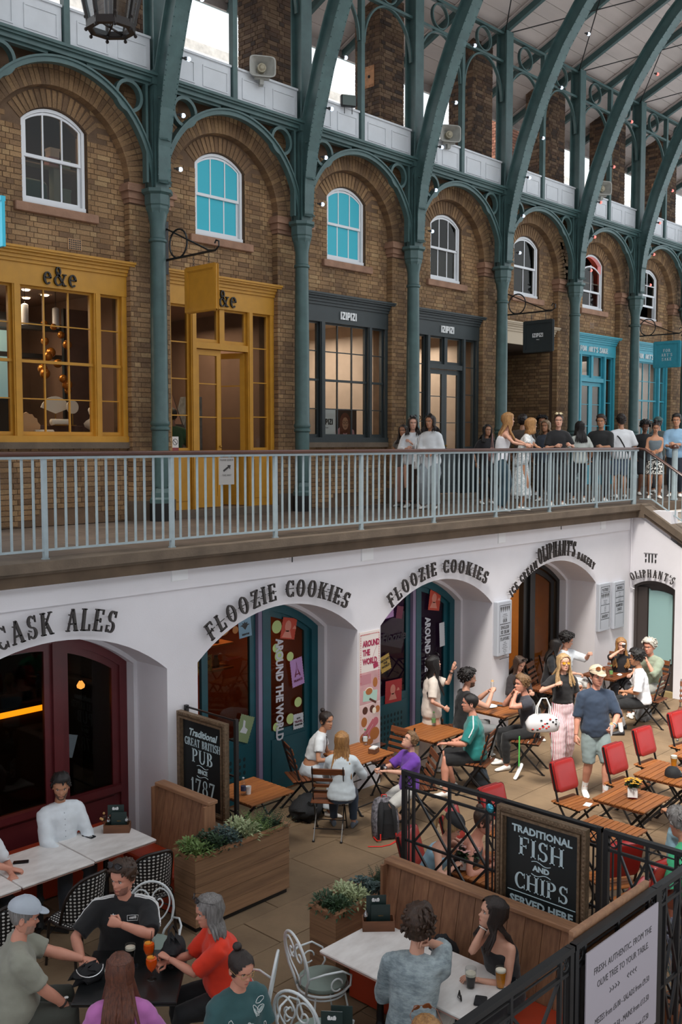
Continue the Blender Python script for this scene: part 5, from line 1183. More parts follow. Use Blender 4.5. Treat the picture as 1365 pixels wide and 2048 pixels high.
m = MB(); m.box(WX1 - .02,WX1 + .1,D0,D1,FZ,FZ + .1); m.build('sill',mk('yellow_stone','#8d7a52',.8),t)
v,f = sans('15',.14,.01);
t = thing('wall_vent','four dark slots of a small vent above the arched door under the stairs','vent',(WX1 - .004,8.78,-1.1))
for i in range(4): m = MB(); y = .1 - i * .066; m.box(-.006,.004,y - .012,y + .012,0 if i in (1,2) else -.0,.16 if i in (1,2) else .06); (m.box(-.006,.004,y - .012,y + .012,.1,.16) if i in (0,3) else None); m.build('slot',BLACKP,t)
m = MB(); m.box(-.008,.0,-.14,.14,.175,.182); m.build('slot_lintel',mk('mid_grey','#a6a4a4',.8),t)  # thin mid grey bar above the slots
# ---- raised lettering following the arches
LET = mk('dark_bronze_letter','#2a2422',.5)
def arch_text(txt,x0,x1,rad_off,h,a_start,a_end,lb,spike=True,axis='x',zs=ZS,zk=ZK,wx=.82):
 w,hh = (x1 - x0) / 2,zk - zs; r = (w * w + hh * hh) / (2 * hh); c = (x0 + x1) / 2; zc = zk - r; R = r + rad_off
 t = thing('wall_lettering',lb,'lettering',(0,0,0)); ws = [GL.get(ch,GL[' '])[0] * h * wx + .03 for ch in txt]; tot = sum(ws); span = a_start - a_end
 acc = 0; al = R * math.radians(span); wx = min(wx,wx * al / tot * .95)
 for ch,wd in zip(txt,ws):
  a = math.radians(a_start - span * (acc + wd / 2) / tot); acc += wd
  if ch == ' ': continue
  vs,fs,_ = serif_char(ch,h,.03,wx)
  if axis == 'x': M = frame_M((c + R * math.cos(a),YL - .065,zc + R * math.sin(a)),(math.sin(a),0,-math.cos(a)),(math.cos(a),0,math.sin(a)))
  else: M = frame_M((WX1 - .06,c - R * math.cos(a),zc + R * math.sin(a)),(0,-math.sin(a),-math.cos(a)),(0,-math.cos(a),math.sin(a)))
  m = MB(); m.add(vs,fs,0,M)
  for q in (.3,.7): m.bar(M @ Vector((0,h * q,0)),M @ Vector((0,h * q,-.06)),h * .04)
  if spike: m.add(*[(vv,ff) for vv,ff in [([(-.5 * wd,h * .5 - .006,.01),(.5 * wd,h * .5 - .006,.01),(.5 * wd,h * .5 + .006,.01),(-.5 * wd,h * .5 + .006,.01)],[(0,1,2,3)])]][0],0,M)
  m.build('letter',LET,t)
arch_text('CASK ALES',*AR[0],.10,.235,107.5,73,'dark raised letters CASK ALES over the left arch',False)
arch_text('FLOOZIE COOKIES',*AR[1],.10,.215,124.5,60.5,'dark raised letters FLOOZIE COOKIES over the arch above the girls')
arch_text('FLOOZIE COOKIES',*AR[2],.10,.20,125,60,'dark raised letters FLOOZIE COOKIES over the arch above the waving woman')
arch_text('ICE CREAM',*AR[3],.07,.13,131,108,'small dark raised letters ICE CREAM climbing the fourth arch',False)
arch_text("OLIPHANT'S",*AR[3],.09,.27,107,77,"tall dark raised letters OLIPHANT'S over the fourth arch",False,wx=.62)
arch_text('BAKERY',*AR[3],.07,.13,75,58,'small dark raised letters BAKERY descending the fourth arch',False)
arch_text("OLIPHANT'S",D0 - .0,D1 + .02,.07,.15,118,61,"small dark raised letters OLIPHANT'S over the door under the stairs",False,'y',-1.58,-1.45,.8)
# ---- menu boards on the white piers
MB1 = mk('menu_board_grey','#aeb2ba',.6)
def menu_board(x,y,z0,z1,w,lb,lines,th=.09):
 t = thing('menu_board',lb,'board',(x,y,z0)); h = z1 - z0; m = MB(); m.bbox(-w / 2,w / 2,-th,0,0,h,.012,n=1); m.build('board',MB1,t)
 zz = h - .07; fw = w - .12
 for kind,txt in lines:
  if kind == 'rule': m = MB(); m.box(-fw / 2,fw / 2,-th - .002,-th,zz,zz + .007); m.build('rule',INK,t); zz -= .035
  elif kind == 'big': v,f,tw = serif_line(txt,.052,.002,min(.9,fw / (len(txt) * .052 * .9)),.04); zz -= .045; put(v,f,frame_M((0,-th - .001,zz),(1,0,0),(0,0,1)),'words',INK,t); zz -= .03
  elif kind == 'small':
   v,f = sans(txt,.026); zz -= .012; put(v,f,frame_M((0,-th - .002,zz),(1,0,0),(0,0,1)),'words',INK,t); zz -= .018
  elif kind == 'cones':
   m = MB(); n = 5; zz -= .03
   for i in range(n): xx = -fw / 2 + fw * (i + .5) / n; m.prism([(xx - .018,zz + .02),(xx,zz - .045),(xx + .018,zz + .02)],XZ,-th - .002,-th); m.ell((xx,-th,zz + .03),(.02,.004,.02),8,5)
   m.build('cone_print',INK,t); zz -= .075
 m = MB(); m.box(-fw / 2 - .012,-fw / 2 - .009,-th - .002,-th,.06,h - .06); m.box(fw / 2 + .009,fw / 2 + .012,-th - .002,-th,.06,h - .06); m.build('border',INK,t)
L = [('rule',''),('cones',''),('small','handmade'),('small','in the market'),('small','every day'),('big','OUR'),('rule',''),('big','ENGLISH'),('big','ICE CREAM'),('rule',''),('big','FLAVOURS')] + [('small',s) for s in ('vanilla','strawberry','chocolate','salted caramel','pistachio','mint chip','coffee','honeycomb','lemon sorbet')] + [('rule','')]
menu_board(13.47,YL,-2.26,-1.37,.40,'grey ice cream flavours board on the pier left of the parlour',L)
menu_board(16.78,YL,-2.32,-1.42,.42,'grey pastries board on the pier, left of the pair',[('rule',''),('big','PASTRIES'),('rule',''),('cones',''),('small','freshly baked'),('small','croissants'),('small','brownies'),('rule',''),('small','muffins'),('small','cookies'),('small','scones'),('small','tarts'),('rule',''),('big','BAKERY'),('rule','')],.07)
menu_board(17.33,YL,-2.34,-1.44,.42,'grey drinks board on the pier, right of the pair',[('rule',''),('big','DRINKS'),('rule',''),('small','coffee'),('small','tea'),('small','chocolate'),('rule',''),('small','iced latte'),('small','milkshake'),('rule',''),('big','HAMPERS'),('big','CAKES'),('small','to take away'),('rule','')],.07)
# ---- cookie banner on the pier between the two cookie arches
t = thing('cookie_banner','tall AROUND THE WORLD cookie banner on the pier between the cookie arches','banner',(10.27,YL - .004,0))
m = MB(); m.box(-.21,.21,-.012,0,-3.05,-1.43); m.build('sheet',mk('banner_cream','#ded3cd',.6),t)
m = MB()
for i in range(22):
 z = -1.47 - i * .033
 if i < 21: m.box(-.195,-.188,-.014,-.012,z - .02,z); m.box(.188,.195,-.014,-.012,z - .02,z)
for i in range(12): x = -.19 + i * .032; m.box(x,x + .02,-.014,-.012,-1.475,-1.466)
m.build('dashed_border',STK['red'],t)
for i,wd in enumerate(('AROUND','THE','WORLD')): v,f = sans(wd,.115,.002,'LEFT',bold=.006,space=.95); v = [(a * .72,b_,c_) for a,b_,c_ in v]; put(v,f,frame_M((-.15,-.014,-1.64 - i * .125),(1,0,0),(0,0,1)),'words',mk('crimson_ink','#9c2048',.5),t)
m = MB(); m.box(-.05,.05,-.014,-.012,-.035,.035,M=Matrix.Translation((.12,0,-1.93)) @ Matrix.Rotation(-.2,4,'Y')); m.tube([(0,-.013,-1.85),(.06,-.013,-1.8),(.1,-.013,-1.72),(.14,-.013,-1.66)],.002,4); m.build('ticket_print',MATS['crimson_ink'],t)
m = MB(); m.box(-.21,.21,-.0125,-.012,-2.45,-2.0); m.build('pink_photo_ground',mk('banner_pink','#c99a9c',.6,var=.2,vs=5),t)
m = MB(); m.box(-.21,.21,-.0125,-.012,-3.05,-2.46); m.build('lower_photo_ground',mk('banner_pale_pink','#d7b9b6',.6,var=.2,vs=4),t)
def bp(mt,*shapes):
 m = MB()
 for s_ in shapes: s_(m)
 m.build('photo_print',mk(mt,*PR[mt]),t)
PR = {'pr_suitcase': ('#b87e86',.6),'pr_mint': ('#a9c8bb',.6),'pr_cookie': ('#a4622f',.7),'pr_choc': ('#4e2418',.6),'pr_cream': ('#e6dccb',.6),'pr_wafer': ('#b5616c',.6)}
pe = lambda x,z,rx,rz,d=-.014: (lambda m: m.prism(arc(x,z,rx,0,345,20,rz),XZ,d,-.012))
bx_ = lambda x0,x1,z0,z1,d=-.0135,r=0: (lambda m: m.box(x0 - (x0 + x1) / 2,x1 - (x0 + x1) / 2,d,-.012,z0 - (z0 + z1) / 2,z1 - (z0 + z1) / 2,M=Matrix.Translation(((x0 + x1) / 2,0,(z0 + z1) / 2)) @ Matrix.Rotation(r,4,'Y')))
bp('pr_suitcase',bx_(-.2,.02,-2.17,-2.03)); bp('pr_mint',bx_(-.14,.15,-2.42,-2.27,r=.1)); bp('pr_cream',pe(-.02,-2.28,.085,.06),pe(.09,-2.57,.04,.045,-.016)); bp('pr_cookie',pe(-.02,-2.28,.07,.048,-.016),pe(.11,-2.17,.05,.07),pe(-.12,-2.7,.06,.07),pe(-.12,-2.93,.09,.08),pe(.1,-2.9,.1,.09),pe(.16,-2.56,.05,.05),pe(.0,-3.0,.07,.045))
bp('pr_choc',pe(-.1,-2.54,.055,.055),pe(.05,-2.54,.055,.055),pe(-.12,-2.93,.05,.04,-.016),bx_(-.02,.14,-2.44,-2.41,r=.5)); bp('pr_wafer',bx_(-.19,.12,-2.84,-2.78,r=-.75),bx_(-.1,.19,-2.86,-2.80,r=-.75),pe(.12,-2.73,.06,.06))
# ---- PIR lamps, cables and junction plates on the white wall
for i,(px,py) in enumerate([(116,1155),(570,1107),(883,1070),(1115,1046)]):
 p = at(px,py,Y=YL - .06); t = thing('wall_lamp','small white bulkhead lamp under the walkway, %s from the left' % ORD[i].replace('leftmost','first'),'lamp',(p.x,YL - .03,p.z),0,'bulkhead lamps under the walkway')
 m = MB(); m.bbox(-.06,.06,-.03,0,-.03,.05,.01); m.build('base',GREYP,t); m = MB(); m.ell((.0,-.06,-.01),(.055,.05,.06),12,8); m.build('dome',mk('lamp_dome','#dadcdf',.3),t,smooth=180)
 if i in (1,3): m = MB(); m.tube([(-.05,-.03,-.02),(-.09,-.05,.02),(-.04,-.05,.1),(.06,-.05,.1),(.12,-.04,.0),(.12,-.04,-.12)],.008,6); m.build('cable',BLACKI,t,smooth=60)
t = thing('wall_cable','thin white cable running along the top of the white wall','cable',(0,YL - .05,0)); m = MB(); pts = [(x,0,-.20 - .03 * math.sin(x * 2.2) ** 2 - (.03 if int(x * 2) % 3 else 0)) for x in np.arange(3,17.6,.35)]; m.tube(pts,.006,5); m.build('cable',mk('off_white_cable','#b9b5b2',.6),t); m = MB(); m.tube([(17.8,0,-.2),(17.8,0,-1.35),(17.82,0,-1.62),(17.86,-.05,-1.64)],.012,6); m.build('corner_pipe',WHITEP,t)
for i,(px,py,w,h) in enumerate([(361,1144,.23,.2),(737,1103,.24,.25),(1006,1071,.2,.24),(1209,1046,.18,.22)]):
 p = at(px,py,Y=YL - .05); m = MB(); m.bbox(-w / 2,w / 2,-.012,0,-h / 2,h / 2,.004,n=1); m.box(-w / 2 - .006,w / 2 + .006,-.004,0,-h / 2 - .006,h / 2 + .006)
 tag(m.build('cover_plate',mk('cover_plate_white','#e0e0e2',.55),None,loc=(p.x,YL - .03,p.z)),'square white cover plate on the wall band, %s from the left' % ['first','second','third','fourth'][i],'plate','cover plates')
# notice cable-tied to the railing
p = at(452,942,Y=YR - .02); t = thing('railing_notice','small grey notice with an arrow fixed to the railing','notice',(p.x,YR - .035,p.z)); m = MB(); m.box(-.115,.115,0,.006,-.16,.16); m.build('plate',mk('notice_grey','#8f8c89',.6),t)
v,f = sans('PLEASE QUEUE',.03); put(v,f,frame_M((0,-.003,.12),(1,0,0),(0,0,1)),'words',INK,t); v,f = sans('THIS WAY',.03); put(v,f,frame_M((0,-.003,-.06),(1,0,0),(0,0,1)),'words',INK,t); m = MB(); m.bar((-.05,-.002,-.0),(.03,-.002,.05),.003,.022); m.prism([(.01,.07),(.06,.07),(.05,.02)],XZ,-.003,0); m.build('arrow',INK,t)
# ================================================================== FURNITURE
SLAT = mk('oiled_slat_wood','#a5652f',.5,col2='#8a4f24',vs=14,stretch=(.25,3,3),rnd=.22,bump=.1,bs=60)
SLATD = mk('dark_slat_wood','#7d4624',.5,col2='#5f3319',vs=14,stretch=(.25,3,3),rnd=.2)
REDL = mk('red_leatherette','#a3201d',.38,var=.12,vs=5,coat=.15)
WIRE = mk('white_painted_wire','#d5dcde',.4); SAGE = mk('sage_cushion_vinyl','#85948c',.5,var=.05)
MARB = mk('white_marble','#ece9e6',.25,col2='#cfc9c5',vs=3.2,stretch=(1,2.2,1)); MEDGE = mk('marble_edge','#b98f83',.5)
def folding_chair(nm,lb,wood,red,loc,head,grp,seatlab=None):
 t = thing(nm,lb,'chair',(loc[0],loc[1],FZ),math.radians(head - 90),grp); w = .19
 m = MB()
 for s in (-1,1):
  m.bar((s * w,.21,.0),(s * w,-.12,.46),.012,.026); m.bar((s * w,-.12,.46),(s * w,-.25,.92),.012,.026)
  m.bar((s * (w - .02),-.27,0),(s * (w - .02),.17,.44),.012,.026); m.cbox((s * w,.21,.006),(.03,.04,.012)); m.cbox((s * (w - .02),-.27,.006),(.03,.04,.012))
  m.bar((s * (w - .01),-.2,.44),(s * (w - .01),.2,.44),.012,.022)
 m.bar((-w,.12,.13),(w,.12,.13),.01); m.bar((-w,-.16,.12),(w,-.16,.12),.01); m.bar((-w,-.17,.6),(w,-.17,.6),.008)
 m.build('frame',BLACKI,t)
 for i in range(7): m = MB(); y = -.19 + i * .062; m.bbox(-.215,.215,y - .026,y + .026,.452,.472,.008,n=1); m.build('seat_slat',wood,t)
 if not red:
  for i,(z,h) in enumerate(((.58,.045),(.66,.045),(.74,.045),(.85,.085))):
   y = -.12 - (z - .46) * .283; m = MB(); M = Matrix.Translation((0,y + .018,z)) @ Matrix.Rotation(.28,4,'X')
   m.bbox(-.205,.205,-.009,.009,-h / 2,h / 2,.006,n=1,M=M); m.build('back_slat',wood,t)
 else:
  M = Matrix.Translation((0,-.195,.755)) @ Matrix.Rotation(.28,4,'X'); m = MB()
  def rr(y,o,r=.05): return [(sx * (.19 - o - r) + r * math.cos(a) ,y,sz * (.185 - o - r) + r * math.sin(a)) for sx,sz,a0 in ((1,1,0),(-1,1,PI / 2),(-1,-1,PI),(1,-1,1.5 * PI)) for a in (a0,a0 + PI / 6,a0 + PI / 3,a0 + PI / 2)]
  m.loft([rr(-.045,.02),rr(-.04,.004),rr(-.03,0),rr(.03,0),rr(.04,.004),rr(.048,.02),rr(.052,.06)],M=M); pad = m.build('back_pad',REDL,t,smooth=40)
  m = MB();
  for yy in (-.034,.036): p_ = [M @ Vector(q) for q in rr(yy,-.001)]; m.tube(p_,.004,5,closed=True)
  m.build('piping',mk('dark_red_piping','#6f1414',.5),pad)
 return t
def slat_table(lb,x0,x1,y0,y1,grp,wood=None,n=10,along='x'):
 wood = wood or SLAT; cx,cy = (x0 + x1) / 2,(y0 + y1) / 2; t = thing('slatted_table',lb,'table',(cx,cy,FZ),0,grp); hx,hy = (x1 - x0) / 2,(y1 - y0) / 2
 for i in range(n):
  a = -hy + 2 * hy * i / n; m = MB(); m.bbox(-hx,hx,a + .004,a + 2 * hy / n - .004,.698,.72,.006,n=1); m.build('top_slat',wood,t)
 m = MB()
 for s in (-1,1): m.bar((s * (hx - .09),-hy + .02,.685),(s * (hx - .09),hy - .02,.685),.03,.022); m.bar((s * (hx - .02),-hy + .02,.688),(s * (hx - .02),hy - .02,.688),.022,.018)
 m.build('batten',SLATD,t); m = MB()
 for s in (-1,1):
  xx = s * (hx - .09); m.bar((xx,-hy + .04,0),(xx,hy - .06,.67),.012,.028); m.bar((xx - s * .015,hy - .04,0),(xx - s * .015,-hy + .06,.67),.012,.028)
  m.cbox((xx,-hy + .04,.006),(.03,.05,.012)); m.cbox((xx,hy - .04,.006),(.03,.05,.012))
 for y,z in ((-hy + .1,.1),(hy - .1,.1),(0,.345),(-hy + .14,.6)): m.bar((-hx + .09,y,z),(hx - .09,y,z),.012,.014)
 m.build('folding_legs',BLACKI,t); return t
GT = 'slatted folding tables'
slat_table('slatted wooden table with a water bottle and paper cup behind the plant box',7.36,8.04,8.38,9.12,GT)
slat_table('slatted wooden table where the two girls and the boy in purple sit',9.28,9.98,8.48,9.14,GT)
slat_table('slatted wooden table in front of the waving woman',10.70,11.46,8.38,9.12,GT)
slat_table('slatted wooden table with a white plate between the eating men',12.42,13.10,8.38,9.08,GT)
slat_table('slatted wooden table of the blonde woman drinking',15.72,16.62,8.34,9.0,GT,SLATD)
slat_table('empty slatted wooden table behind the walking couple',14.2,14.9,8.5,9.1,GT,SLATD)
slat_table('slatted wooden table with the yellow flower pot',10.24,10.90,5.04,5.70,GT,n=9)
slat_table('slatted wooden table with the black cap and beer',11.36,12.04,5.06,5.76,GT,n=9)
slat_table('slatted wooden table at the right edge behind the black cap',12.42,13.12,5.06,5.76,GT,n=9)
slat_table('slatted wooden table with pink flowers behind the fence',7.5,8.16,4.98,5.66,GT)
slat_table('slatted wooden table with the steel flask behind the fence',8.18,8.84,4.98,5.66,GT)
slat_table('slatted wooden table in front of the person in green',9.15,9.8,4.78,5.42,GT)
GW,GR = 'slatted folding chairs','red padded folding chairs'
WCH = [(8.68,8.42,37,'slatted wooden chair of the long haired girl, seen from behind'),(9.02,9.22,-28,'dark slatted chair behind the girl with a bun'),(9.78,7.92,142,'slatted wooden chair of the boy in purple'),
       (11.08,7.95,108,'slatted wooden chair of the man in the teal shirt'),(12.42,7.98,112,'slatted chair of the man biting a sandwich'),(12.05,9.18,-30,'slatted chair of the man in the black tank top'),(15.9,7.75,95,'slatted seat of the young man in a white tee'),(16.86,8.2,170,'slatted chair of the grey haired man'),
       (15.30,9.55,-75,'dark slatted chair of the dark haired woman in black'),(15.95,9.65,-88,'slatted chair of the curly haired man in white'),(16.95,9.0,200,'slatted chair of the blonde woman drinking'),(13.62,9.3,-60,'slatted chair of the woman in the parlour doorway'),
       (10.60,9.55,270,'dark slatted chair half hidden beside the cookie banner'),(15.6,6.9,200,'slatted wooden chair standing alone at the right edge'),(10.25,8.75,180,'dark slatted chair between two tables in front of the banner')]
cp_ = None
for x,y,h,lb in WCH:
 dark = 'dark' in lb
 if cp_ is None: cp_ = folding_chair('slatted_chair',lb,SLATD,False,(x,y),h,GW)
 else: dup(cp_,(x,y,FZ),math.radians(h - 90),lb)
RCH = [(10.62,6.12,262,'empty red padded chair nearest the walking woman'),(11.66,5.98,264,'empty red padded chair between the man in blue and the flower table'),(12.62,6.06,264,'empty red padded chair behind the table with the cap'),(13.72,6.08,262,'empty red padded chair at the far right edge'),
       (7.68,6.08,285,'red padded chair of the woman in light blue behind the fence'),(8.42,6.12,285,'red padded chair of the woman in black behind the fence'),(9.25,6.22,262,'red padded chair rising above the fence left of the fish board'),
       (8.06,4.25,95,'red padded chair seen through the fence right of the fish board'),(8.72,4.30,80,'red padded chair left of the person in green'),(9.42,4.22,92,'red padded chair of the person in green'),(8.95,4.75,60,'tilted red padded chair behind the one beside the person in green'),(10.72,4.55,95,'red padded chair of the person in cream at the right edge')]
cr_ = None
for x,y,h,lb in RCH:
 if cr_ is None: cr_ = folding_chair('red_chair',lb,SLAT,True,(x,y),h,GR)
 else: dup(cr_,(x,y,FZ),math.radians(h - 90),lb)
# marble tables
def marble(lb,x0,x1,y0,y1,rz=0,top=None,grp='marble topped tables'):
 cx,cy = (x0 + x1) / 2,(y0 + y1) / 2; hx,hy = (x1 - x0) / 2,(y1 - y0) / 2; t = thing('pub_table',lb,'table',(cx,cy,FZ),rz,grp)
 m = MB(); m.bbox(-hx,hx,-hy,hy,.697,.722,.012); m.build('top',top or MARB,t); m = MB(); m.box(-hx + .006,hx - .006,-hy + .006,hy - .006,.688,.697); m.build('underside',MEDGE if top is None else top,t)
 m = MB(); m.lathe([(.03,.04),(.045,.06),(.03,.12),(.028,.3),(.045,.34),(.03,.38),(.028,.62),(.06,.69)],n=12); m.box(-.2,.2,-.02,.02,.665,.688); m.box(-.02,.02,-.2,.2,.665,.688)
 for a in range(4): q = a * PI / 2 + PI / 4; m.bar((0,0,.07),(.28 * math.cos(q),.28 * math.sin(q),.015),.035,.03)
 m.build('cast_base',BLACKI,t); return t
marble('white marble table, left part of the long table at the left edge',3.72,4.50,8.35,9.12); marble('white marble table with a black phone, middle of the long left table',4.51,5.285,8.35,9.12)
marble('white marble table with the wooden caddy, beside the white shirted man',5.295,6.04,8.37,9.13)
marble('white marble table with the caddy and green menus at right',5.58,6.30,4.84,5.54); marble('white marble table with the two pints at right',5.60,6.32,4.06,4.83)
BTOP = mk('black_table_top','#191b1c',.3,var=.2,vs=6)
marble('dark square table with beers, phones and bags in the foreground',4.32 - .39,4.32 + .39,6.32 - .39,6.32 + .39,PI / 4,BTOP)
# wrought iron white chairs
def spiral(c,r0,r1,a0,turns,n,y=0): return [(c[0] + (r0 + (r1 - r0) * i / n) * math.cos(a0 + turns * 2 * PI * i / n),y,c[1] + (r0 + (r1 - r0) * i / n) * math.sin(a0 + turns * 2 * PI * i / n)) for i in range(n + 1)]
def heart_chair(lb,loc,head):
 t = thing('wire_chair',lb,'chair',(loc[0],loc[1],FZ),math.radians(head - 90),'white wire chairs'); r = .009
 m = MB(); m.lathe([(.02,.44),(.19,.45),(.205,.47),(.20,.49),(.12,.505),(.01,.51)],n=28); m.build('cushion',SAGE,t,smooth=60)
 m = MB(); m.tube([(.205 * math.cos(a),.205 * math.sin(a),.438) for a in np.linspace(0,2 * PI,33)[:-1]],r * 1.2,8,closed=True); m.tube([(.19 * math.cos(a),.19 * math.sin(a),.40) for a in np.linspace(0,2 * PI,33)[:-1]],r,8,closed=True)
 m.build('seat_ring',WIRE,t,smooth=180)
 for sx,sy in ((1,1),(-1,1),(1,-1),(-1,-1)): m = MB(); m.tube([(sx * .13,sy * .13,.43),(sx * .15,sy * .15,.3),(sx * .155,sy * .155,.2),(sx * .20,sy * .21,0)],[r,r,r * .9,r],8); m.ell((sx * .152,sy * .152,.27),.016,8,6); m.build('leg',WIRE,t,smooth=60)
 M = Matrix.Translation((0,-.19,.44)) @ Matrix.Rotation(.17,4,'X'); m = MB()
 m.tube([(-.09,0,0),(-.12,0,.08),(-.185,0,.16),(-.20,0,.26)] + [(.20 * math.cos(a),0,.28 + .22 * math.sin(a)) for a in np.linspace(PI,0,17)] + [(.20,0,.26),(.185,0,.16),(.12,0,.08),(.09,0,0)],r * 1.25,8,M=M); m.build('back_hoop',WIRE,t,smooth=180)
 for s in (-1,1):
  m = MB(); pts = [(s * .0,0,.03),(s * .03,0,.12),(s * .12,0,.20),(s * .165,0,.30),(s * .15,0,.39),(s * .09,0,.435),(s * .03,0,.40),(s * .008,0,.33),(s * .03,0,.275),(s * .08,0,.27),(s * .105,0,.31),(s * .085,0,.345),(s * .06,0,.335)]
  sm = []
  for i in range(len(pts) - 1):
   for q in range(4):
    f = q / 4; P = [Vector(pts[max(0,min(len(pts) - 1,i + d_))]) for d_ in (-1,0,1,2)]
    sm.append(.5 * ((2 * P[1]) + (-P[0] + P[2]) * f + (2 * P[0] - 5 * P[1] + 4 * P[2] - P[3]) * f * f + (-P[0] + 3 * P[1] - 3 * P[2] + P[3]) * f ** 3))
  m.tube(sm + [Vector(pts[-1])],r * .85,7,M=M); m.build('heart_scroll',WIRE,t,smooth=180)
  m = MB(); m.tube([M @ Vector((s * .19,0,.18)),Vector((s * .25,-.10,.66)),Vector((s * .27,.04,.66)),Vector((s * .25,.13,.60)),Vector((s * .22,.14,.5)),Vector((s * .20,.08,.44))],r,8); m.tube([Vector((s * .25,.0,.55)) + Vector((0,.05 * math.cos(a),.05 * math.sin(a))) for a in np.linspace(0,5.4,14)],r * .8,6); m.build('arm',WIRE,t,smooth=180)
 return t
h0 = heart_chair('white wire heart back chair with sage cushion beside the marble table',(5.60,5.52),-18)
for x,y,h,lb in [(5.02,5.02,10,'white wire heart back chair with sage cushion at the bottom, behind the menu cards'),(5.02,4.30,20,'white wire chair of the man in the patterned shirt'),(4.95,6.98,232,'white wire chair of the bearded man in black'),(3.60,6.92,-35,'white wire chair of the man in the grey cap'),(4.86,5.66,130,'white wire chair of the woman in red'),(3.78,5.42,48,'white wire chair of the woman in pink'),(4.18,4.82,100,'white wire chair of the woman in the teal floral tee')]:
 dup(h0,(x,y,FZ),math.radians(h - 90),lb)
# wicker chairs
def mk_weave():
 m = bpy.data.materials.new('black_white_weave'); m.use_nodes = True; MATS['weave'] = m; t = NT(m)
 v = t.coord((1,1,1),'UV'); c = t.new('ShaderNodeTexVoronoi'); c.inputs['Scale'].default_value = 1.0; c.inputs['Randomness'].default_value = 0.0; t.link(v,c.inputs['Vector'])
 t.link(t.ramp(c.outputs['Distance'],[(0.26,lin('#d6d6d2')),(0.32,lin('#101011'))]),t.b.inputs['Base Color']); t.b.inputs['Roughness'].default_value = .5; return m
WEAVE = mk_weave(); CANE = mk('dark_brown_cane','#231a17',.35,var=.2,vs=12)
def uvplane(o,fu,fv):
 me = o.data; uv = me.uv_layers.new(name='UV')
 for lp in me.loops: co = me.vertices[lp.vertex_index].co; uv.data[lp.index].uv = (fu(co),fv(co))
def wicker_chair(lb,loc,head):
 t = thing('bistro_chair',lb,'chair',(loc[0],loc[1],FZ),math.radians(head - 90),'woven bistro chairs')
 def bp_(a,z): return Vector((.235 * math.sin(a),-.235 * math.cos(a) - (z - .45) * .16 + .03,z))
 def hz(a): return .46 + .46 * max(0,1 - abs(a / 1.35) ** 2.6) ** .5
 m = MB(); n,k = 20,10; vs = []; fs = []
 for i in range(n + 1):
  a = -1.25 + 2.5 * i / n
  for j in range(k + 1): vs.append(bp_(a,.48 + (hz(a) - .50) * j / k))
 for i in range(n):
  for j in range(k): o = i * (k + 1) + j; fs.append((o,o + 1,o + k + 2,o + k + 1))
 m.add(vs,fs); o = m.build('woven_back',WEAVE,t,smooth=180); uvplane(o,lambda c: math.atan2(c.x,-c.y + .03) * .235 / .034,lambda c: c.z / .034); sol = o.modifiers.new('s','SOLIDIFY'); sol.thickness = .008
 m = MB(); m.tube([bp_(a,hz(a)) for a in np.linspace(-1.35,1.35,29)],.016,8); m.build('hoop',CANE,t,smooth=180)
 m = MB(); m.bbox(-.215,.215,-.20,.21,.425,.455,.08,n=5); o = m.build('woven_seat',WEAVE,t); uvplane(o,lambda c: c.x / .034,lambda c: c.y / .034)
 m = MB(); m.tube([(x,y,.44) for x,y in [(.22 * math.copysign(abs(math.cos(a)) ** .6,math.cos(a)),.215 * math.copysign(abs(math.sin(a)) ** .6,math.sin(a))) for a in np.linspace(0,2 * PI,33)[:-1]]],.014,8,closed=True); m.build('seat_rim',CANE,t,smooth=180)
 for sx,sy in ((1,1),(-1,1),(1,-1),(-1,-1)): m = MB(); m.tube([(sx * .19,sy * .18,.43),(sx * .21,sy * .21,0)],[.015,.013],8); m.tube([(sx * .19,sy * .18,.3),(0,sy * .17,.41)],.008,6); m.build('leg',CANE,t,smooth=60)
 return t
w0 = wicker_chair('woven black and white bistro chair with its back to us at the long marble table',(4.86,7.98),98); dup(w0,(5.62,7.96,FZ),math.radians(78 - 90),'woven black and white bistro chair behind the bearded man in black');
c2 = dup(w0,(4.1,7.98,FZ),math.radians(4),'woven black and white bistro chair at the left edge of the long marble table')
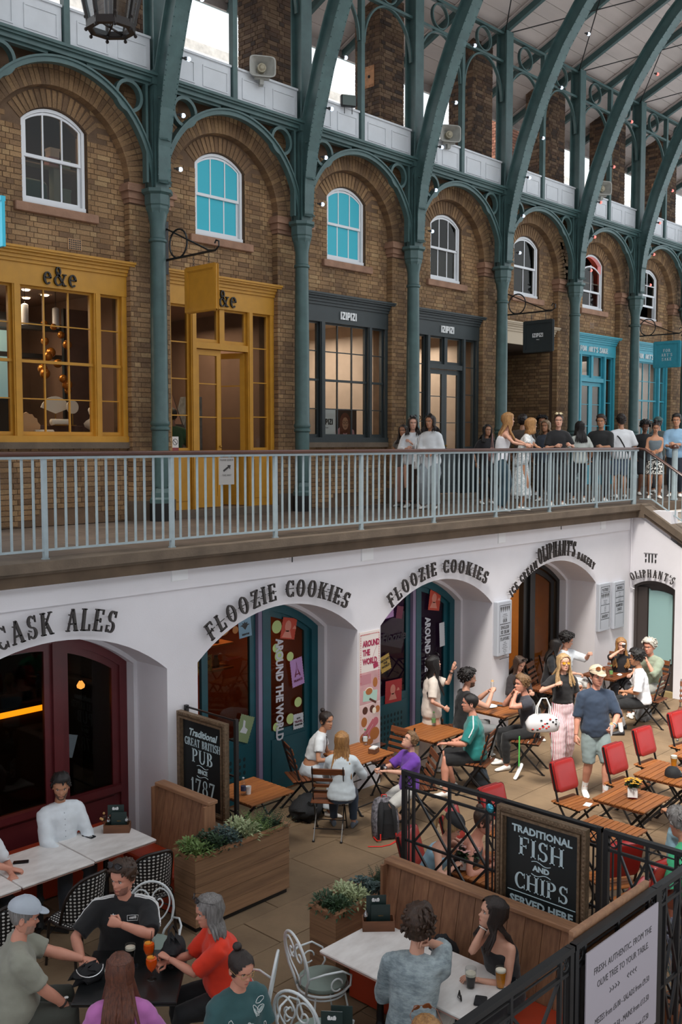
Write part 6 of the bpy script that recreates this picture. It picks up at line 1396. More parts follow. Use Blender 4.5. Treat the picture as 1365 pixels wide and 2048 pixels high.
# benches with boarded backs and red-orange seats
CEDAR = mk('cedar_board','#9a6f50',.6,col2='#7a543c',vs=8,stretch=(4,4,.3),rnd=.18,bump=.15,bs=50); CEDARC = mk('cedar_cap','#a57a58',.55,col2='#855f46',vs=8,stretch=(3,.4,3)); ORS = mk('burnt_orange_vinyl','#a5381c',.45,var=.08)
CEDARH = mk('cedar_plank','#a07c5c',.6,col2='#7d5e45',vs=6,stretch=(.3,.3,5),rnd=.16,bump=.15,bs=50)
def bench(lb,xb,y0,y1,h,seat_x0,lean=.10):
 t = thing('bench_seat',lb,'bench',(xb,(y0 + y1) / 2,FZ)); L = (y1 - y0) / 2; n = max(3,int(round((y1 - y0) / .165)))
 for i in range(n):
  a = -L + 2 * L * i / n; b_ = a + 2 * L / n - .005; m = MB()
  m.add([(-.12,a,.42),(-.12,b_,.42),(0,b_,h - .04),(0,a,h - .04),(-.09,a,.42),(-.09,b_,.42),(.03,b_,h - .04),(.03,a,h - .04)],[(0,1,2,3),(7,6,5,4),(0,4,5,1),(2,6,7,3),(1,5,6,2),(3,7,4,0)]); m.build('back_board',CEDAR,t)
 m = MB(); m.bbox(-.04,.09,-L - .01,L + .01,h - .04,h,.008,n=1); m.build('cap_rail',CEDARC,t)
 m = MB(); m.box(.03,.06,-L,L,0,h - .04); m.box(-.09,.05,-L - .004,-L + .02,0,h - .04); m.box(-.09,.05,L - .02,L + .004,0,h - .04); m.build('back_frame',CEDAR,t)
 m = MB(); sx = seat_x0 - xb; m.bbox(sx,-.10,-L,L,.38,.46,.03); m.build('seat_pad',ORS,t); m = MB(); m.box(sx + .04,-.1,-L,L,.02,.38); m.build('seat_box',ORS,t); return t
bench('boarded cedar bench with burnt orange seat by the pub blackboard',6.46,8.0,8.92,1.10,5.98)
bench('long boarded cedar bench with burnt orange seat behind the tattooed woman',6.66,3.3,5.74,1.10,6.12)
t = thing('bench_seat','burnt orange wall bench under the pub windows','bench',(5.0,9.55,FZ)); m = MB(); m.bbox(-.98,1.4,-.26,.26,.38,.46,.03); m.build('seat_pad',ORS,t); m = MB(); m.box(-.96,1.38,-.22,.24,.02,.38); m.build('seat_box',ORS,t)
# planters
LEAF1 = mk('leaf_dark','#2f4a2c',.55,var=.3,vs=30,rnd=.3); LEAF2 = mk('leaf_bright','#6f8a4a',.55,var=.3,vs=30,rnd=.2); LEAF3 = mk('leaf_variegated','#a9b489',.55,var=.35,vs=60,rnd=.2); LEAF4 = mk('leaf_bluegrey','#4a5f5c',.55,var=.3,vs=30); SOIL = mk('soil','#2c221a',.95,bump=.6,bs=60)
def leafblade(m,base,d,L,w,droop=.3,up=(0,0,1)):
 d = Vector(d).normalized(); s = d.cross(Vector(up)); s = s.normalized() if s.length > .01 else Vector((1,0,0)); b_ = Vector(base)
 p1 = b_ + d * L * .5 + Vector((0,0,L * .06)); p2 = b_ + d * L - Vector((0,0,droop * L)); o = Vector((0,0,.002)) + d.cross(s) * .001
 m.add([b_,p1 + s * w / 2,p2,p1 - s * w / 2,p1 + Vector((0,0,-.004))],[(0,1,4),(1,2,4),(2,3,4),(3,0,4)])
def bush(parent,c,r,h,mat,style,seed,name='foliage'):
 rd = random.Random(seed); m = MB(); n = 190 if style != 'fern' else 40
 if style == 'fern':
  for i in range(n):
   a = rd.random() * 6.28; el = rd.uniform(.5,1.4); L = h * rd.uniform(.7,1.1); d = Vector((math.cos(a) * math.cos(el),math.sin(a) * math.cos(el),math.sin(el))); base = Vector(c) + Vector((rd.uniform(-r,r) * .5,rd.uniform(-r,r) * .5,0)); sd = d.cross(Vector((0,0,1))).normalized()
   for q in range(9):
    f = (q + 1) / 9; p = base + d * L * f - Vector((0,0,.12 * L * f * f))
    for s in (-1,1): leafblade(m,p,d * .5 + sd * s,.05 * (1.15 - f),.010,.1)
 else:
  for i in range(n):
   a = rd.random() * 6.28; el = rd.uniform(.1,1.45); rr = r * rd.random() ** .6
   p = Vector(c) + Vector((rr * math.cos(a),rr * math.sin(a),h * rd.uniform(.15,1) * (1 - .4 * rr / r))); d = Vector((math.cos(a) * math.cos(el),math.sin(a) * math.cos(el),math.sin(el)))
   L,w = (.075,.022) if style == 'blade' else (.045,.032); leafblade(m,p,d,L * rd.uniform(.7,1.3),w,.25)
  for i in range(8): a = rd.random() * 6.28; m.tube([Vector(c),Vector(c) + Vector((r * .6 * math.cos(a),r * .6 * math.sin(a),h * .8))],.004,4)
 return stuff(m.build(name,mat,parent))
def planter(lb,x0,x1,y0,y1,h,plants):
 t = thing('planter_box',lb,'planter',((x0 + x1) / 2,(y0 + y1) / 2,FZ)); hx,hy = (x1 - x0) / 2,(y1 - y0) / 2; rows = 5; ph = (h - .08) / rows
 m = MB(); m.box(-hx + .02,hx - .02,-hy + .02,hy - .02,.0,.06); m.build('plinth',BLACKP,t)
 for r in range(rows):
  z0,z1 = .05 + r * ph,.05 + (r + 1) * ph - .005
  for bx in ((-hx,hx,-hy,-hy + .022),(-hx,hx,hy - .022,hy),(-hx - .001,-hx + .021,-hy + .001,hy - .001),(hx - .021,hx + .001,-hy + .001,hy - .001)): m = MB(); m.box(*bx,z0,z1); m.build('plank',CEDARH,t)
 for bx in ((-hx - .01,hx + .01,-hy - .01,-hy + .04),(-hx - .01,hx + .01,hy - .04,hy + .01),(-hx - .01,-hx + .04,-hy + .04,hy - .04),(hx - .04,hx + .01,-hy + .04,hy - .04)): m = MB(); m.box(*bx,h - .03,h); m.build('rim_board',CEDARC,t)
 m = MB(); m.box(-hx + .03,hx - .03,-hy + .03,hy - .03,h - .12,h - .06); m.build('soil',SOIL,t)
 n = len(plants)
 for i,(st_,mt,hh,lb2) in enumerate(plants):
  x = -hx + .12 + (2 * hx - .24) * i / max(1,n - 1)
  for j,yy in enumerate((-.08,.07)):
   p = thing('potted_plant',lb2 + (', front row' if j == 0 else ', back row'),'plant',((x0 + x1) / 2 + x,(y0 + y1) / 2 + yy,FZ + h - .07),0); bush(p,(0,0,0),.12,hh,mt,st_,i * 7 + j + int(x0 * 10)); m = MB(); m.tube([(0,0,-.03),(0,0,hh * .4)],.006,5); m.build('stem',LEAF4,p)
planter('large horizontal plank planter box with ferns beside the pub bench',5.95,7.22,7.62,7.96,.76,[('blade',LEAF2,.16,'bright green tufted plant at the left end of the large planter'),('round',LEAF1,.2,'dark leafy plant second from the left in the large planter'),('round',LEAF4,.2,'blue green leafy plant left of the middle of the large planter'),('blade',LEAF3,.22,'variegated leafy plant in the middle of the large planter'),('fern',LEAF2,.3,'tall feathery fern right of the middle of the large planter'),('fern',LEAF1,.26,'dark feathery fern at the right end of the large planter')])
planter('plank planter box with variegated greenery between the wire chair and cedar bench',6.05,6.98,5.80,6.12,.76,[('blade',LEAF1,.14,'dark strappy plant at the near end of the small planter'),('blade',LEAF3,.16,'variegated plant second in the small planter'),('round',LEAF4,.15,'blue green rosette plant in the middle of the small planter'),('fern',LEAF1,.2,'dark fern at the far end of the small planter')])
t = thing('lavender_plant','grey purple lavender in the bottom right corner behind the fence','plant',(7.62,3.42,FZ)); bush(t,(0,0,.25),.2,.5,LEAF4,'blade',5)
m = MB()
for i in range(16): a = i * 2.4; m.tube([(0,0,.25),(.14 * math.cos(a),.14 * math.sin(a),.85)],.003,4); m.ell((.145 * math.cos(a),.145 * math.sin(a),.88),(.012,.012,.04),6,5)
m.build('flower_spikes',mk('lavender_grey','#77788c',.8),t); m = MB(); m.lathe([(.12,0),(.16,.28),(.15,.28),(.13,.25)],n=14); m.build('pot',mk('terracotta','#8a5638',.8),t)
# ---- black lattice partitions
def lattice(t,p0,p1,z0,z1,ends=True):
 """panel of a wrought partition between two ground points: rails, posts, ring corners and crossed bars"""
 p0,p1 = Vector((*p0,0)),Vector((*p1,0)); d = (p1 - p0); L = d.length; d.normalize()
 def P(u,z): q = p0 + d * u; return (q.x,q.y,z)
 def bar(a,b_,w,nm): m = MB(); m.bar(P(*a),P(*b_),w); m.build(nm,BLACKI,t)
 e = .11; zr_ = z1 - .16
 for u in (0,L): bar((u,z0),(u,z1),.04,'post')
 for z in (z1 - .02,): m = MB(); m.bar(P(-.02,z),P(L + .02,z),.05,.035); m.build('top_rail',BLACKI,t)
 for z in (zr_,z0 + .12): bar((0,z),(L,z),.022,'rail')
 for z in ((zr_ + z1) / 2,): bar((e,z),(L - e,z),.01,'thin_rail')
 for u in (e,L - e): bar((u,z0),(u,z1 - .03),.024,'upright')
 for u in (e / 2,L - e / 2): bar((u,z0 + .12),(u,zr_),.012,'thin_upright')
 h = (zr_ - z0 - .12); rows = 2 if h > .9 else 1
 for r in range(rows):
  za,zb_ = z0 + .12 + h * r / rows,z0 + .12 + h * (r + 1) / rows;
  for ua,ub in ((e,L / 2),(L / 2,L - e)): bar((ua,za),(ub,zb_),.018,'diagonal_bar'); bar((ua,zb_),(ub,za),.018,'diagonal_bar')
  if r: bar((0,za),(L,za),.02,'rail')
 bar((L / 2,z0),(L / 2,z1 - .03),.024,'upright')
 n = d.cross(Vector((0,0,1)))
 for u in (e / 2,L - e / 2):
  m = MB(); c = Vector(P(u,(zr_ + z1) / 2 - .005)); m.tube([c + d * .042 * math.cos(a) + Vector((0,0,.05 * math.sin(a))) for a in np.linspace(0,2 * PI,19)[:-1]],.008,6,closed=True); m.bar(c + d * .03 + Vector((0,0,.035)),c - d * .03 - Vector((0,0,.035)),.008); m.bar(c - d * .03 + Vector((0,0,.035)),c + d * .03 - Vector((0,0,.035)),.008); m.build('ring',BLACKI,t,smooth=60)
XA = 6.97; HF = FZ + 1.82
fa = thing('lattice_fence','black lattice partition carrying the fish and chips board','fence',(0,0,0)); lattice(fa,(XA,5.80),(XA,4.76),FZ + .55,HF); lattice(fa,(XA,4.72),(XA,3.80),FZ + .55,HF); lattice(fa,(XA,3.74),(XA,3.06),FZ + .55,HF)
m = MB();
for y in (5.8,4.74,3.77,3.06): m = MB(); m.box(XA - .02,XA + .02,y - .02,y + .02,FZ,FZ + .56); m.build('leg',BLACKI,fa)
fb = thing('lattice_fence','black lattice partition in the lower right foreground carrying the olive tree sign','fence',(0,0,0)); YB = 3.0
lattice(fb,(3.9,YB),(5.16,YB),FZ + .35,HF); lattice(fb,(5.22,YB),(6.28,YB),FZ + .35,HF); lattice(fb,(6.32,YB),(6.97,YB),FZ + .35,HF)
for x in (3.9,5.19,6.3): m = MB(); m.box(x - .02,x + .02,YB - .02,YB + .02,FZ,FZ + .36); m.build('leg',BLACKI,fb)
t = thing('round_reflector','small round blue reflective badge on the lattice partition','badge',(XA - .03,4.82,HF - .10)); m = MB(); M = Matrix.Rotation(-PI / 2,4,'Y'); m.lathe([(.035,0),(.04,.01),(.03,.02),(.01,.026)],n=20,M=M); m.build('lens',mk('iridescent_blue','#4fb6cc',.12,metal=.6,var=.5,vs=60),t,smooth=60); m = MB(); m.lathe([(.046,-.005),(.046,.006)],n=20,M=M); m.build('rim',BLACKI,t)
# ---- framed blackboards
GILT = mk('gilt_frame','#7b6650',.45,metal=.35,var=.35,vs=30,bump=.5,bs=60); CHALK = mk('blackboard','#141b1c',.5); CHW = mk('painted_pale_blue_lettering','#c6dde4',.6)
def framed_board(x,y0,y1,z0,z1,lb,fr=GILT):
 t = thing('framed_blackboard',lb,'board',(x,0,0)); m = MB(); m.box(-.01,.02,y0 + .05,y1 - .05,z0 + .05,z1 - .05); m.build('panel',CHALK,t)
 for (o,w,d) in ((0,.035,.045),(.035,.014,.030),(.049,.02,.055),(.069,.012,.025)):
  a,b_,c,d_ = y0 + o,y1 - o,z0 + o,z1 - o; m = MB(); m.ribbon([(a,c),(b_,c),(b_,d_),(a,d_)],[(a + w,c + w),(b_ - w,c + w),(b_ - w,d_ - w),(a + w,d_ - w)],YZ,-d,.02,closed=True); m.build('frame_moulding',fr,t)
 m = MB(); n = int((z1 - z0) / .035)
 for i in range(n):
  for yy in (y0 + .018,y1 - .018): m.ell((-.045,yy,z0 + .02 + i * .035),(.006,.012,.014),6,4)
 for i in range(int((y1 - y0) / .035)): m.ell((-.045,y0 + .02 + i * .035,z1 - .018),(.006,.014,.012),6,4)
 stuff(m.build('carved_beads',fr,t)); return t
def bt(t,kind,txt,y,z,h,wx=1.0,track=.08,sh=0,wmax=None,sans_w=1.0):
 M = frame_M((-.013,y,z),(0,-1,0),(0,0,1))
 if kind == 's':
  tot = sum(GL.get(c,GL[' '])[0] for c in txt) * h * wx + track * h * (len(txt) - 1)
  if wmax and tot > wmax: wx *= wmax / tot
  v,f,w = serif_line(txt,h,.003,wx,track * wx)
 else:
  v,f = sans(txt,h * 1.35,.003,shear=sh,bold=.003); xs = [a[0] for a in v]; k = (wmax / (max(xs) - min(xs))) if wmax else 1; v = [(a * k,b_,c) for a,b_,c in v]
 put(v,f,M,'words',CHW,t)
def swash(t,y,z,w,s=1):
 m = MB(); m.tube([(-.014,y + w / 2 - w * i / 12,z + s * .012 * math.sin(i / 12 * 2 * PI)) for i in range(13)],.0035,5); m.build('swash',CHW,t)
y1,y0 = 9.20,8.34; yc = (y0 + y1) / 2; tz = FZ + 1.75
t = framed_board(6.98,y0,y1,FZ + .62,tz,'gilt framed blackboard advertising a traditional great British pub since 1787')
bt(t,'x','Traditional',yc,tz - .25,.085,sh=.3,wmax=.50); bt(t,'s','GREAT BRITISH',yc,tz - .37,.09,wmax=.64,track=.05); bt(t,'s','PUB',yc,tz - .55,.155,wmax=.42); swash(t,yc,tz - .585,.2); bt(t,'x','SINCE',yc,tz - .665,.05,wmax=.17); swash(t,yc,tz - .70,.2,-1); bt(t,'s','1787',yc,tz - .915,.18,wmax=.44)
t = thing('lattice_fence','black post and rail partition behind the pub blackboard','fence',(7.05,8.6,FZ))
for yy in (-.32,.56): m = MB(); m.box(-.02,.02,yy - .02,yy + .02,0,1.80); m.build('post',BLACKI,t)
for z in (.35,.75,1.15,1.55,1.78): m = MB(); m.bar((0,-.32,z),(0,.56,z),.018); m.build('rail',BLACKI,t)
y1,y0 = 4.70,3.86; yc = (y0 + y1) / 2; tz = HF - .015
t = framed_board(6.90,y0,y1,FZ + .66,tz,'gilt framed blackboard reading traditional fish and chips served here')
bt(t,'x','TRADITIONAL',yc,tz - .19,.062,wmax=.57); bt(t,'s','FISH',yc,tz - .375,.155,wmax=.54); swash(t,yc,tz - .405,.18); bt(t,'x','AND',yc,tz - .475,.045,wmax=.16); swash(t,yc,tz - .505,.18,-1); bt(t,'s','CHIPS',yc,tz - .665,.14,wmax=.58)
m = MB(); m.box(-.014,-.011,yc - .32,yc + .32,tz - .70,tz - .696); m.build('rule',CHW,t); bt(t,'x','SERVED HERE',yc,tz - .80,.068,wmax=.60)
# ---- olive tree sign on the near partition, facing the photographer
t = thing('restaurant_sign','pale mauve grey sign beginning FRESH AUTHENTIC FROM THE OLIVE TREE on the near partition','sign',(0,YB - .04,0)); sx0,sx1,sz0,sz1 = 5.28,6.23,FZ + .90,FZ + 1.74
m = MB(); m.box(sx0,sx1,-.006,0,sz0,sz1); m.build('panel',mk('mauve_grey_panel','#a39ba3',.5),t)
m = MB(); m.box(sx0 - .02,sx1 + .02,.075,.105,sz0 - .1,HF + .035); m.build('timber_backing',CEDARC,t)
SI = mk('grey_sign_ink','#3c3a3c',.5)
def sg(txt,z,h,wmax,xc=None,sh=0,al='CENTER'):
 v,f = sans(txt,h,.001,shear=sh,space=1.0); xs = [a[0] for a in v]; mid = (max(xs) + min(xs)) / 2; k = wmax / (max(xs) - min(xs)); v = [((a - mid) * k,b_,c) for a,b_,c in v]
 put(v,f,frame_M((xc or (sx0 + sx1) / 2,-.008,z),(1,0,0),(0,0,1)),'words',SI,t)
sg('FRESH. AUTHENTIC. FROM THE',sz1 - .17,.062,.76); sg('OLIVE TREE TO YOUR TABLE.',sz1 - .265,.062,.68)
m = MB()
for i in range(10): x = (sx0 + sx1) / 2 - .16 + i * .035; s = 1 if i > 5 else -1; (m.bar((x,-.008,sz1 - .345),(x + s * .02,-.008,sz1 - .33),.004),m.bar((x,-.008,sz1 - .345),(x + s * .02,-.008,sz1 - .36),.004)) if i not in (4,5) else None
m.build('sprig_print',SI,t)
for i,l in enumerate(('MEZES from £6.00 - SALADS from £9.50','PIZZA from £9.50 - MAINS from £13.50','PASTA from £12.50 - DESSERTS from £7.50')): sg(l,sz1 - .50 - i * .13,.058,.72)
# ================================================================== PEOPLE
def prof(t,tab):
 for (a,va),(b,vb) in zip(tab,tab[1:]):
  if t <= b: f = (t - a) / (b - a); f = f * f * (3 - 2 * f) if False else f; return va + (vb - va) * f
 return tab[-1][1]
HF_ = [(0,.052),(.06,.082),(.14,.088),(.2,.086),(.26,.090),(.33,.086),(.42,.088),(.5,.080),(.57,.089),(.65,.093),(.75,.088),(.85,.072),(.93,.048),(1,.012)]
HB_ = [(0,-.02),(.1,.0),(.2,.04),(.3,.07),(.42,.088),(.55,.102),(.7,.106),(.82,.092),(.92,.062),(1,.012)]
HW_ = [(0,.026),(.06,.040),(.15,.052),(.28,.061),(.42,.068),(.55,.073),(.7,.076),(.82,.068),(.92,.046),(1,.010)]
def hsurf(th,t,o=0.0):
 """head surface point; th = 0 is the front (+Y), t = 0 chin .. 1 crown"""
 w,f,b = prof(t,HW_) + o,prof(t,HF_) + o,prof(t,HB_) + o
 s,c = math.sin(th),math.cos(th); p = .86
 x = w * math.copysign(abs(s) ** p,s); y = (f if c > 0 else b) * math.copysign(abs(c) ** p,c)
 if b < .03 and c < 0: y = -b * 1.0 + (-.02 if False else 0) + (1 + c) * .0 - .0
 return Vector((x,y,(t - .5) * (.235 + 2 * o)))
def add_head(m,M,s,blink=False,beard=False):
 n,k = 40,30; rings = []
 for j in range(k + 1):
  t = j / k; r = []
  for i in range(n):
   u = 2 * PI * i / n; th = u - .42 * math.sin(u); p = hsurf(th,t); ax = abs(p.x)
   if math.cos(th) > .3:
    p.y += .007 * math.exp(-((t - .60) / .03) ** 2) * math.exp(-(p.x / .05) ** 2)
    p.y -= .009 * math.exp(-((t - .52) / .035) ** 2) * math.exp(-((ax - .031) / .015) ** 2)
    p.y += .023 * math.exp(-((t - .375) / .05) ** 2) * math.exp(-(p.x / .0115) ** 2) + .012 * math.exp(-((t - .46) / .06) ** 2) * math.exp(-(p.x / .009) ** 2)
    p.y += .005 * math.exp(-((t - .36) / .03) ** 2) * math.exp(-((ax - .012) / .006) ** 2)
    p.y += .005 * math.exp(-((t - .24) / .04) ** 2) * math.exp(-(p.x / .02) ** 2) + .004 * math.exp(-((t - .05) / .05) ** 2) * math.exp(-(p.x / .02) ** 2)
    p.y += .004 * math.exp(-((t - .4) / .07) ** 2) * math.exp(-((ax - .04) / .015) ** 2)
   r.append(p * s)
  rings.append(r)
 m.loft(rings,0,True,M)
 S = Matrix.Scale(s,4); MM = M @ S
 for e in (-1,1):
  m.ell((e * .031,.074,.004),(.0125,.009,.0085),10,7,1,MM); m.ell((e * .031,.0815,.004),(.0052,.0028,.0055),8,5,2,MM)
  m.tube([(e * .014,.0875,.021),(e * .031,.0885,.026),(e * .048,.078,.020)],[.0022,.0036,.0018],6,2,MM)
  m.tube([(e * .018,.0795,.008),(e * .031,.0835,.0125),(e * .044,.075,.007)],.0016,5,2,MM)
  q = [Vector((e * .072,-.012 + .018 * math.cos(a) ,-.012 + .030 * math.sin(a))) for a in np.linspace(0,2 * PI,13)[:-1]]
  m.loft([[Vector((e * .066,v.y * .8,v.z * .8)) for v in q],[v + Vector((e * .006,-.003,0)) for v in q],[Vector((e * .074,v.y * .6 - .008,v.z * .6 - .004)) for v in q]],0,True,MM)
 m.loft([[Vector((.020 * math.cos(a) * q,.0855 + dy + .004 * math.cos(a * 0) - .35 * (.020 * math.cos(a) * q) ** 2 / .02,-.064 + .0065 * math.sin(a) * q)) for a in np.linspace(0,2 * PI,13)[:-1]] for dy,q in ((-.002,1.1),(.0045,.9),(.006,.45))],3,True,MM)
def add_hand(m,wr,d,nrm,side,s,curl=.5,spread=.12,fist=0):
 """palm and five separate fingers; d = direction of fingers, nrm = palm facing"""
 d = Vector(d).normalized(); nrm = Vector(nrm); nrm = (nrm - d * nrm.dot(d)); nrm = nrm.normalized() if nrm.length > .01 else d.orthogonal().normalized(); lat = d.cross(nrm) * side   # towards the thumb
 wr = Vector(wr); P = lambda a,b,c: wr + (lat * a + d * b + nrm * c) * s
 rings = []
 for b,w,h in ((-.015,.024,.019),(.01,.027,.018),(.035,.036,.017),(.065,.041,.0155),(.085,.040,.013),(.094,.034,.009)):
  rings.append([P(w * math.cos(a) - .002,b,h * math.sin(a) * (1 if True else 1)) for a in np.linspace(0,2 * PI,13)[:-1]])
 m.loft(rings,0)
 for i,(off,L,r) in enumerate(((.030,.070,.0088),(.010,.078,.0092),(-.010,.073,.0088),(-.029,.058,.0078))):
  a0 = curl * (.7 + .12 * i); p = P(off,.072,0); dirv = (d + lat * spread * (1.5 - i) * .35).normalized(); pts = [p]; R = [r * s * 1.02]; ang = .15 * curl
  for f,seg in ((.45,0),(.30,1),(.25,2)):
   ang += a0 * (.9,1.1,.7)[seg]; dv = (dirv * math.cos(ang) + nrm * math.sin(ang)).normalized(); p = p + dv * L * f * s; pts.append(p); R.append(r * s * (.98,.9,.72)[seg])
  pts.append(p + dv * .004 * s); R.append(r * s * .35); m.tube([pts[0] - dirv * .02 * s] + pts,[R[0]] + R,8,0)
 p0 = P(.020,.012,.004); t1 = P(.048,.038,.012 + .01 * curl); t2 = P(.056 - .02 * curl,.065,.016 + .02 * curl); t3 = P(.058 - .035 * curl,.088,.018 + .026 * curl); m.tube([p0,t1,t2,t3,t3 + (t3 - t2) * .08],[.012 * s,.0115 * s,.0095 * s,.0075 * s,.003 * s],8,0)
def ik(a,b,l1,l2,pole):
 a,b = Vector(a),Vector(b); v = b - a; L = min(v.length,(l1 + l2) * .995); v.normalize(); b2 = a + v * L
 c = (l1 * l1 - l2 * l2 + L * L) / (2 * L); h = math.sqrt(max(0,l1 * l1 - c * c)); pl = Vector(pole); pl = pl - v * pl.dot(v); pl = pl.normalized() if pl.length > 1e-4 else v.orthogonal().normalized()
 return a + v * c + pl * h,b2
SKIN = {k: [mk('skin_' + k,c,.5,var=.05,vs=9),mk('eye_white','#d9d4cf',.3),mk('brow_dark','#2b1d18',.6),mk('lip_' + k,l,.45)] for k,(c,l) in dict(fair=('#d4a088','#b5635a'),pink=('#cf917a','#a95a50'),tan=('#b98465','#98574a'),olive=('#a9785a','#8a4c40'),brown=('#7c5440','#6b3a34')).items()}
HAIRM = {k: mk('hair_' + k,a,.45,col2=b,vs=26,stretch=(3,3,.35),bump=.5,bs=90) for k,(a,b) in dict(black=('#1c1615','#0e0b0b'),dark=('#2e211b','#1a1210'),brown=('#4a3324','#2c1d14'),auburn=('#70402c','#43241a'),light=('#8a6a48','#5f452d'),blonde=('#c9a878','#8a6a48'),honey=('#b98a52','#7d5633'),grey=('#8d8a88','#5a5654'),white=('#d6d1c6','#a9a398'),sand=('#a2886a','#6f5a44')).items()}
CL = {}
def cloth(c,c2=None,pat=None,rough=.85):
 key = (c,c2,pat)
 if key in CL: return CL[key]
 nm = 'cloth_%d' % len(CL);
 if pat is None: CL[key] = mk(nm,c,rough,var=.1,vs=7,bump=.12,bs=140,sheen=.15); return CL[key]
 m = bpy.data.materials.new(nm); m.use_nodes = True; t = NT(m); v = t.coord((1,1,1))
 if pat == 'stripes': w = t.new('ShaderNodeTexWave'); w.bands_direction = 'X'; w.inputs['Scale'].default_value = 14; w.inputs['Distortion'].default_value = .5; t.link(v,w.inputs[0]); f = w.outputs['Fac']; o = t.ramp(f,[(.70,lin(c)),(.8,lin(c2))])
 elif pat == 'blotch': o = t.ramp(t.noise(v,30,2,.4),[(.48,lin(c)),(.52,lin(c2))])
 elif pat == 'lace': o = t.ramp(t.noise(v,38,3,.5),[(.45,lin(c)),(.5,lin(c2))])
 elif pat == 'etch': v2 = t.coord((1,1,3.2)); o = t.mix(.55,t.ramp(t.noise(v2,16,6,.8),[(.42,lin(c)),(.58,lin(c2))]),t.ramp(t.noise(v,5,3),[(.4,lin(c)),(.6,lin(c2))]))
 t.link(o,t.b.inputs['Base Color']); t.b.inputs['Roughness'].default_value = rough; CL[key] = m; return m
JOBS = []
def remesh_job(m,name,mats,parent,vox,smooth_it=2,wr=0.0,extra=None,pre=None):
 o = link(name,m.mesh(name,mats[0] if isinstance(mats,list) else mats),parent)
 r = o.modifiers.new('r','REMESH'); r.mode = 'VOXEL'; r.voxel_size = vox; r.use_smooth_shade = True
 if smooth_it: q = o.modifiers.new('s','SMOOTH'); q.factor = .6; q.iterations = smooth_it
 JOBS.append((o,mats,wr,extra)); return o
def finish_people():
 dg = bpy.context.evaluated_depsgraph_get(); done = []
 for o,mats,wr,ex in JOBS: done.append(bpy.data.meshes.new_from_object(o.evaluated_get(dg)))
 for (o,mats,wr,ex),me in zip(JOBS,done):
  o.modifiers.clear(); me.name = o.name
  if wr:
   n = len(me.vertices); sd = hash(o.parent['label']) % 97 if False else len(me.vertices) % 89
   co = np.empty(n * 3,np.float32); no = np.empty(n * 3,np.float32); me.vertices.foreach_get('co',co); me.vertices.foreach_get('normal',no); co = co.reshape(-1,3); no = no.reshape(-1,3)
   w = np.array([noise.noise((x * 9 + sd,y * 9,z * 15)) + .6 * noise.noise((x * 22,y * 22 + sd,z * 26)) for x,y,z in co.tolist()],np.float32); co += no * (w * wr)[:,None]; me.vertices.foreach_set('co',co.ravel()); me.update()
  if ex is not None:
   me.materials.clear(); vs = [tuple(v.co) for v in me.vertices] + ex.v; k = len(me.vertices); fs = [tuple(p.vertices) for p in me.polygons]; mi = [0] * len(fs) + ex.m; fs += [tuple(i + k for i in f) for f in ex.f]
   m2 = bpy.data.meshes.new(o.name); m2.from_pydata(vs,[],fs); bpy.data.meshes.remove(me); me = m2
   for mt in mats: me.materials.append(mt)
   me.polygons.foreach_set('material_index',mi)
   bm = bmesh.new(); bm.from_mesh(me); bmesh.ops.recalc_face_normals(bm,faces=bm.faces); bm.to_mesh(me); bm.free()
  me.polygons.foreach_set('use_smooth',[True] * len(me.polygons)); o.data = me
def ering(c,rx,ry,X,Y,n=20,p=1.0): return [c + X * rx * math.copysign(abs(math.cos(a)) ** p,math.cos(a)) + Y * ry * math.copysign(abs(math.sin(a)) ** p,math.sin(a)) for a in np.linspace(0,2 * PI,n + 1)[:-1]]
PEOPLE = {}
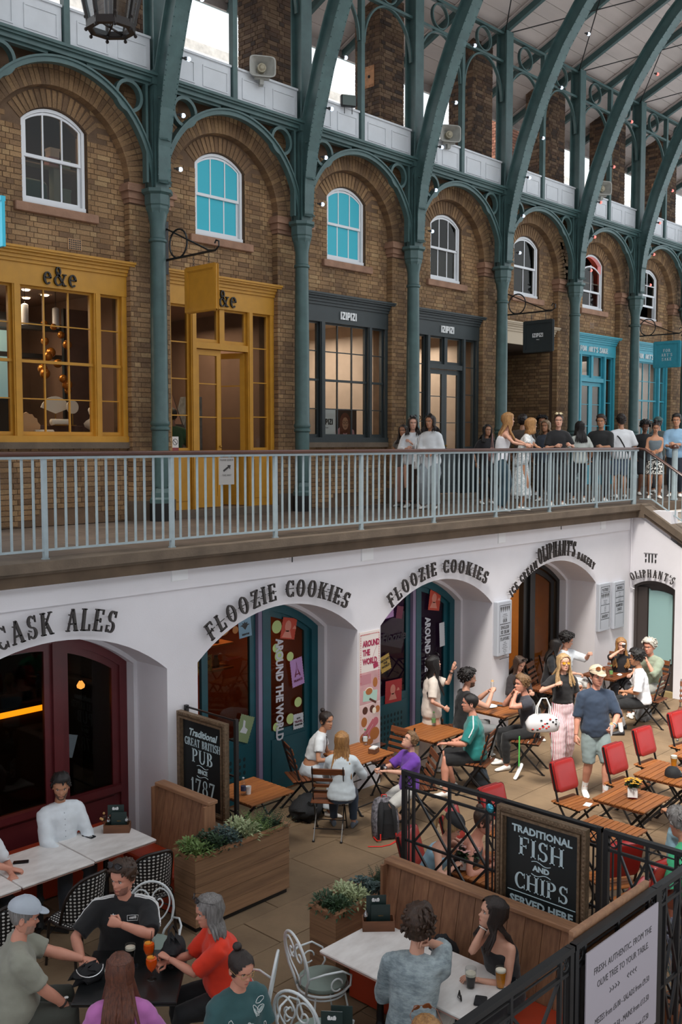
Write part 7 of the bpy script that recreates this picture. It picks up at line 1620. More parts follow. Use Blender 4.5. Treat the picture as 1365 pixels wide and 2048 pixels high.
def person(key,lb,head_px,z0,face,H=1.72,sex='m',pose='stand',lean=0,hyaw=0,hpitch=0,hroll=0,twist=0,L=None,R=None,Lp=None,Rp=None,Lc=.6,Rc=.6,Ln=None,Rn=None,feet=None,skin='fair',build=1.0,
           top=None,sleeve=.5,hem=.0,low=None,legs='long',lowlen=None,hair=('short','brown'),cap=None,glasses=None,shoes='#e2e0dc',far=False,seat=.46,beard=None,scoop=False,tight=1.0,Lel=None,Rel=None,sock=None,group=None,world=False):
 s = H / 1.75; fem = sex == 'f'; sw = (.152 if fem else .174) * s * (1 + (build - 1) * .4); X,Y,Z = Vector((1,0,0)),Vector((0,1,0)),Vector((0,0,1))
 sit = pose == 'sit'; P = Vector((0,0,(seat + .095) if sit else .93 * s)); ln = math.radians(lean)
 up = Vector((0,math.sin(ln),math.cos(ln))); fwd = Vector((0,math.cos(ln),-math.sin(ln))); N = P + up * .50 * s
 tw = math.radians(twist); SX = (X * math.cos(tw) + Y * math.sin(tw)); SF = (fwd * math.cos(tw) - X * math.sin(tw))
 Ls,Rs = N - SX * sw - up * .055 * s,N + SX * sw - up * .055 * s
 hb = N + up * .045 * s + SF * .012; HC = hb + Z * .155 * s * .62 + up * .155 * s * .4 + SF * .018 * s
 # place by the head's pixel
 hz = z0 + HC.z; tgt = at(head_px[0],head_px[1],Z=hz) if not world else Vector((head_px[0],head_px[1],0)); rz = math.radians(face - 90); off = Matrix.Rotation(rz,4,'Z') @ Vector((HC.x,HC.y,0))
 root = thing('person',lb,'person',(tgt.x - off.x,tgt.y - off.y,z0),rz,group); vox = .026 if far else .016
 # ---- limbs
 ua,fa_ = .285 * s,.25 * s; th_,sh_ = .43 * s,.415 * s
 dl = Vector((-.235,.05,P.z - .03 * s)) if not sit else Vector((-.16,.30,P.z + .06)); dr = Vector((-dl.x,dl.y,dl.z))
 Lh = Vector(L) if L else dl; Rh = Vector(R) if R else dr; Le,Lh = ik(Ls,Lh,ua,fa_,Lp or (-.6,-.5,-.6)); Re,Rh = ik(Rs,Rh,ua,fa_,Rp or (.6,-.5,-.6))
 ft = feet or (((-.10,0,0),(.10,0,0)) if not sit else ((-.12,.40,0),(.13,.36,0))); hips = (P - X * .085 * s - Z * .03,P + X * .085 * s - Z * .03); LG_ = []
 for i,f in enumerate(ft): A_ = Vector((f[0],f[1],f[2] + .085 * s)); k_,a_ = ik(hips[i],A_,th_,sh_,(0.12 * (-1 if i == 0 else 1),1,.5 if sit else 0)); LG_.append((hips[i],k_,a_))
 # ---- body surface
 b = MB(); bw = build; TB = [(-.10,.135,.10),(-.03,.165,.115),(.06,.155,.11),(.16,.130 if fem else .142,.100),(.27,.140 if fem else .155,.108 if not fem else .112),(.37,.158 if fem else .178,.105),(.445,.135 if fem else .160,.085),(.475,.085,.065),(.50,.058,.056),(.56,.052,.055)]
 def spine(u): return P + up * u * s,(X * (1 - min(1,max(0,u / .4))) + SX * min(1,max(0,u / .4))).normalized(),(Y * (1 - min(1,max(0,u / .4))) + SF * min(1,max(0,u / .4))).normalized()
 def torso(m,u0,u1,o,k=12,bell=1.0,flare=0.0):
  rings = []
  for i in range(k + 1):
   u = u0 + (u1 - u0) * i / k; c,xx,yy = spine(u); rx = prof(u,[(a,q) for a,q,_ in TB]); ry = prof(u,[(a,q) for a,_,q in TB]); bb = bw * (1 + (bell - 1) * math.exp(-((u - .1) / .12) ** 2)) if u < .42 else 1 + (bw - 1) * .3
   fl = flare * max(0,(.3 - u)) ; rings.append(ering(c + yy * (bell - 1) * .05 * math.exp(-((u - .1) / .12) ** 2),rx * bb * s + o + fl,ry * bb * s + o + fl,xx,yy,22,.9))
  m.loft(rings)
 bell = max(1.0,build) ** 1.2
 def limb(m,pts,rr,n=12): m.tube(pts,rr,n)
 def armtube(m,S,E,W,o,f0=0.0,f1=1.0,loose=1.0):
  k = (.052 if not fem else .043) * s * (1 + (bw - 1) * .5); a = [(S,k * .95),(S.lerp(E,.35),k * .93),(S.lerp(E,.8),k * .8),(E,k * .78),(E.lerp(W,.3),k * .80),(E.lerp(W,.7),k * .62),(W,k * .52)]
  out,rr = [S - (E - S).normalized() * k * .55],[k * .70 * loose + o]
  ks = [0,.35,.8,1.0,1.3,1.7,2.0]
  for (p,r),t in zip(a,ks):
   if f0 <= t / 2 <= f1: out.append(p); rr.append(r * loose + o)
  if f1 < 1: t = f1 * 2; p = S.lerp(E,t) if t <= 1 else E.lerp(W,t - 1); r = prof(t,[(q,w) for q,(_,w) in zip(ks,a)]); out.append(p); rr.append(r * loose + o + .004)
  limb(m,out,rr)
 def legtube(m,h,k_,a_,o,f1=1.0,loose=1.0,flare=0.0):
  q = (.086 if fem else .088) * s * (1 + (bw - 1) * .6); a = [(h,q),(h.lerp(k_,.5),q * .84),(k_,q * .64),(k_.lerp(a_,.3),q * .66),(k_.lerp(a_,.75),q * .45),(a_,q * .42)]; ks = [0,.5,1,1.3,1.75,2.0]; out,rr = [],[]
  for (p,r),t in zip(a,ks):
   if t / 2 <= f1 - .01: out.append(p); rr.append(max(r * (loose if t > .2 else 1),q * .62 * (loose - .15) if loose > 1.2 else 0) + o + flare * t)
  t = f1 * 2; p = h.lerp(k_,t) if t <= 1 else k_.lerp(a_,t - 1); r = prof(t,[(z_,w) for z_,(_,w) in zip(ks,a)]); out.append(p); rr.append(max(r * loose,q * .62 * (loose - .15) if loose > 1.2 else 0) + o + flare * t); limb(m,out,rr)
 torso(b,-.10,.56,0,14,bell); b.tube([N - up * .03,N + up * .06,HC - Z * .06 * s],[.058 * s,.052 * s,.05 * s],12)
 for S_,E_,W_ in ((Ls,Le,Lh),(Rs,Re,Rh)): b.tube([N - up * .06 * s,S_ * .5 + N * .5 - up * .045 * s,S_],[.06 * s,.058 * s,.052 * s if not fem else .043 * s],12); armtube(b,S_,E_,W_,0)
 for h,k_,a_ in LG_: legtube(b,h,k_,a_,0); b.tube([a_,a_ + Vector((0,.03,-.05 * s)),a_ + Vector((0,.13 * s,-.065 * s))],[.038 * s,.035 * s,.02 * s],10)
 ex = MB(); hy,hp,hr = math.radians(hyaw),math.radians(hpitch),math.radians(hroll); HM = Matrix.Translation(HC) @ Matrix.Rotation(hy + tw,4,'Z') @ Matrix.Rotation(hp,4,'X') @ Matrix.Rotation(hr,4,'Y')
 add_head(ex,HM,s * (1.08 if not fem else 1.04))
 for i,(E_,W_,cu,nn) in enumerate(((Le,Lh,Lc,Ln),(Re,Rh,Rc,Rn))):
  d = (W_ - E_).normalized(); default = Vector((.9 if i == 0 else -.9,-.1,-.2)) if not sit else Vector((0,0,-1)); add_hand(ex,W_,d,nn or default,-1 if i == 0 else 1,s * (.92 if fem else 1.0),cu)
 body = remesh_job(b,'body',SKIN[skin],root,vox,2,0,ex)
 # ---- clothes
 if top:
  c = MB(); o = .010 + .006 * tight; u0 = hem if hem else (-.10 if not sit else -.05)
  if scoop: torso(c,u0,.40,o,12,bell * (1.0),.10 * (tight - 1)); [c.tube([N - up * .11 * s + SX * e * .075 * s + SF * .07,N - up * .03 * s + SX * e * .09 * s,N - up * .12 * s + SX * e * .075 * s - SF * .07],.012,8) for e in (-1,1)]
  else:
   torso(c,u0,.475,o,13,bell,.07 * (tight - 1)); c.tube([Ls + (Ls - N) * .08 - up * .004,Ls,N - up * .030 * s,Rs,Rs + (Rs - N) * .08 - up * .004],[.036 * s + o,.052 * s + o,.064 * s + o,.052 * s + o,.036 * s + o],14)
   if sleeve: [armtube(c,S_,E_,W_,o * 1.3,0,sleeve,1.0 + .12 * min(tight,1.35) * (1 if sleeve < .7 else .6)) for S_,E_,W_ in ((Ls,Le,Lh),(Rs,Re,Rh))]
  remesh_job(c,'shirt',cloth(*top),root,vox,1,.007 if not far else .004)
 if low:
  c = MB()
  if legs == 'skirt':
   ll = lowlen or .5; rings = []
   if not sit:
    for i in range(7): f = i / 6; rings.append(ering(P + Z * (.10 * s - (ll + .1) * f),(.15 + .035 * f * 2) * s * bw,(.11 + .05 * f * 2) * s * bw,X,Y,24))
    c.loft(rings)
   else: torso(c,-.10,.08,.018,4); [legtube(c,h,k_,a_,.03,min(1,ll),1.25) for h,k_,a_ in LG_]; c.tube([(LG_[0][0] + LG_[1][0]) / 2,(LG_[0][1] + LG_[1][1]) / 2],[.09,.10],12)
  else:
   torso(c,-.11,.10 if not sit else .06,.010,5,bell if bell < 1.1 else 1.05)
   f1 = {'long': .97,'short': .42,'knee': .50,'wide': .98,'capri': .8}[legs]; [legtube(c,h,k_,a_,.012,f1,{'long': 1.12,'short': 1.22,'knee': 1.2,'wide': 1.75,'capri': 1.1}[legs]) for h,k_,a_ in LG_]
  remesh_job(c,'skirt' if legs == 'skirt' else 'trousers' if legs in ('long','wide','capri') else 'shorts',cloth(*low),root,vox,1,.006 if not far else .003)
 for i,(h,k_,a_) in enumerate(LG_):
  sd = 'shoe'; m = MB(); base = Vector((a_.x,a_.y,max(0.0,a_.z - .085 * s))); fd = Vector((.18 * (-1 if i == 0 else 1),1,0)).normalized(); fx = fd.cross(Z); rings = []
  for y,w,h0,h1 in ((-.055,.024,.005,.07),(-.03,.036,0,.088),(.03,.040,0,.082),(.09,.045,0,.058),(.145,.044,0,.045),(.18,.030,.004,.032),(.192,.012,.012,.022)):
   cc = base + fd * y * s; rings.append([cc + fx * w * s * math.cos(a) + Z * ((h0 + h1) / 2 + (h1 - h0) / 2 * math.sin(a)) * s for a in np.linspace(0,2 * PI,15)[:-1]])
  m.loft(rings); m.build('shoe',mk('shoe_' + shoes,shoes,.6),root,smooth=60)
  if sock: m = MB(); m.tube([a_.lerp(k_,.30),a_.lerp(k_,.1),a_ - Z * .03],[.042 * s,.038 * s,.04 * s],12); m.build('sock',mk('sock_' + sock,sock,.8),root,smooth=60)
 # ---- hair, hat, glasses
 hs = s * (1.08 if not fem else 1.04); HS = HM @ Matrix.Scale(hs,4); st,hc = hair[0],hair[1]; hm = HAIRM[hc]; rd = random.Random(len(lb))
 if st != 'none':
  m = MB(); n,k = 40,22; off_ = {'buzz': .004,'short': .012,'curly': .024,'long': .011,'bob': .014,'bun': .006,'messy': .020,'pony': .008,'lank': .009}[st]; vs = {}; F_ = []
  tm = .02 if st in ('long','bob') else .30
  def hide(th,t):
   f = abs(((th + PI) % (2 * PI)) - PI)                       # 0 front .. pi back
   line = prof(f,[(0,.80),(.55,.79),(.95,.70),(1.25,.50 if st not in ('buzz','short','messy','curly') else .58),(1.45,.42),(1.9,.36),(2.4,.26),(PI,.20)])
   if fem: line = prof(f,[(0,.84),(.5,.80),(.9,.66),(1.2,.40),(1.5,.30),(PI,.14)])
   return t < line
  for j in range(k + 1):
   t = .1 + .9 * j / k
   for i in range(n):
    th = 2 * PI * i / n; o = off_; nn = noise.noise(Vector((math.sin(th) * 5,math.cos(th) * 5,t * 9 + len(lb)))); o += nn * (.012 if st in ('curly','messy') else .004)
    if st in ('short','messy') and t > .8 and math.cos(th) > 0: o += .010
    vs[(i,j)] = hsurf(th,t,max(.002,o)) + Vector((0,0,o * .5))
  idx = {}; V = []
  for j in range(k):
   for i in range(n):
    i2 = (i + 1) % n
    if not hide(2 * PI * (i + .5) / n,.1 + .9 * (j + .5) / k):
     q = []
     for key_ in ((i,j),(i2,j),(i2,j + 1),(i,j + 1)):
      if key_ not in idx: idx[key_] = len(V); V.append(vs[key_])
      q.append(idx[key_])
     F_.append(tuple(q))
  F_.append(tuple(idx[(i,k)] for i in range(n) if (i,k) in idx)); m.add(V,F_,0,HS)
  if st in ('curly','messy','short'):
   for i in range({'curly': 150,'messy': 80,'short': 60}[st]):
    th,t = rd.uniform(-PI,PI),rd.uniform(.45,1.0); f = abs(th)
    if hide(th,t - .04): continue
    p = hsurf(th,t,off_); q = hsurf(th + rd.uniform(-.25,.25),t - rd.uniform(.02,.12),off_ + (rd.uniform(.006,.02) if st != 'short' else .004)); mid = (p + q) / 2 + p.normalized() * (.012 if st != 'short' else .004); m.tube([p,mid,q],[.009,.011,.003],5,0,HS)
  if st in ('long','bob','lank','pony'):
   LL = hair[2] if len(hair) > 2 else .30; nn_ = 60 if st != 'pony' else 12
   for i in range(nn_):
    if st == 'pony':
     a = rd.uniform(-.35,.35); p0 = Vector((a * .05,-.10,.045)); pts = [p0,p0 + Vector((a * .05,-.05,.01)),p0 + Vector((a * .12,-.075,-.06)),p0 + Vector((a * .16,-.07,-.06 - LL * .5)),p0 + Vector((a * .10,-.06,-.06 - LL))]; rr = [.014,.017,.018,.014,.004]
    else:
     th = PI + (i / (nn_ - 1) - .5) * 2 * (1.95 if st == 'long' else 1.8); f = abs(i / (nn_ - 1) - .5) * 2; p1 = hsurf(th,.80,off_ + .002); p2 = hsurf(th,.50,off_ + .006); p3 = hsurf(th,.25 if f < .8 else .3,off_ + .008)
     l = LL * rd.uniform(.85,1.0) * (1 - .12 * f); o = Vector((math.sin(th),math.cos(th),0)) * .02; kk = rd.uniform(-.018,.018); p3.y = min(p3.y,-.02 + .07 * f) if f < .8 else p3.y;
     bk = f < .66 and st != 'bob'; p4 = Vector((p3.x * 1.25 + kk,min(p3.y - .03,-.125) if bk else (.015 if st != 'bob' else p3.y - .01),p3.z - l * .5)); p5 = Vector((p4.x * 1.1 + kk * 1.5,-.155 if bk else (.085 if st != 'bob' else p4.y),p3.z - l));
     pts = [p1,p2,p3,p4,p5,p5 + Vector((0,0,-.02))]; rr = [.010,.014,.016,.015,.010,.002]
    inv = HS.inverted()
    if pts and st != 'bob':     # strands fall with gravity whatever the head does
     w3 = HS @ pts[2]; pts = [HS @ p for p in pts[:3]] + [w3 + (HM.to_3x3() @ (p - pts[2])).lerp((p - pts[2]),.75) * hs for p in pts[3:]]; m.tube(pts,[r * hs for r in rr],6)
    else: m.tube(pts,rr,6,0,HS)
  if st == 'bun': m.ell((0,-.075,.125),(.034,.034,.030),12,9,0,HS)
  m.build('hair',hm,root,smooth=75)
 if beard:
  m = MB(); V = []; F_ = []; n,k = 24,8
  for j in range(k + 1):
   for i in range(n + 1): th = -1.3 + 2.6 * i / n; t = .0 + .27 * j / k * (1 if abs(th) < .5 else 1.2); q = hsurf(th,t,.0022); q.y += .001; V.append(q)
  for j in range(k):
   for i in range(n):
    th = -1.35 + 2.7 * (i + .5) / n
    if abs(th) < .33 and 4 <= j <= 6: continue
    o = j * (n + 1) + i; F_.append((o,o + 1,o + n + 2,o + n + 1))
  m.add(V,F_,0,HS); m.build('beard',mk('stubble_' + beard,{'black': '#5e4436','grey': '#b08a7a','brown': '#96695a'}[beard],.7,var=.2,vs=60),root,smooth=75)
 if cap:
  c1,kind = cap; m = MB(); rings = []
  for t_ in (.66,.72,.80,.88,.95,1.0): rings.append([hsurf(th,t_,.016) + Vector((0,0,.008)) for th in np.linspace(0,2 * PI,25)[:-1]])
  m.loft(rings,0,True,HS); sg_ = -1 if kind == 'back' else 1; cm = mk('cap_' + c1,c1,.75,var=.08)
  cr = m.build('cap',cm,root,smooth=60); m = MB(); m.loft([[Vector((.062 * math.sin(a),sg_ * (.085 + q * math.cos(a) * .075),.055 - q * .012 * math.cos(a) + dz)) for a in np.linspace(-1.45,1.45,13)] for q,dz in ((.0,0),(1.0,0))] + [[Vector((.062 * math.sin(a),sg_ * (.085 + q * math.cos(a) * .075),.055 - q * .012 * math.cos(a) + dz)) for a in np.linspace(-1.45,1.45,13)] for q,dz in ((1.0,.005),(0,.005))],0,True,HS); m.build('cap_peak',cm,cr,smooth=60)
  m = MB(); m.ell((0,0,.140),.008,8,5,0,HS); m.build('cap_button',cm,cr)
 if glasses:
  kind,gc = glasses; G = HS @ (Matrix.Translation((0,.0,0)) if kind == 'eyes' else Matrix.Translation((0,-.012,.085 if cap is None else .072)) @ Matrix.Rotation(.45,4,'X') @ Matrix.Scale(1.14,4)); m = MB(); fm = mk('spectacle_' + gc,gc,.3); tint = gc in ('#e8a020','#1a1516','#7a4526')
  for e in (-1,1):
   pts = [(e * .032 + .024 * math.cos(a),.098 - (.014 if abs(e * .032 + .024 * math.cos(a)) > .05 else 0),.004 + .019 * math.sin(a)) for a in np.linspace(0,2 * PI,19)[:-1]]; m.tube(pts,.0022,5,0,G,closed=True)
   m.tube([(e * .056,.085,.008),(e * .078,.06,.008),(e * .080,-.02,.004),(e * .078,-.035,-.01)],.0018,5,0,G)
  m.tube([(-.01,.1,.008),(0,.102,.010),(.01,.1,.008)],.002,5,0,G); gl = m.build('glasses',mk('frame_' + gc,'#b98b4a' if gc == '#e8a020' else gc,.3),root,smooth=60)
  if tint or kind == 'head':
   m = MB()
   for e in (-1,1): m.prism([(e * .032 + .023 * math.cos(a),.004 + .018 * math.sin(a)) for a in np.linspace(0,2 * PI,15)[:-1]],lambda u,v,d: (u,.0965 - (.012 if abs(u) > .05 else 0) + d,v),0,.0015,0,G)
   m.build('lenses',mk('lens_' + gc,gc,.08),gl)
 RM = Matrix.Translation(root.location) @ Matrix.Rotation(rz,4,'Z')
 PEOPLE[key] = dict(root=root,M=RM,L=RM @ Lh,R=RM @ Rh,HC=RM @ HC,HS=HS,N=N,Ls=Ls,Rs=Rs,Le=Le,Re=Re,Lh=Lh,Rh=Rh,up=up,SF=SF,SX=SX,s=s,P=P,bell=bell,hips=hips,LG=LG_)
 return root
SK = dict(z0=FZ)
# ---- foreground tables
person('L1','man in a white open collared shirt sitting alone against the maroon pub windows',(122,1572),FZ,262,1.78,pose='sit',hyaw=-22,hpitch=-12,skin='tan',top=('#dfe6ec',),sleeve=.95,low=('#3a4048',),hair=('short','black'),beard='black',L=(-.20,.28,.60),R=(.10,.30,.62),tight=1.3)
person('L7','person in a white tee at the left edge, only the arm in view',(-48,1640),FZ,275,1.76,pose='sit',skin='pink',top=('#d9dde2',),sleeve=.4,low=('#34373c',),hair=('short','brown'),R=(-.30,.32,.73),L=(-.20,.30,.73))
person('L2','older man in a pale grey cap and sage tee reaching across the dark table',(48,1832),FZ,-24,1.80,pose='sit',lean=8,hyaw=-4,hpitch=-14,build=1.22,skin='pink',top=('#8f9083',),sleeve=.42,low=('#43463f',),legs='long',hair=('buzz','grey'),cap=('#a9b2bd','front'),L=(-.02,.62,.80),R=(.14,.40,.58),Ln=(0,0,-1),Lc=.35,beard='grey',tight=1.4)
person('L3','bearded man in a black tee with three white shoulder stripes, sunglasses on his head',(247,1754),FZ,226,1.82,pose='sit',lean=3,hyaw=-30,hpitch=-8,build=1.15,skin='pink',top=('#15171a',),sleeve=.44,low=('#202428',),hair=('short','brown'),beard='brown',glasses=('head','#1a1516'),R=(.27,.40,.74),L=(-.02,.34,1.02),Rp=(1,-.4,-.1),Lp=(-1,-.2,-.5),Lc=1.5,Ln=(.6,-.7,0),Rc=.4,tight=1.3)
person('L4','woman with grey bobbed hair in a bright orange red blouse',(418,1822),FZ,150,1.70,'f',pose='sit',lean=14,hyaw=6,hpitch=-10,build=1.22,skin='pink',top=('#e03414',),sleeve=.46,low=('#16181b',),legs='long',hair=('bob','grey',.12),glasses=('head','#1a1516'),L=(.04,.48,.86),R=(.10,.50,.80),Lc=1.0,Rc=1.1,tight=1.5)
person('L5','woman with gold glasses in a teal tee with white leaf print',(482,1936),FZ,262,1.66,'f',pose='sit',lean=8,hyaw=2,hpitch=-14,build=1.30,skin='pink',top=('#2f5558',),sleeve=.44,low=('#2b2f36',),hair=('bun','dark'),glasses=('eyes','#b08a5a'),L=(-.06,.30,.76),R=(.12,.30,.74),Lc=.8,Rc=.8,tight=1.4)
person('L6','woman in a pink tee seen from behind with long auburn hair, bottom left',(240,1944),FZ,52,1.68,'f',pose='sit',lean=6,hpitch=-8,skin='fair',top=('#b96db0',),sleeve=.5,low=('#b9aab0','#e2dcdc','lace'),legs='skirt',lowlen=.8,hair=('long','auburn',.30),L=(-.14,.34,.74),R=(.20,.34,.74),tight=1.3)
person('R8','man with tousled hair in a pale blue printed shirt at the marble table',(838,1855),FZ,22,1.82,pose='sit',lean=14,hyaw=0,hpitch=-4,skin='fair',top=('#a9b7bb','#69777e','etch'),sleeve=.60,low=('#c9c5bd',),hair=('messy','brown'),L=(-.14,.36,.75),R=(.05,.20,1.16),Rp=(.7,.3,-1),Lp=(-.3,0,-1),Rc=1.0,tight=1.7)
person('R9','dark haired tattooed woman in a black strappy top resting her chin on her hand',(986,1826),FZ,168,1.68,'f',pose='sit',lean=12,hyaw=-26,hpitch=12,skin='fair',top=('#1d1d20',),scoop=True,low=('#1b1c20',),hair=('long','dark',.20),R=(.03,.19,1.13),L=(-.02,.34,.75),Rp=(.25,.3,-1),Rc=1.0,Lc=.5,Ln=(0,0,-1))
person('R10','top of a head with reddish blonde hair and tortoiseshell sunglasses at the bottom edge',(853,2072),FZ,60,1.68,'f',pose='sit',skin='fair',top=('#7d6f6a',),low=('#2f3338',),hair=('lank','honey',.2),glasses=('head','#7a4526'))
# ---- cookie shop tables
person('G11','young woman with a topknot in a white cropped tee and pale wide trousers',(653,1441),FZ,-50,1.66,'f',pose='sit',lean=20,hyaw=-38,hpitch=-4,skin='tan',top=('#d9dde0',),sleeve=.3,hem=.14,low=('#c3cdd6',),legs='wide',hair=('bun','dark'),L=(-.02,.40,.74),R=(.16,.34,.72),feet=((-.10,.34,0),(.32,.28,0)),shoes='#d9d5cf')
person('G12','girl with long golden brown hair in a pale blue white sweater seen from behind',(684,1482),FZ,40,1.58,'f',pose='sit',lean=8,skin='fair',top=('#c3cdd3',),sleeve=.95,low=('#3d4c5e',),hair=('long','honey',.42),L=(-.08,.36,.74),R=(.20,.36,.74),tight=1.6,shoes='#6a7480')
person('G13','boy with glasses in a purple tee looking up, at the slatted table',(820,1482),FZ,160,1.42,pose='sit',lean=-4,hyaw=-5,hpitch=36,skin='fair',top=('#6a3aa0',),sleeve=.46,low=('#c3c2bd',),legs='knee',hair=('short','light'),glasses=('eyes','#33302e'),L=(-.02,.34,.80),R=(.10,.36,.80),Lc=1.0,Rc=1.0,shoes='#26262a',tight=1.3,feet=((-.10,.22,0),(.12,.05,.05)))
person('W14','woman with long black hair in a cream dress standing and raising her hand',(868,1328),FZ,-42,1.70,'f',hyaw=12,hpitch=10,skin='fair',top=('#d5c9bd',),sleeve=.42,low=('#d5c9bd',),legs='skirt',lowlen=.82,hair=('long','black',.40),glasses=('head','#1a1516'),L=(.0,.31,1.50),Lp=(-.1,.4,-1),Lc=.1,Ln=(-.3,1,0),R=(.20,.16,.98),tight=1.9)
person('M15','bearded man with glasses in a black tank top holding food in both hands',(937,1357),FZ,-32,1.80,pose='sit',lean=4,hyaw=-18,build=1.08,skin='fair',top=('#17181a',),sleeve=0,low=('#7d7f80',),hair=('curly','black'),beard='black',glasses=('eyes','#b08a5a'),L=(-.02,.42,1.06),R=(.10,.42,1.06),Lp=(-.6,.1,-1),Rp=(.6,.1,-1),Lc=1.0,Rc=1.0)
person('M16','man with cropped dark hair in a teal tee with white shoulder stripe',(941,1406),FZ,128,1.76,pose='sit',lean=5,skin='pink',build=1.12,top=('#1f7a76',),sleeve=.46,low=('#17181b',),legs='knee',hair=('buzz','black'),L=(-.20,.40,.74),R=(.16,.24,.70),Ln=(0,0,-1),Lc=.2,tight=1.3,feet=((-.22,.42,0),(.14,.3,0)))
person('M17','young man in a dark grey sleeveless tee biting a sandwich',(1045,1368),FZ,142,1.78,pose='sit',lean=10,hyaw=8,hpitch=4,skin='pink',top=('#3a3b44',),sleeve=.22,low=('#17181b',),hair=('short','light'),L=(-.04,.24,1.13),R=(.08,.26,1.10),Lp=(-.8,.2,-1),Rp=(.6,.2,-1),Lc=1.0,Rc=1.0)
person('W18','woman with long brown hair looking down in the ice cream parlour doorway',(1040,1327),FZ,255,1.66,'f',pose='sit',lean=8,hpitch=-26,skin='fair',top=('#2b2426',),sleeve=.5,low=('#202025',),hair=('long','brown',.3),glasses=('head','#1a1516'),L=(-.1,.3,.76),R=(.1,.3,.76))
person('W19','blonde woman in yellow tinted glasses and striped trousers walking with a white bag',(1128,1325),FZ,228,1.74,'f',hyaw=8,hpitch=4,skin='fair',top=('#1b1a1c',),sleeve=.36,hem=.10,low=('#ddd5d6','#b5455c','stripes'),legs='wide',hair=('long','blonde',.28),glasses=('eyes','#e8a020'),R=(.16,.20,1.34),Rp=(1,0,-.6),L=(-.26,.04,.84),Rc=1.0,feet=((-.08,-.14,0),(.10,.16,0)))
person('M20','man in a beige cap, navy tee and grey shorts walking with a paper wrap',(1195,1352),FZ,232,1.80,hyaw=6,hpitch=-6,skin='pink',build=1.08,top=('#2d3b4f',),sleeve=.52,low=('#7f8d8d',),legs='knee',hair=('buzz','brown'),cap=('#c9b69c','front'),glasses=('head','#7a4526'),L=(-.12,.30,1.04),Lp=(-1,-.3,-.5),R=(.30,.06,.86),Lc=1.0,feet=((-.10,.14,0),(.10,-.10,0)),sock='#e2e2e2',tight=1.1)
person('W21','dark haired woman in black sitting inside the arch beside the man in white',(1112,1292),FZ,290,1.66,'f',pose='sit',lean=10,hyaw=25,hpitch=-18,skin='tan',top=('#1a1c22',),sleeve=.4,low=('#23252a',),hair=('long','black',.26),L=(-.1,.34,.75),R=(.12,.34,.75))
person('M22','curly dark haired man in a white tee raising a cigarette inside the arch',(1134,1281),FZ,268,1.80,pose='sit',lean=2,hyaw=30,hpitch=-16,skin='fair',top=('#d9e0e6',),sleeve=.5,low=('#d9d9d6',),legs='knee',hair=('curly','black'),L=(-.16,.42,1.06),Lp=(-1,.1,-.8),R=(.12,.34,.74),Lc=.7,tight=1.4)
person('W23','blonde woman in black drinking from a takeaway cup at the pier',(1243,1289),FZ,215,1.68,'f',pose='sit',lean=6,hyaw=4,hpitch=-8,skin='fair',top=('#17161a',),sleeve=.36,low=('#2a2a2e',),hair=('long','honey',.38),R=(.03,.20,1.14),Rp=(1,.1,-.8),L=(-.14,.36,.75),Rc=1.0)
person('M24','young man in a white tee and black shorts seen from behind',(1274,1316),FZ,118,1.76,pose='sit',lean=8,skin='tan',top=('#e0e3e8',),sleeve=.48,low=('#17181b',),legs='knee',hair=('messy','black'),R=(.16,.26,.62),L=(-.10,.30,.70),tight=1.5,shoes='#2c2c30',sock='#dedede',feet=((-.26,.34,0),(.12,.3,0)))
person('M25','older man with white hair in a sage shirt with a dark strap',(1300,1293),FZ,172,1.76,pose='sit',lean=12,hyaw=4,hpitch=-6,skin='pink',top=('#8f9a86',),sleeve=.62,low=('#8a8a84',),hair=('messy','white'),L=(-.06,.30,1.0),R=(.14,.34,.76),Lp=(-.5,.2,-1),tight=1.6)
person('P26','grey haired person in a bright green shirt seen from behind through the fence',(1362,1648),FZ,86,1.74,pose='sit',lean=16,hpitch=-10,skin='pink',top=('#3fae7c',),sleeve=.5,low=('#8a4a30',),hair=('messy','grey'),L=(-.14,.34,.75),R=(.14,.34,.75),tight=1.7)
person('P27','person in a cream top and pale jeans at the right edge',(1400,1545),FZ,85,1.70,pose='sit',lean=14,skin='tan',top=('#d2c8b8',),sleeve=.5,low=('#7f9fae',),hair=('short','brown'),L=(-.22,.40,.76),R=(.14,.3,.75),tight=1.6)
person('F28','woman in a pale blue vest and black cap behind the fence',(905,1652),FZ,288,1.66,'f',pose='sit',lean=26,hyaw=10,hpitch=-34,skin='fair',top=('#8fb4c6',),scoop=True,low=('#1c1d22',),hair=('pony','blonde',.14),cap=('#18181a','front'),L=(-.10,.30,.98),R=(.10,.34,.80),Rp=(1,0,-.6))
person('F29','woman in a black strappy top leaning on her arms behind the fence',(968,1642),FZ,292,1.68,'f',pose='sit',lean=24,hyaw=14,hpitch=-14,skin='pink',top=('#17171a',),scoop=True,low=('#1c1d22',),hair=('bun','brown'),L=(-.02,.36,.80),R=(.12,.36,.78))
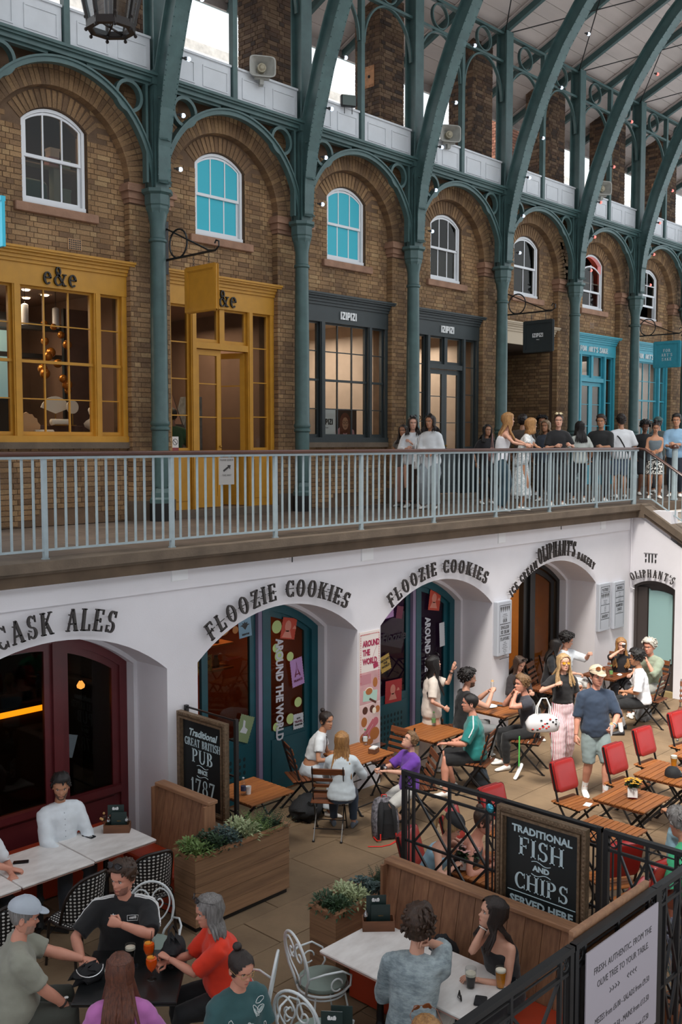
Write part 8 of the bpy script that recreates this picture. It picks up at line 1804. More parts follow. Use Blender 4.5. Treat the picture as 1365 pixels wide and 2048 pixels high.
# ---- people on the upper walkway
U = dict(far=True)
def up_(key,lb,px,py,d,face,H,sex='m',**k):
 # d = distance from the photographer along the facade normal
 p = at(px,py,Y=d); person(key,lb,(p.x,p.y),0.0,face,H,sex,far=True,world=True,**k)
up_('U31','girl in a grey top, left of the three women passing the dark shop',807,868,11.9,200,1.50,'f',skin='tan',top=('#6f6a66',),sleeve=.2,low=('#b58a7c',),legs='skirt',lowlen=.7,hair=('long','dark',.22))
up_('U32','woman in an open white shirt and brown skirt, middle of the three',826,862,11.55,218,1.64,'f',hyaw=10,skin='fair',top=('#e2e5e8',),sleeve=.9,low=('#3c2c22',),legs='skirt',lowlen=.72,hair=('long','dark',.16),glasses=('head','#1a1516'),L=(.02,.24,1.18),R=(.1,.22,1.08),tight=1.5)
up_('U33','woman in a white shirt and pale trousers, right of the three, looking left',861,858,11.1,196,1.66,'f',hyaw=-4,skin='tan',top=('#e4e7e9',),sleeve=.9,hem=-.2,low=('#9aa3a8',),legs='wide',hair=('long','dark',.10),glasses=('head','#1a1516'),R=(.05,.26,1.02),L=(-.1,.2,.98),tight=1.9)
up_('U34','young woman with long fair hair in a white camisole leaning on the handrail',1017,842,9.75,-52,1.70,'f',hyaw=14,lean=10,skin='fair',top=('#e3e4ea',),scoop=True,low=('#1f3a46',),legs='wide',hair=('long','honey',.34),L=(.12,.48,1.14),R=(.26,.42,1.14),Lp=(-1,-.2,-.3),Rp=(1,-.3,-.4),Lc=.9,Rc=.9)
up_('U35','man in a brown tee standing behind the fair haired woman',1046,838,11.6,20,1.74,skin='olive',top=('#4c4139',),low=('#23262b',),hair=('short','dark'))
up_('U36','woman with golden bobbed hair in a pale patterned dress leaning over the rail',1063,870,9.62,-60,1.62,'f',lean=14,hyaw=30,skin='tan',top=('#b9bec0','#e2e4e4','lace'),sleeve=.3,low=('#b9bec0','#e2e4e4','lace'),legs='skirt',lowlen=.60,hair=('bob','honey',.1),L=(.22,.46,1.0),R=(.34,.36,1.06),tight=1.3)
up_('U37','woman in a grey beige headscarf beyond the rail',1092,853,10.9,190,1.62,'f',skin='tan',top=('#3c4452',),sleeve=.9,low=('#24272c',),hair=('bob','sand',.12))
up_('U38','woman in a black tee with pale sunglasses on her head resting on the rail',1118,852,9.9,225,1.70,'f',hyaw=-12,skin='fair',top=('#17181c',),sleeve=.42,low=('#23262b',),hair=('bun','brown'),glasses=('head','#d8c79c'),L=(-.16,.28,1.14),R=(.10,.26,1.12),tight=1.5)
up_('U39','person with long dark wavy hair in a pale top seen from behind',1160,872,10.4,50,1.60,'f',skin='tan',top=('#c6ccc6',),sleeve=.4,low=('#24272c',),hair=('long','black',.26))
up_('U40','stern man with short dark hair in a black tee looking left',1203,853,10.1,205,1.72,hyaw=-10,skin='olive',build=1.1,top=('#17191b',),low=('#2a3038',),hair=('short','dark'),L=(-.05,.3,1.1))
up_('U41','man in a white tee with a black cross strap and denim shorts',1243,845,10.4,48,1.76,skin='tan',build=1.08,top=('#e2e4e8',),low=('#56677c',),legs='knee',hair=('short','dark'),tight=1.6)
up_('U42','person with curly dark hair in black looking down near the column',1291,863,10.6,225,1.66,hpitch=-20,skin='brown',top=('#1c1b1d',),low=('#232529',),legs='knee',hair=('curly','black'),L=(-.05,.25,1.0))
up_('U43','woman in a grey blue vest and black and white print skirt looking down',1312,876,9.75,215,1.62,'f',hpitch=-22,skin='tan',top=('#68747c',),scoop=True,low=('#e0ddd6','#222222','blotch'),legs='skirt',lowlen=.34,hair=('bun','dark'),L=(.02,.26,.98),R=(.06,.24,1.0),glasses=('head','#1a1516'))
up_('U44','man in a grey green cap and dark tee seen from behind',1317,842,10.8,60,1.76,skin='tan',top=('#3b4644',),low=('#24272c',),hair=('buzz','dark'),cap=('#4f6764','front'))
up_('U45','man in a light blue shirt and dark trousers at the right edge',1354,845,9.75,200,1.78,skin='tan',build=1.08,top=('#8fb4d2',),sleeve=.7,low=('#1a2230',),hair=('short','black'),L=(.0,.3,1.15),R=(.1,.3,1.1),tight=1.5)
up_('U46','person with dark hair low behind the fair haired woman',975,870,11.2,240,1.52,'f',skin='olive',top=('#1f1d20',),low=('#23262b',),hair=('long','black',.2))
up_('U47','person with dark hair standing in the shade of the brick passage',1085,833,12.2,220,1.76,skin='olive',top=('#2a2624',),low=('#23262b',),hair=('curly','black'))
up_('U48','shop visitor in a green tee seen from behind through the ochre sidelight',343,795,13.75,80,1.76,skin='brown',top=('#1c4a2c',),low=('#8a7d74',),legs='knee',hair=('buzz','black'))
finish_people()
# ================================================================== THINGS ON TABLES, BAGS, HELD THINGS
from mathutils.bvhtree import BVHTree
TZ = FZ + .722
def on(px,py,dz=0): p = at(px,py,Z=TZ + dz); return (p.x,p.y,TZ + dz)
CLEARG = mk_glass('clear_glass','#f4f6f6',.02,.14)
AMBER = mk('lager','#c47a12',.15); STOUT = mk('stout','#140b08',.15); FOAM = mk('beer_foam','#e6ddca',.7); SPR = mk('orange_spritz','#e0560c',.15,emit='#c04000',es=.15); PAPER = mk('white_paper','#dedddb',.7); BLKP = mk('black_plastic','#121315',.3); BLKF = mk('black_fabric','#17181b',.8,bump=.3,bs=60)
def pint(lb,loc,liq,foam=.02,h=.15,fill=.86):
 t = thing('pint_glass',lb,'glass',loc); m = MB(); m.lathe([(.030,0),(.030,.008),(.036,.06),(.044,h * .72),(.043,h),(.041,h),(.042,h * .72),(.033,.06),(.026,.01)],n=20); m.build('glass',CLEARG,t,smooth=60)
 m = MB(); z = h * fill; m.lathe([(.027,.008),(.033,.05),(.0395,z * .85),(.0395,z - foam)],n=20); m.build('drink',liq,t,smooth=60)
 if foam: m = MB(); m.lathe([(.0398,z - foam),(.0398,z),(.03,z + .004)],n=20); m.build('foam',FOAM,t,smooth=60)
 return t
def bottle(lb,loc,col='#7fa08a',lab='#c9cfd0',h=.21):
 t = thing('plastic_bottle',lb,'bottle',loc); m = MB(); m.lathe([(.028,0),(.031,.01),(.031,h * .62),(.026,h * .74),(.012,h * .88),(.012,h * .95)],n=16); m.build('body',CLEARG,t,smooth=50)
 m = MB(); m.lathe([(.0315,h * .25),(.0315,h * .52)],n=16); m.build('label',mk('label_' + lab,lab,.5),t,smooth=50); m = MB(); m.lathe([(.014,h * .93),(.014,h),(.010,h + .003)],n=12); m.build('cap',mk('bcap_' + col,col,.5),t)
def phone(lb,loc,rz,ring=False):
 t = thing('phone',lb,'phone',loc,rz); m = MB(); m.bbox(-.036,.036,-.075,.075,0,.009,.010); m.build('body',BLKP,t); m = MB(); m.box(-.032,.032,-.070,.070,.009,.0096); m.build('screen',mk('phone_screen','#1d2024',.08),t)
 if ring: m = MB(); m.tube([(.024 * math.cos(a),-.01 + .024 * math.sin(a),.0105) for a in np.linspace(0,2 * PI,21)[:-1]],.003,6,closed=True); m.bar((0,-.035,.0105),(0,-.055,.0105),.006,.002); m.build('magnet_ring',PAPER,t)
MENU = mk('dark_green_menu','#1f3230',.5)
CADW = mk('caddy_wood','#7b4f33',.6,col2='#5e3b26',vs=8,stretch=(.5,3,3))
def caddy(lb,x,y,rz,flowers=False):
 t = thing('table_caddy',lb,'caddy',(x,y,TZ),rz); w,d,h = .135,.065,.085
 for bx in ((-w,w,-d,-d + .008),(-w,w,d - .008,d),(-w,-w + .008,-d + .008,d - .008),(w - .008,w,-d + .008,d - .008)): m = MB(); m.box(*bx,0,h); m.build('side',CADW,t)
 m = MB(); m.box(-w,w,-d,d,0,.006); m.build('bottom',CADW,t)
 def emblem(px,pz,y,par,gold=False):
  m = MB();
  for s in (-1,1): m.prism([(px + s * .005,pz),(px + s * .03,pz),(px + s * .034,pz + .018),(px + s * .026,pz + .034),(px + s * .012,pz + .03)],XZ,y - .001,y)
  m.box(px - .006,px + .006,y - .001,y,pz + .004,pz + .026); m.build('emblem',WINK if not gold else BRASS,par)
 mn = thing('menu_card','tall dark green menu standing in the ' + lb.split(',')[0],'menu',(x,y,TZ + .007),rz + .05); m = MB(); m.box(-.10,.07,.02,.026,0,.27); m.build('cover',MENU,mn); m = MB(); m.box(-.098,.068,.0265,.030,.002,.268); m.build('pages',PAPER,mn); emblem(-.02,.215,.02,mn)
 m2 = thing('menu_card','short dark green menu in front in the ' + lb.split(',')[0],'menu',(x,y,TZ + .007),rz); m = MB(); m.box(-.06,.10,-.01,-.003,0,.20); m.build('cover',MENU,m2); v,f = sans('MENU',.016); put(v,f,frame_M((.02,-.0115,.10),(1,0,0),(0,0,1)),'words',BRASS,m2)
 for q,xx in enumerate((-.105,) if not flowers else (-.09,.10)):
  j = thing('glass_shaker','small glass shaker at the %s end of the ' % ('left' if q == 0 else 'right') + lb.split(',')[0],'shaker',(x + xx * math.cos(rz),y + xx * math.sin(rz),TZ + .007),0); m = MB(); m.lathe([(.020,0),(.024,.03),(.018,.06),(.024,.085),(.02,.11)],n=14); m.build('jar',CLEARG,j,smooth=50); m = MB(); m.lathe([(.021,.10),(.022,.12),(.008,.14),(.007,.15)],n=12); m.build('lid',mk('steel','#b9bcbe',.2,metal=.9),j,smooth=50)
  m = MB(); m.lathe([(.018,.003),(.021,.03)],n=12); m.build('contents',PAPER,j)
 if flowers:
  fl = thing('flower_bunch','small dried flower bunch in the ' + lb.split(',')[0],'flowers',(x - .11 * math.cos(rz),y - .11 * math.sin(rz) + .02,TZ + .007)); rd = random.Random(4)
  for i in range(9): a = rd.random() * 6.28; m = MB(); p = (.05 * math.cos(a),.05 * math.sin(a),.12 + rd.random() * .05); m.tube([(0,0,0),p],.002,4); m.ell(p,.014,7,5,1); m.build('flower',[LEAF1,mk('peach_flower' if i % 2 else 'brown_flower','#c99a62' if i % 2 else '#5a3a30',.7)],fl)
p = on(235,1662); caddy('wooden caddy on the left marble table, with green menus',p[0],p[1],-.75,True)
p = on(757,1856); caddy('wooden caddy on the right marble table, with green menus',p[0],p[1],-.78)
p = on(178,1673); phone('black phone with a white ring on the left marble table',(*p[:2],TZ),.2,True); p = on(42,1725); phone('black phone near the left edge of the long marble table',(*p[:2],TZ),1.0)
# table at the very bottom with two menu cards
marble('small dark table at the bottom edge carrying two green menu cards',4.36,4.96,3.86,4.46,.4,BTOP)
for i,(px,py) in enumerate(((664,2068),(684,2056))):
 p = on(px,py); t = thing('menu_card','dark green menu card standing at the bottom edge, %s of the two' % ('front' if i == 0 else 'rear'),'menu',(p[0],p[1],TZ),-.9); m = MB(); m.box(-.075,.075,0,.006,0,.16); m.build('cover',MENU,t); m = MB(); m.box(-.073,.073,.0065,.009,.001,.159); m.build('pages',PAPER,t)
 if i == 0:
  m = MB(); [m.prism([(s * .005,.10),(s * .028,.10),(s * .032,.118),(s * .024,.134),(s * .011,.13)],XZ,-.001,0) for s in (-1,1)]; m.box(-.005,.005,-.001,0,.104,.124); m.build('emblem',WINK,t)
# foreground dark table
pint('pint of lager with foam in front of the woman in pink',(4.10,6.30,TZ),AMBER,.03,.155); v,f = sans('LAGER',.02)
pint('glass of stout with cream head in front of the bearded man',(4.42,6.50,TZ),STOUT,.018,.14)
for i,(x,y) in enumerate(((4.50,6.36),(4.38,6.16))):
 t = thing('spritz_glass','stemmed glass of orange spritz, %s of the two' % ('rear, with a black straw' if i == 0 else 'front'),'glass',(x,y,TZ)); m = MB(); m.lathe([(.038,0),(.036,.003),(.005,.008),(.005,.05),(.035,.09),(.047,.13),(.042,.19),(.040,.19),(.045,.13),(.033,.092),(.004,.055)],n=18); m.build('glass',CLEARG,t,smooth=60)
 m = MB(); m.lathe([(.004,.057),(.032,.094),(.043,.13),(.041,.165)],n=18); m.build('drink',SPR,t,smooth=60); m = MB(); m.tube([(0,0,.07),(.03,.0,.26)],.0025,5); m.build('straw',BLKP,t); m = MB(); m.cyl((0,.01,0),.03,.165,.172,14); m.build('orange_slice',mk('orange_fruit','#e8962a',.5),t)
def softbag(name,lb,cat,loc,dims,rz,mat,seed,strap=None):
 t = thing(name,lb,cat,loc,rz); m = MB(); n,k = 20,9; rings = []
 for j in range(k + 1):
  u = j / k; q = (.75 + .35 * math.sin(PI * min(1,u * 1.1)) ** .6) * (1 if u < .6 else 1 - (u - .6) * 1.3)
  rings.append([Vector((dims[0] / 2 * q * math.copysign(abs(math.cos(a)) ** .7,math.cos(a)),dims[1] / 2 * q * math.copysign(abs(math.sin(a)) ** .7,math.sin(a)),dims[2] * u)) * 1 + Vector((.07,.05,.02)) * noise.noise(Vector((a * 2,u * 4,seed))) for a in np.linspace(0,2 * PI,n + 1)[:-1]])
 m.loft(rings); m.build('body',mat,t,smooth=60)
 if strap: m = MB(); m.tube([Vector(q) for q in strap],.008,6); m.build('strap',mat,t,smooth=60)
 return t
softbag('handbag','black shoulder bag on the dark table beside the red blouse','bag',(4.66,6.26,TZ),(.26,.15,.20),.6,BLKF,1,[(-.1,0,.18),(-.05,.02,.27),(.05,.02,.27),(.1,0,.18)])
t = softbag('handbag','black bag with a silver chain on the dark table near the lager','bag',(4.04,6.50,TZ),(.22,.12,.13),-.4,BLKF,2); m = MB(); m.tube([(.1 * math.cos(a),-.05 - .06 * math.sin(a),.13 - .05 * math.sin(a)) for a in np.linspace(0,PI,12)],.005,5); m.build('chain',MATS['steel'],t)
phone('phone lying on the dark table in front of the woman in pink',(4.02,6.12,TZ),-.5); phone('black phone standing upright against the stout glass',(4.36,6.44,TZ),.9)
# right marble table
p = on(942,1975); pint('pint of stout on the right marble table',(*p[:2],TZ),STOUT,.02,.155,.75); p = on(1002,1975); pint('pint of golden lager on the right marble table',(*p[:2],TZ),AMBER,.012,.155,.9)
p = on(1036,1962); phone('black phone beside the lager on the right marble table',(6.24,4.12,TZ),-.9)
p = on(975,1993); t = thing('wallet','black wallet beside folded sunglasses on the right marble table','wallet',(5.86,4.14,TZ),.5); m = MB(); m.bbox(-.06,.06,-.045,.045,0,.022,.008); m.build('body',BLKF,t)
t = thing('sunglasses','folded black sunglasses on the right marble table','glasses',(5.80,4.28,TZ + .02),.8); m = MB(); [m.tube([(s * .032 + .024 * math.cos(a),0,.019 * math.sin(a)) for a in np.linspace(0,2 * PI,17)[:-1]],.004,5,closed=True) for s in (-1,1)]; m.tube([(-.06,.0,.0),(0,.02,-.01),(.06,0,0)],.003,5); m.build('frame',BLKP,t); m = MB(); [m.cyl((0,0,0),.022,-.001,.001,14,0,Matrix.Translation((s * .032,0,0)) @ Matrix.Rotation(PI / 2,4,'X')) for s in (-1,1)]; m.build('lenses',BLKP,t)
softbag('rucksack','black rucksack on the orange bench beside the tattooed woman','bag',(6.32,4.86,FZ + .46),(.34,.22,.34),.2,BLKF,3)
# cookie shop tables
bottle('small water bottle with dark blue label on the table behind the plant box',(*on(487,1590)[:2],TZ),'#a9b0b4','#2a3350')
t = thing('paper_cup','white paper cup on the table behind the plant box','cup',(*on(497,1588)[:2],TZ)); m = MB(); m.lathe([(.028,0),(.036,.09),(.037,.092),(.034,.09),(.027,.01)],n=16); m.build('cup',PAPER,t,smooth=50)
bottle('clear water bottle with pale label in front of the cookie banner',(*on(731,1490)[:2],TZ),'#4f8f5a','#c9d2d4',.22)
t = thing('napkin_box','small wooden napkin holder on the girls table','holder',(*on(748,1505)[:2],TZ),.3); m = MB(); m.box(-.07,.07,-.05,.05,0,.06); m.build('box',CADW,t); m = MB(); m.box(-.06,.06,-.04,.04,.06,.075); m.build('napkins',PAPER,t)
D = PEOPLE['G13']; q = (D['L'] + D['R']) / 2; t = thing('camera','small black camera held by the boy in purple','camera',(q.x,q.y,q.z + .03),.4); m = MB(); m.bbox(-.055,.055,-.02,.02,-.03,.035,.008); m.build('body',BLKP,t); m = MB(); m.tube([(0,-.02,0),(0,-.05,0)],.022,14); m.build('lens',mk('steel','#b9bcbe'),t)
t = thing('clear_cup','clear plastic cup on the table before the waving woman','cup',(*on(862,1446)[:2],TZ)); m = MB(); m.lathe([(.030,0),(.043,.13),(.041,.13),(.029,.005)],n=16); m.build('cup',CLEARG,t,smooth=50)
bottle('bottle with green label on the table before the waving woman',(*on(868,1452)[:2],TZ),'#5f8f5a','#5f8a54')
t = thing('paper_plate','white plate on the table between the eating men','plate',(*on(980,1413)[:2],TZ)); m = MB(); m.lathe([(.08,0),(.12,.012),(.118,.014),(.08,.005)],n=28); m.build('plate',PAPER,t,smooth=50)
bottle('green water bottle on the table of the eating men',(*on(1027,1410)[:2],TZ),'#3f6f4a','#8fa894'); phone('black phone on the table of the eating men',(*on(1003,1412)[:2],TZ),.3)
bottle('clear bottle with green label on the dark slatted table',(*on(1223,1354)[:2],TZ),'#6fa05a','#6f9a5a')
t = thing('menu_block','pair of upright wooden menu boards on the dark slatted table','menu',(*on(1210,1356)[:2],TZ),-.5); [(lambda m: (m.box(s - .02,s + .02,-.01,.01,0,.17),m.build('board',CADW,t)))(MB()) for s in (-.04,.04)]
t = thing('napkin','crumpled white napkin on the dark slatted table','napkin',(*on(1240,1350)[:2],TZ)); m = MB(); m.loft([[Vector(((.05 + .015 * noise.noise((a,j,0))) * r_ * math.cos(a),(.04 + .015 * noise.noise((a,3,j))) * r_ * math.sin(a),z_)) for a in np.linspace(0,6,11)] for j,(r_,z_) in enumerate(((1,0),(1.1,.01),(.6,.025)))]); m.build('paper',PAPER,t,smooth=60)
# flower pots
def flowerpot(lb,loc,petals,potc,card,seed,h=.12,sc=1.0,leafc=LEAF1):
 t = thing('flower_pot',lb,'flower pot',loc); m = MB(); m.lathe([(.045,0),(.06,h),(.056,h),(.045,h * .9)],n=16); m.build('pot',mk('pot_' + potc,potc,.5),t,smooth=50)
 if card: M = Matrix.Translation((-.062,-.03,h * .62)) @ Matrix.Rotation(-1.0,4,'Z') @ Matrix.Rotation(-.1,4,'X'); m = MB(); m.box(-.055,.055,-.002,0,-.05,.06,M=M); m.build('card',PAPER,t)
 bush(t,(0,0,h - .02),.08 * sc,.10 * sc,leafc,'round',seed,'leaves'); rd = random.Random(seed); m = MB()
 for i in range(46):
  a,r_ = rd.random() * 6.28,.10 * sc * rd.random() ** .5; p = Vector((r_ * math.cos(a),r_ * math.sin(a),h + .10 * sc - r_ * .35 + rd.random() * .02))
  for q in range(5): b_ = q * 1.257 + rd.random(); m.ell(p + Vector((.008 * math.cos(b_),.008 * math.sin(b_),0)),(.007,.007,.004),5,3,q % 2)
 stuff(m.build('blossom',[mk('petal_' + petals,petals,.6),mk('petal2_' + petals,petals,.7,var=.4,vs=40)],t)); return t
flowerpot('red pot of yellow flowers with a white card on the front slatted table',(10.58,5.36,TZ),'#e0aa3c','#a12020',True,3)
flowerpot('red pot of pale pink flowers on the table behind the fence',(*on(935,1738)[:2],TZ),'#d9a9a4','#8f1f22',True,8,.11,1.2)
t = thing('steel_flask','brushed steel flask with blue neck on the table behind the fence','flask',(8.22,5.40,TZ)); m = MB(); m.lathe([(.045,0),(.048,.01),(.048,.22),(.03,.26),(.025,.27)],n=20); m.build('body',mk('brushed_steel','#8d8883',.3,metal=.8),t,smooth=40); m = MB(); m.lathe([(.024,.27),(.022,.33),(.026,.34),(.026,.36)],n=16); m.build('neck',mk('blue_neck','#5b83a6',.4),t,smooth=40)
t = thing('iced_drink','clear domed cup of iced drink on the table behind the fence','cup',(7.98,5.38,TZ)); m = MB(); m.lathe([(.03,0),(.044,.14),(.03,.18),(.01,.19)],n=16); m.build('cup',CLEARG,t,smooth=50); m = MB(); m.lathe([(.027,.005),(.038,.11)],n=16); m.build('drink',mk('milky_drink','#c9a9a0',.4),t,smooth=50)
# cap table
t = thing('baseball_cap','black baseball cap lying on the right slatted table','cap',(11.62,5.36,TZ),-2.2); m = MB(); m.lathe([(.095,0),(.098,.03),(.09,.07),(.06,.105),(.01,.12)],n=22); m.build('crown',BLKF,t,smooth=60); m = MB(); m.loft([[(.08 * math.sin(a),.06 + q * math.cos(a) * .10,.012 + dz) for a in np.linspace(-1.4,1.4,13)] for q,dz in ((0,0),(1,-.004),(1,.002),(0,.006))]); m.build('peak',BLKF,t,smooth=40); m = MB(); m.ell((.02,.09,.045),(.022,.008,.02),10,7); m.build('badge',MATS['iridescent_blue'],t)
pint('amber beer with foam behind the black cap',(11.95,5.50,TZ),AMBER,.03,.155,.95); phone('black phone beside the small saucer on the cap table',(11.72,5.12,TZ),.9)
t = thing('saucer','small white saucer with brown sauce on the cap table','saucer',(11.88,5.20,TZ)); m = MB(); m.lathe([(.03,0),(.05,.01),(.048,.012),(.03,.004)],n=20); m.build('plate',PAPER,t); m = MB(); m.ell((0,0,.01),(.025,.02,.012),10,6); m.build('sauce',mk('brown_sauce','#4a2418',.3),t)
t = thing('table_card','white card lying on the seat of the nearest red chair','card',(10.62,5.96,FZ + .472),.2); m = MB(); m.box(-.06,.06,-.04,.04,0,.004); m.build('card',PAPER,t)
# backpack on the floor
t = thing('backpack','black patterned backpack with red straps standing on the paving by the boy','bag',(9.08,7.86,FZ),-.62)
BP2 = mk('patterned_nylon','#1b1b1f',.7,col2='#8d8a92',vs=26); REDS = mk('bright_red_webbing','#d8281c',.6); m = MB(); rings = []
for z,w,d,oy in ((0,.14,.09,0),(.03,.165,.11,0),(.2,.17,.115,.02),(.36,.155,.10,.05),(.44,.12,.07,.08),(.47,.06,.03,.09)): rings.append([Vector((w * math.copysign(abs(math.cos(a)) ** .6,math.cos(a)),d * math.copysign(abs(math.sin(a)) ** .6,math.sin(a)) + oy,z)) for a in np.linspace(0,2 * PI,25)[:-1]])
m.loft(rings); m.build('body',BP2,t,smooth=60); m = MB(); m.loft([[Vector((w * c_,-d + oy - .012 * k_,z)) for c_,k_ in ((-1,0),(-.9,1),(.9,1),(1,0))] for z,w,d,oy in ((.03,.12,.108,0),(.2,.125,.115,.02),(.36,.11,.10,.05),(.43,.08,.07,.08))]); m.build('back_padding',BLKF,t)
for s in (-1,1):
 m = MB(); m.tube([(s * .05,.0,.44),(s * .075,-.10,.40),(s * .09,-.14,.25),(s * .095,-.15,.10)],[.02,.028,.028,.02],8,sq=.4); m.build('shoulder_strap',BLKF,t,smooth=60); m = MB(); m.tube([(s * .095,-.15,.10),(s * .10,-.17,.03),(s * .14,-.16,.02),(s * .16,-.06,.03)],.009,6); m.build('red_strap',REDS,t,smooth=60)
m = MB(); m.tube([(.10,-.17,.01),(.0,-.26,.006),(-.12,-.30,.006),(-.28,-.27,.006)],[.012] * 4,6,sq=.3); m.build('trailing_strap',REDS,t); m = MB(); m.tube([(-.03,.08,.46),(-.03,.08,.50),(.03,.08,.50),(.03,.08,.46)],.007,6); m.build('top_handle',REDS,t,smooth=60)
softbag('black_bag','soft black bag slumped on the floor beneath the girl with the topknot','bag',(8.86,9.02,FZ),(.46,.36,.30),.4,BLKF,6); softbag('grey_bag','grey bag on the paving under the young man in white','bag',(16.1,8.0,FZ),(.3,.24,.3),.2,mk('grey_nylon','#8a8d90',.7),7); softbag('dark_bag','dark bag on the paving beneath the man in the teal shirt','bag',(11.4,8.1,FZ),(.3,.2,.3),.9,mk('slate_nylon','#4a525a',.7),8)
t = thing('lanyard_strap','bright green strap with a white shoe hanging from the chair of the eating man','strap',(12.02,7.86,FZ)); m = MB(); m.box(-.014,.014,-.003,.003,.18,.62); m.build('strap',mk('neon_green','#5fd060',.6),t); m = MB(); m.loft([[Vector((x + .035 * q * math.cos(a) * .8,.03 * math.sin(a),.12 + z + .04 * q * math.cos(a))) for a in np.linspace(0,2 * PI,13)[:-1]] for x,z,q in ((-.10,-.09,.4),(-.06,-.06,.9),(0,0,1),(.05,.05,.8),(.06,.07,.5))]); m.build('shoe',PAPER,t,smooth=60)
# carried bags and food
D = PEOPLE['W19']; q = at(1086,1432,Z=FZ + 1.02); t = thing('handbag','white patent handbag with dark print carried by the walking blonde woman','bag',(q.x - .16,q.y - .10,FZ + .98),math.radians(-42)); m = MB(); rings = []
for z,w,d in ((-.12,.19,.07),(-.10,.22,.09),(0,.24,.095),(.08,.19,.08),(.115,.13,.05)): rings.append([Vector((w * math.copysign(abs(math.cos(a)) ** .6,math.cos(a)),d * math.copysign(abs(math.sin(a)) ** .6,math.sin(a)),z)) for a in np.linspace(0,2 * PI,25)[:-1]])
m.loft(rings); m.build('body',mk('white_patent','#dfdddf',.25,coat=.3),t,smooth=60)
for yy in (-.05,.05): m = MB(); m.tube([(-.09,yy,.08),(-.08,yy * .6,.22),(-.02,0,.34),(.05,0,.34),(.10,yy * .6,.22),(.10,yy,.08)],.009,7); m.build('handle',PAPER,t,smooth=60)
rd = random.Random(2); m = MB(); [m.ell((rd.uniform(-.18,.18),-.093,rd.uniform(-.08,.07)),(.018,.006,.012),7,4,i % 2) for i in range(16)]; m.build('print',[BLKP,REDS],t)
def at_hand(key,h): return PEOPLE[key][h]
def held(name,lb,cat,key,h,off,fn,mats,rz=0): q = PEOPLE[key][h]; t = thing(name,lb,cat,(q.x + off[0],q.y + off[1],q.z + off[2]),rz); fn(t)
def wrap(t): m = MB(); m.loft([[Vector((.03 * q * math.cos(a),.022 * q * math.sin(a),z)) for a in np.linspace(0,2 * PI,13)[:-1]] for z,q in ((-.08,.4),(0,1),(.08,1.3))]); m.build('paper',PAPER,t,smooth=40); m = MB(); m.ell((0,0,.08),(.034,.025,.025),9,6); m.build('filling',mk('bread_roll','#c49a68',.8),t)
q3 = lambda k,h,f=.5: (lambda D: ((D[h] - D['M'] @ D[h[0] + 'e']).normalized() * .08))(PEOPLE[k])
for nm,lb,k,h in (('paper_wrap','white paper wrap in the hand of the man in the navy tee','M20','L'),('food_wrap','wrapped sandwich held by the man in the black tank top','M15','L'),('sandwich','sandwich held to the mouth of the man in the dark sleeveless tee','M17','L')):
 o = q3(k,h); held(nm,lb,'food',k,h,(o.x,o.y,o.z + .02),wrap,None,.5)
o = q3('W23','R'); held('coffee_cup','dark takeaway cup at the lips of the blonde woman in black','cup','W23','R',(o.x,o.y,o.z - .03),lambda t: ((lambda m: (m.lathe([(.026,0),(.036,.10)],n=16),m.build('cup',mk('kraft_dark','#4a3a34',.6),t,smooth=50)))(MB()),(lambda m: (m.lathe([(.038,.098),(.038,.11),(.03,.118)],n=16),m.build('lid',PAPER,t,smooth=50)))(MB())),None)
D = PEOPLE['U33']; softbag('tote_bag','white tote bag at the hip of the right one of three women','bag',tuple(D['M'] @ Vector((.22,.12,.72))),(.26,.10,.30),.3,PAPER,9,[(-.08,0,.28),(-.04,0,.55),(.04,0,.55),(.08,0,.28)])
D = PEOPLE['U34']; softbag('shoulder_bag','dusty pink shoulder bag behind the leaning fair haired woman','bag',tuple(D['M'] @ Vector((-.26,-.12,.86))),(.30,.12,.24),.8,mk('dusty_pink','#8d6a66',.7),10,[(-.1,0,.22),(0,0,.48),(.1,0,.22)])
# ---- prints, stripes and straps laid onto the clothes
def onto(key,part='shirt'):
 o = [c for c in PEOPLE[key]['root'].children if c.name.split('.')[0] == part][0]; return BVHTree.FromPolygons([v.co for v in o.data.vertices],[p.vertices for p in o.data.polygons]),o
def drape_line(key,name,pts,r,mat,part='shirt',n=14,lift=.003):
 T,o = onto(key,part); P = [Vector(p) for p in pts]; out = []
 for i in range(n + 1):
  u = (len(P) - 1) * i / n; k = min(int(u),len(P) - 2); p = P[k].lerp(P[k + 1],u - k); c,nn,_,_ = T.find_nearest(p); out.append(c + nn * lift)
 m = MB(); m.tube(out,r,6); m.build(name,mat,o,smooth=60)
def drape_flat(key,name,vs,fs,M,mat,part='shirt'):
 T,o = onto(key,part); d = (M.to_3x3() @ Vector((0,0,-1))).normalized(); out = []
 for v in vs:
  p = M @ Vector(v) - d * .15; c,nn,_,_ = T.ray_cast(p,d); out.append((c + nn * .003) if c is not None else M @ Vector(v))
 m = MB(); m.add(out,fs); m.build(name,mat,o)
def stripes(key,offs,mat,r=.0055,full=True):
 D = PEOPLE[key]; s = D['s']
 for S_,E_ in ((D['Ls'],D['Le']),(D['Rs'],D['Re'])):
  ax = (E_ - S_).normalized(); out_ = (S_ - D['N']); out_ = (out_ - ax * out_.dot(ax)); out_ = (out_.normalized() + D['up'] * .35).normalized(); sd = ax.cross(out_).normalized()
  for q in offs:
   pts = [D['N'] + (S_ - D['N']) * .45 + D['up'] * .10 + D['SF'] * q * (1 if sd.dot(D['SF']) > 0 else 1),S_ + D['up'] * .10 + D['SF'] * q] + [S_.lerp(E_,f) + out_ * .12 + sd * q * (1 if sd.dot(D['SF']) > 0 else -1) for f in (.3,.55,.8)]
   drape_line(key,'stripe',pts if full else pts[1:],r,mat,n=18)
stripes("L3",(-.026,0,.026),WINK,.005); stripes('M16',(0,),WINK,.009)
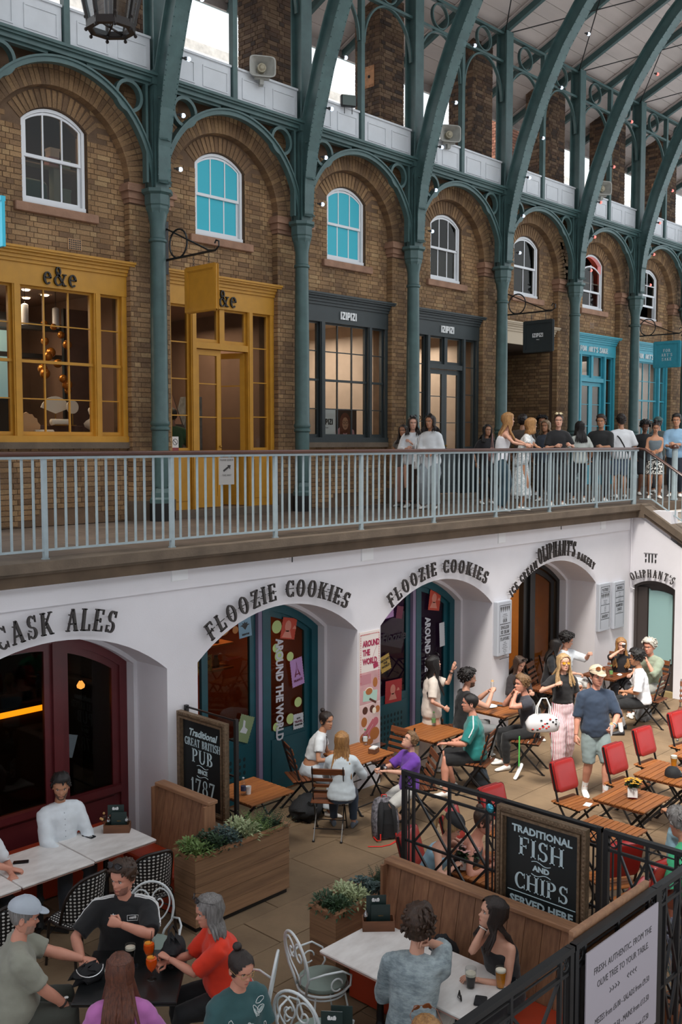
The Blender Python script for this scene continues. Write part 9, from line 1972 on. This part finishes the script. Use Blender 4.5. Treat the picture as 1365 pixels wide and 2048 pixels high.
def chest(key,dx,dz,back=False):
 D = PEOPLE[key]; c = D['N'] - D['up'] * dz + D['SX'] * dx + D['SF'] * (.2 if not back else -.2); return frame_M(c,-D['SX'] if not back else D['SX'],D['up']) if not back else frame_M(c,D['SX'],D['up'])
M = chest('L3',-.085,.10); v,f = sans('oasis',.030,0,bold=.0008); drape_flat('L3','chest_words',[(a,b_,0) for a,b_,c in v],f,M,WINK)
fr_ = [(-.045,-.014),(.045,-.014),(.045,.030),(-.045,.030)]
for a,b_ in zip(fr_,fr_[1:] + fr_[:1]): T,o = onto('L3'); drape_line('L3','badge_border',[M @ Vector((*a,0)) - (M.to_3x3() @ Vector((0,0,.08))),M @ Vector((*b_,0)) - (M.to_3x3() @ Vector((0,0,.08)))],.0018,WINK,n=5)
M = chest('L3',.075,.095); V,Fc = [],[]
for a in (-38,0,38):
 A_ = math.radians(90 + a); o = len(V); V += [(0,-.004,0),(.012 * math.cos(A_ - .9) + .012 * math.cos(A_),.012 * math.sin(A_ - .9) + .014 * math.sin(A_),0),(.034 * math.cos(A_),.034 * math.sin(A_),0),(.012 * math.cos(A_ + .9) + .012 * math.cos(A_),.012 * math.sin(A_ + .9) + .014 * math.sin(A_),0)]; Fc.append((o,o + 1,o + 2,o + 3))
for z in (-.009,-.016): o = len(V); V += [(-.02,z,0),(.02,z,0),(.016,z + .004,0),(-.016,z + .004,0)]; Fc.append((o,o + 1,o + 2,o + 3))
drape_flat('L3','chest_emblem',V,Fc,M,WINK)
rd = random.Random(11)
for i in range(13):      # leaf outlines on the teal tee
 M = chest('L5',rd.uniform(-.19,.19),rd.uniform(.05,.30)); a = rd.random() * 6.28; L_ = rd.uniform(.035,.06); pts = [M @ Vector((L_ * (math.cos(t_) * math.cos(a) - .42 * math.sin(t_) * math.sin(a)),L_ * (math.cos(t_) * math.sin(a) + .42 * math.sin(t_) * math.cos(a)),-.1)) for t_ in np.linspace(0,2 * PI,11)]
 drape_line('L5','leaf_print',pts,.0022,WINK,n=20)
 if i % 2 == 0: V = [(L_ * .8 * (math.cos(t_) * math.cos(a) - .3 * math.sin(t_) * math.sin(a)),L_ * .8 * (math.cos(t_) * math.sin(a) + .3 * math.sin(t_) * math.cos(a)),0) for t_ in np.linspace(0,2 * PI,11)[:-1]]; drape_flat('L5','leaf_print',V,[tuple(range(10))],M,mk('pale_print_grey','#a9b9b8',.8))
for key,a,b_ in (('U41',(-.16,0,.42),(.17,0,-.02)),('M25',(.13,0,.44),(.15,0,-.05))):
 D = PEOPLE[key]; o_ = -.25 if key == 'U41' else -.2; drape_line(key,'cross_strap',[D['P'] + D['SX'] * a[0] + D['up'] * a[2] + D['SF'] * o_,D['P'] + D['SX'] * b_[0] + D['up'] * b_[2] + D['SF'] * o_],.014,BLKF,n=12)
D = PEOPLE['G11']; drape_line('G11','lanyard',[D['N'] - D['SX'] * .05 + D['SF'] * .06,D['N'] - D['up'] * .2 + D['SF'] * .2,D['N'] - D['up'] * .2 + D['SF'] * .2 + D['SX'] * .02,D['N'] + D['SX'] * .05 + D['SF'] * .06],.004,BLKP)
D = PEOPLE['L1']
for z in (.06,.12,.18,.24,.30): M = chest('L1',0,z); drape_flat('L1','button',[(.006 * math.cos(a),.006 * math.sin(a),0) for a in np.linspace(0,5.5,8)],[tuple(range(8))],M,mk('button_grey','#9aa2aa',.5))
D = PEOPLE['R9']; rd = random.Random(5)
for i in range(9): f = rd.uniform(.25,.9); p = D['Ls'].lerp(D['Le'],f) + Vector((rd.uniform(-.1,.1),-.1,rd.uniform(-.06,.06))); a = rd.random() * 6.28; drape_line('R9','tattoo',[p + Vector((.014 * math.cos(a + q),0,.014 * math.sin(a + q * 1.6))) for q in (0,1.2,2.6,3.4)],.0016,mk('tattoo_ink','#3a3f4a',.6),'body',n=8,lift=.0006)
for key,h,mt,w in (('L2','R','pale',.008),('L4','R','black',.010),('W14','L','black',.010),('R9','R','white',.005),('F28','L','white',.006),('M20','L','blue',.006),('L5','R','white',.007)):
 D = PEOPLE[key]; W_,E_ = D[h + 'h'],D[h + 'e']; d = (E_ - W_).normalized(); c = W_ + d * .045; x = d.orthogonal().normalized(); y = d.cross(x); r_ = .034 * D['s'] * (1.1 if key[0] in 'LM' else 1.0); m = MB(); m.tube([c + x * r_ * math.cos(a) + y * r_ * math.sin(a) for a in np.linspace(0,2 * PI,19)[:-1]],w,6,closed=True); band = m.build('wristband',mk('band_' + mt,{'pale': '#2b2320','black': '#17181a','white': '#dedbd6','blue': '#8fc0d0'}[mt],.5),D['root'],smooth=60)
 if mt in ('pale','black'): up_v = Vector((0,0,1)); q = (up_v - d * up_v.dot(d)).normalized(); m = MB(); m.ell(c + q * (r_ + .004),(.018,.018,.007),12,6); m.build('watch_face',PAPER if mt == 'pale' else BLKP,band)
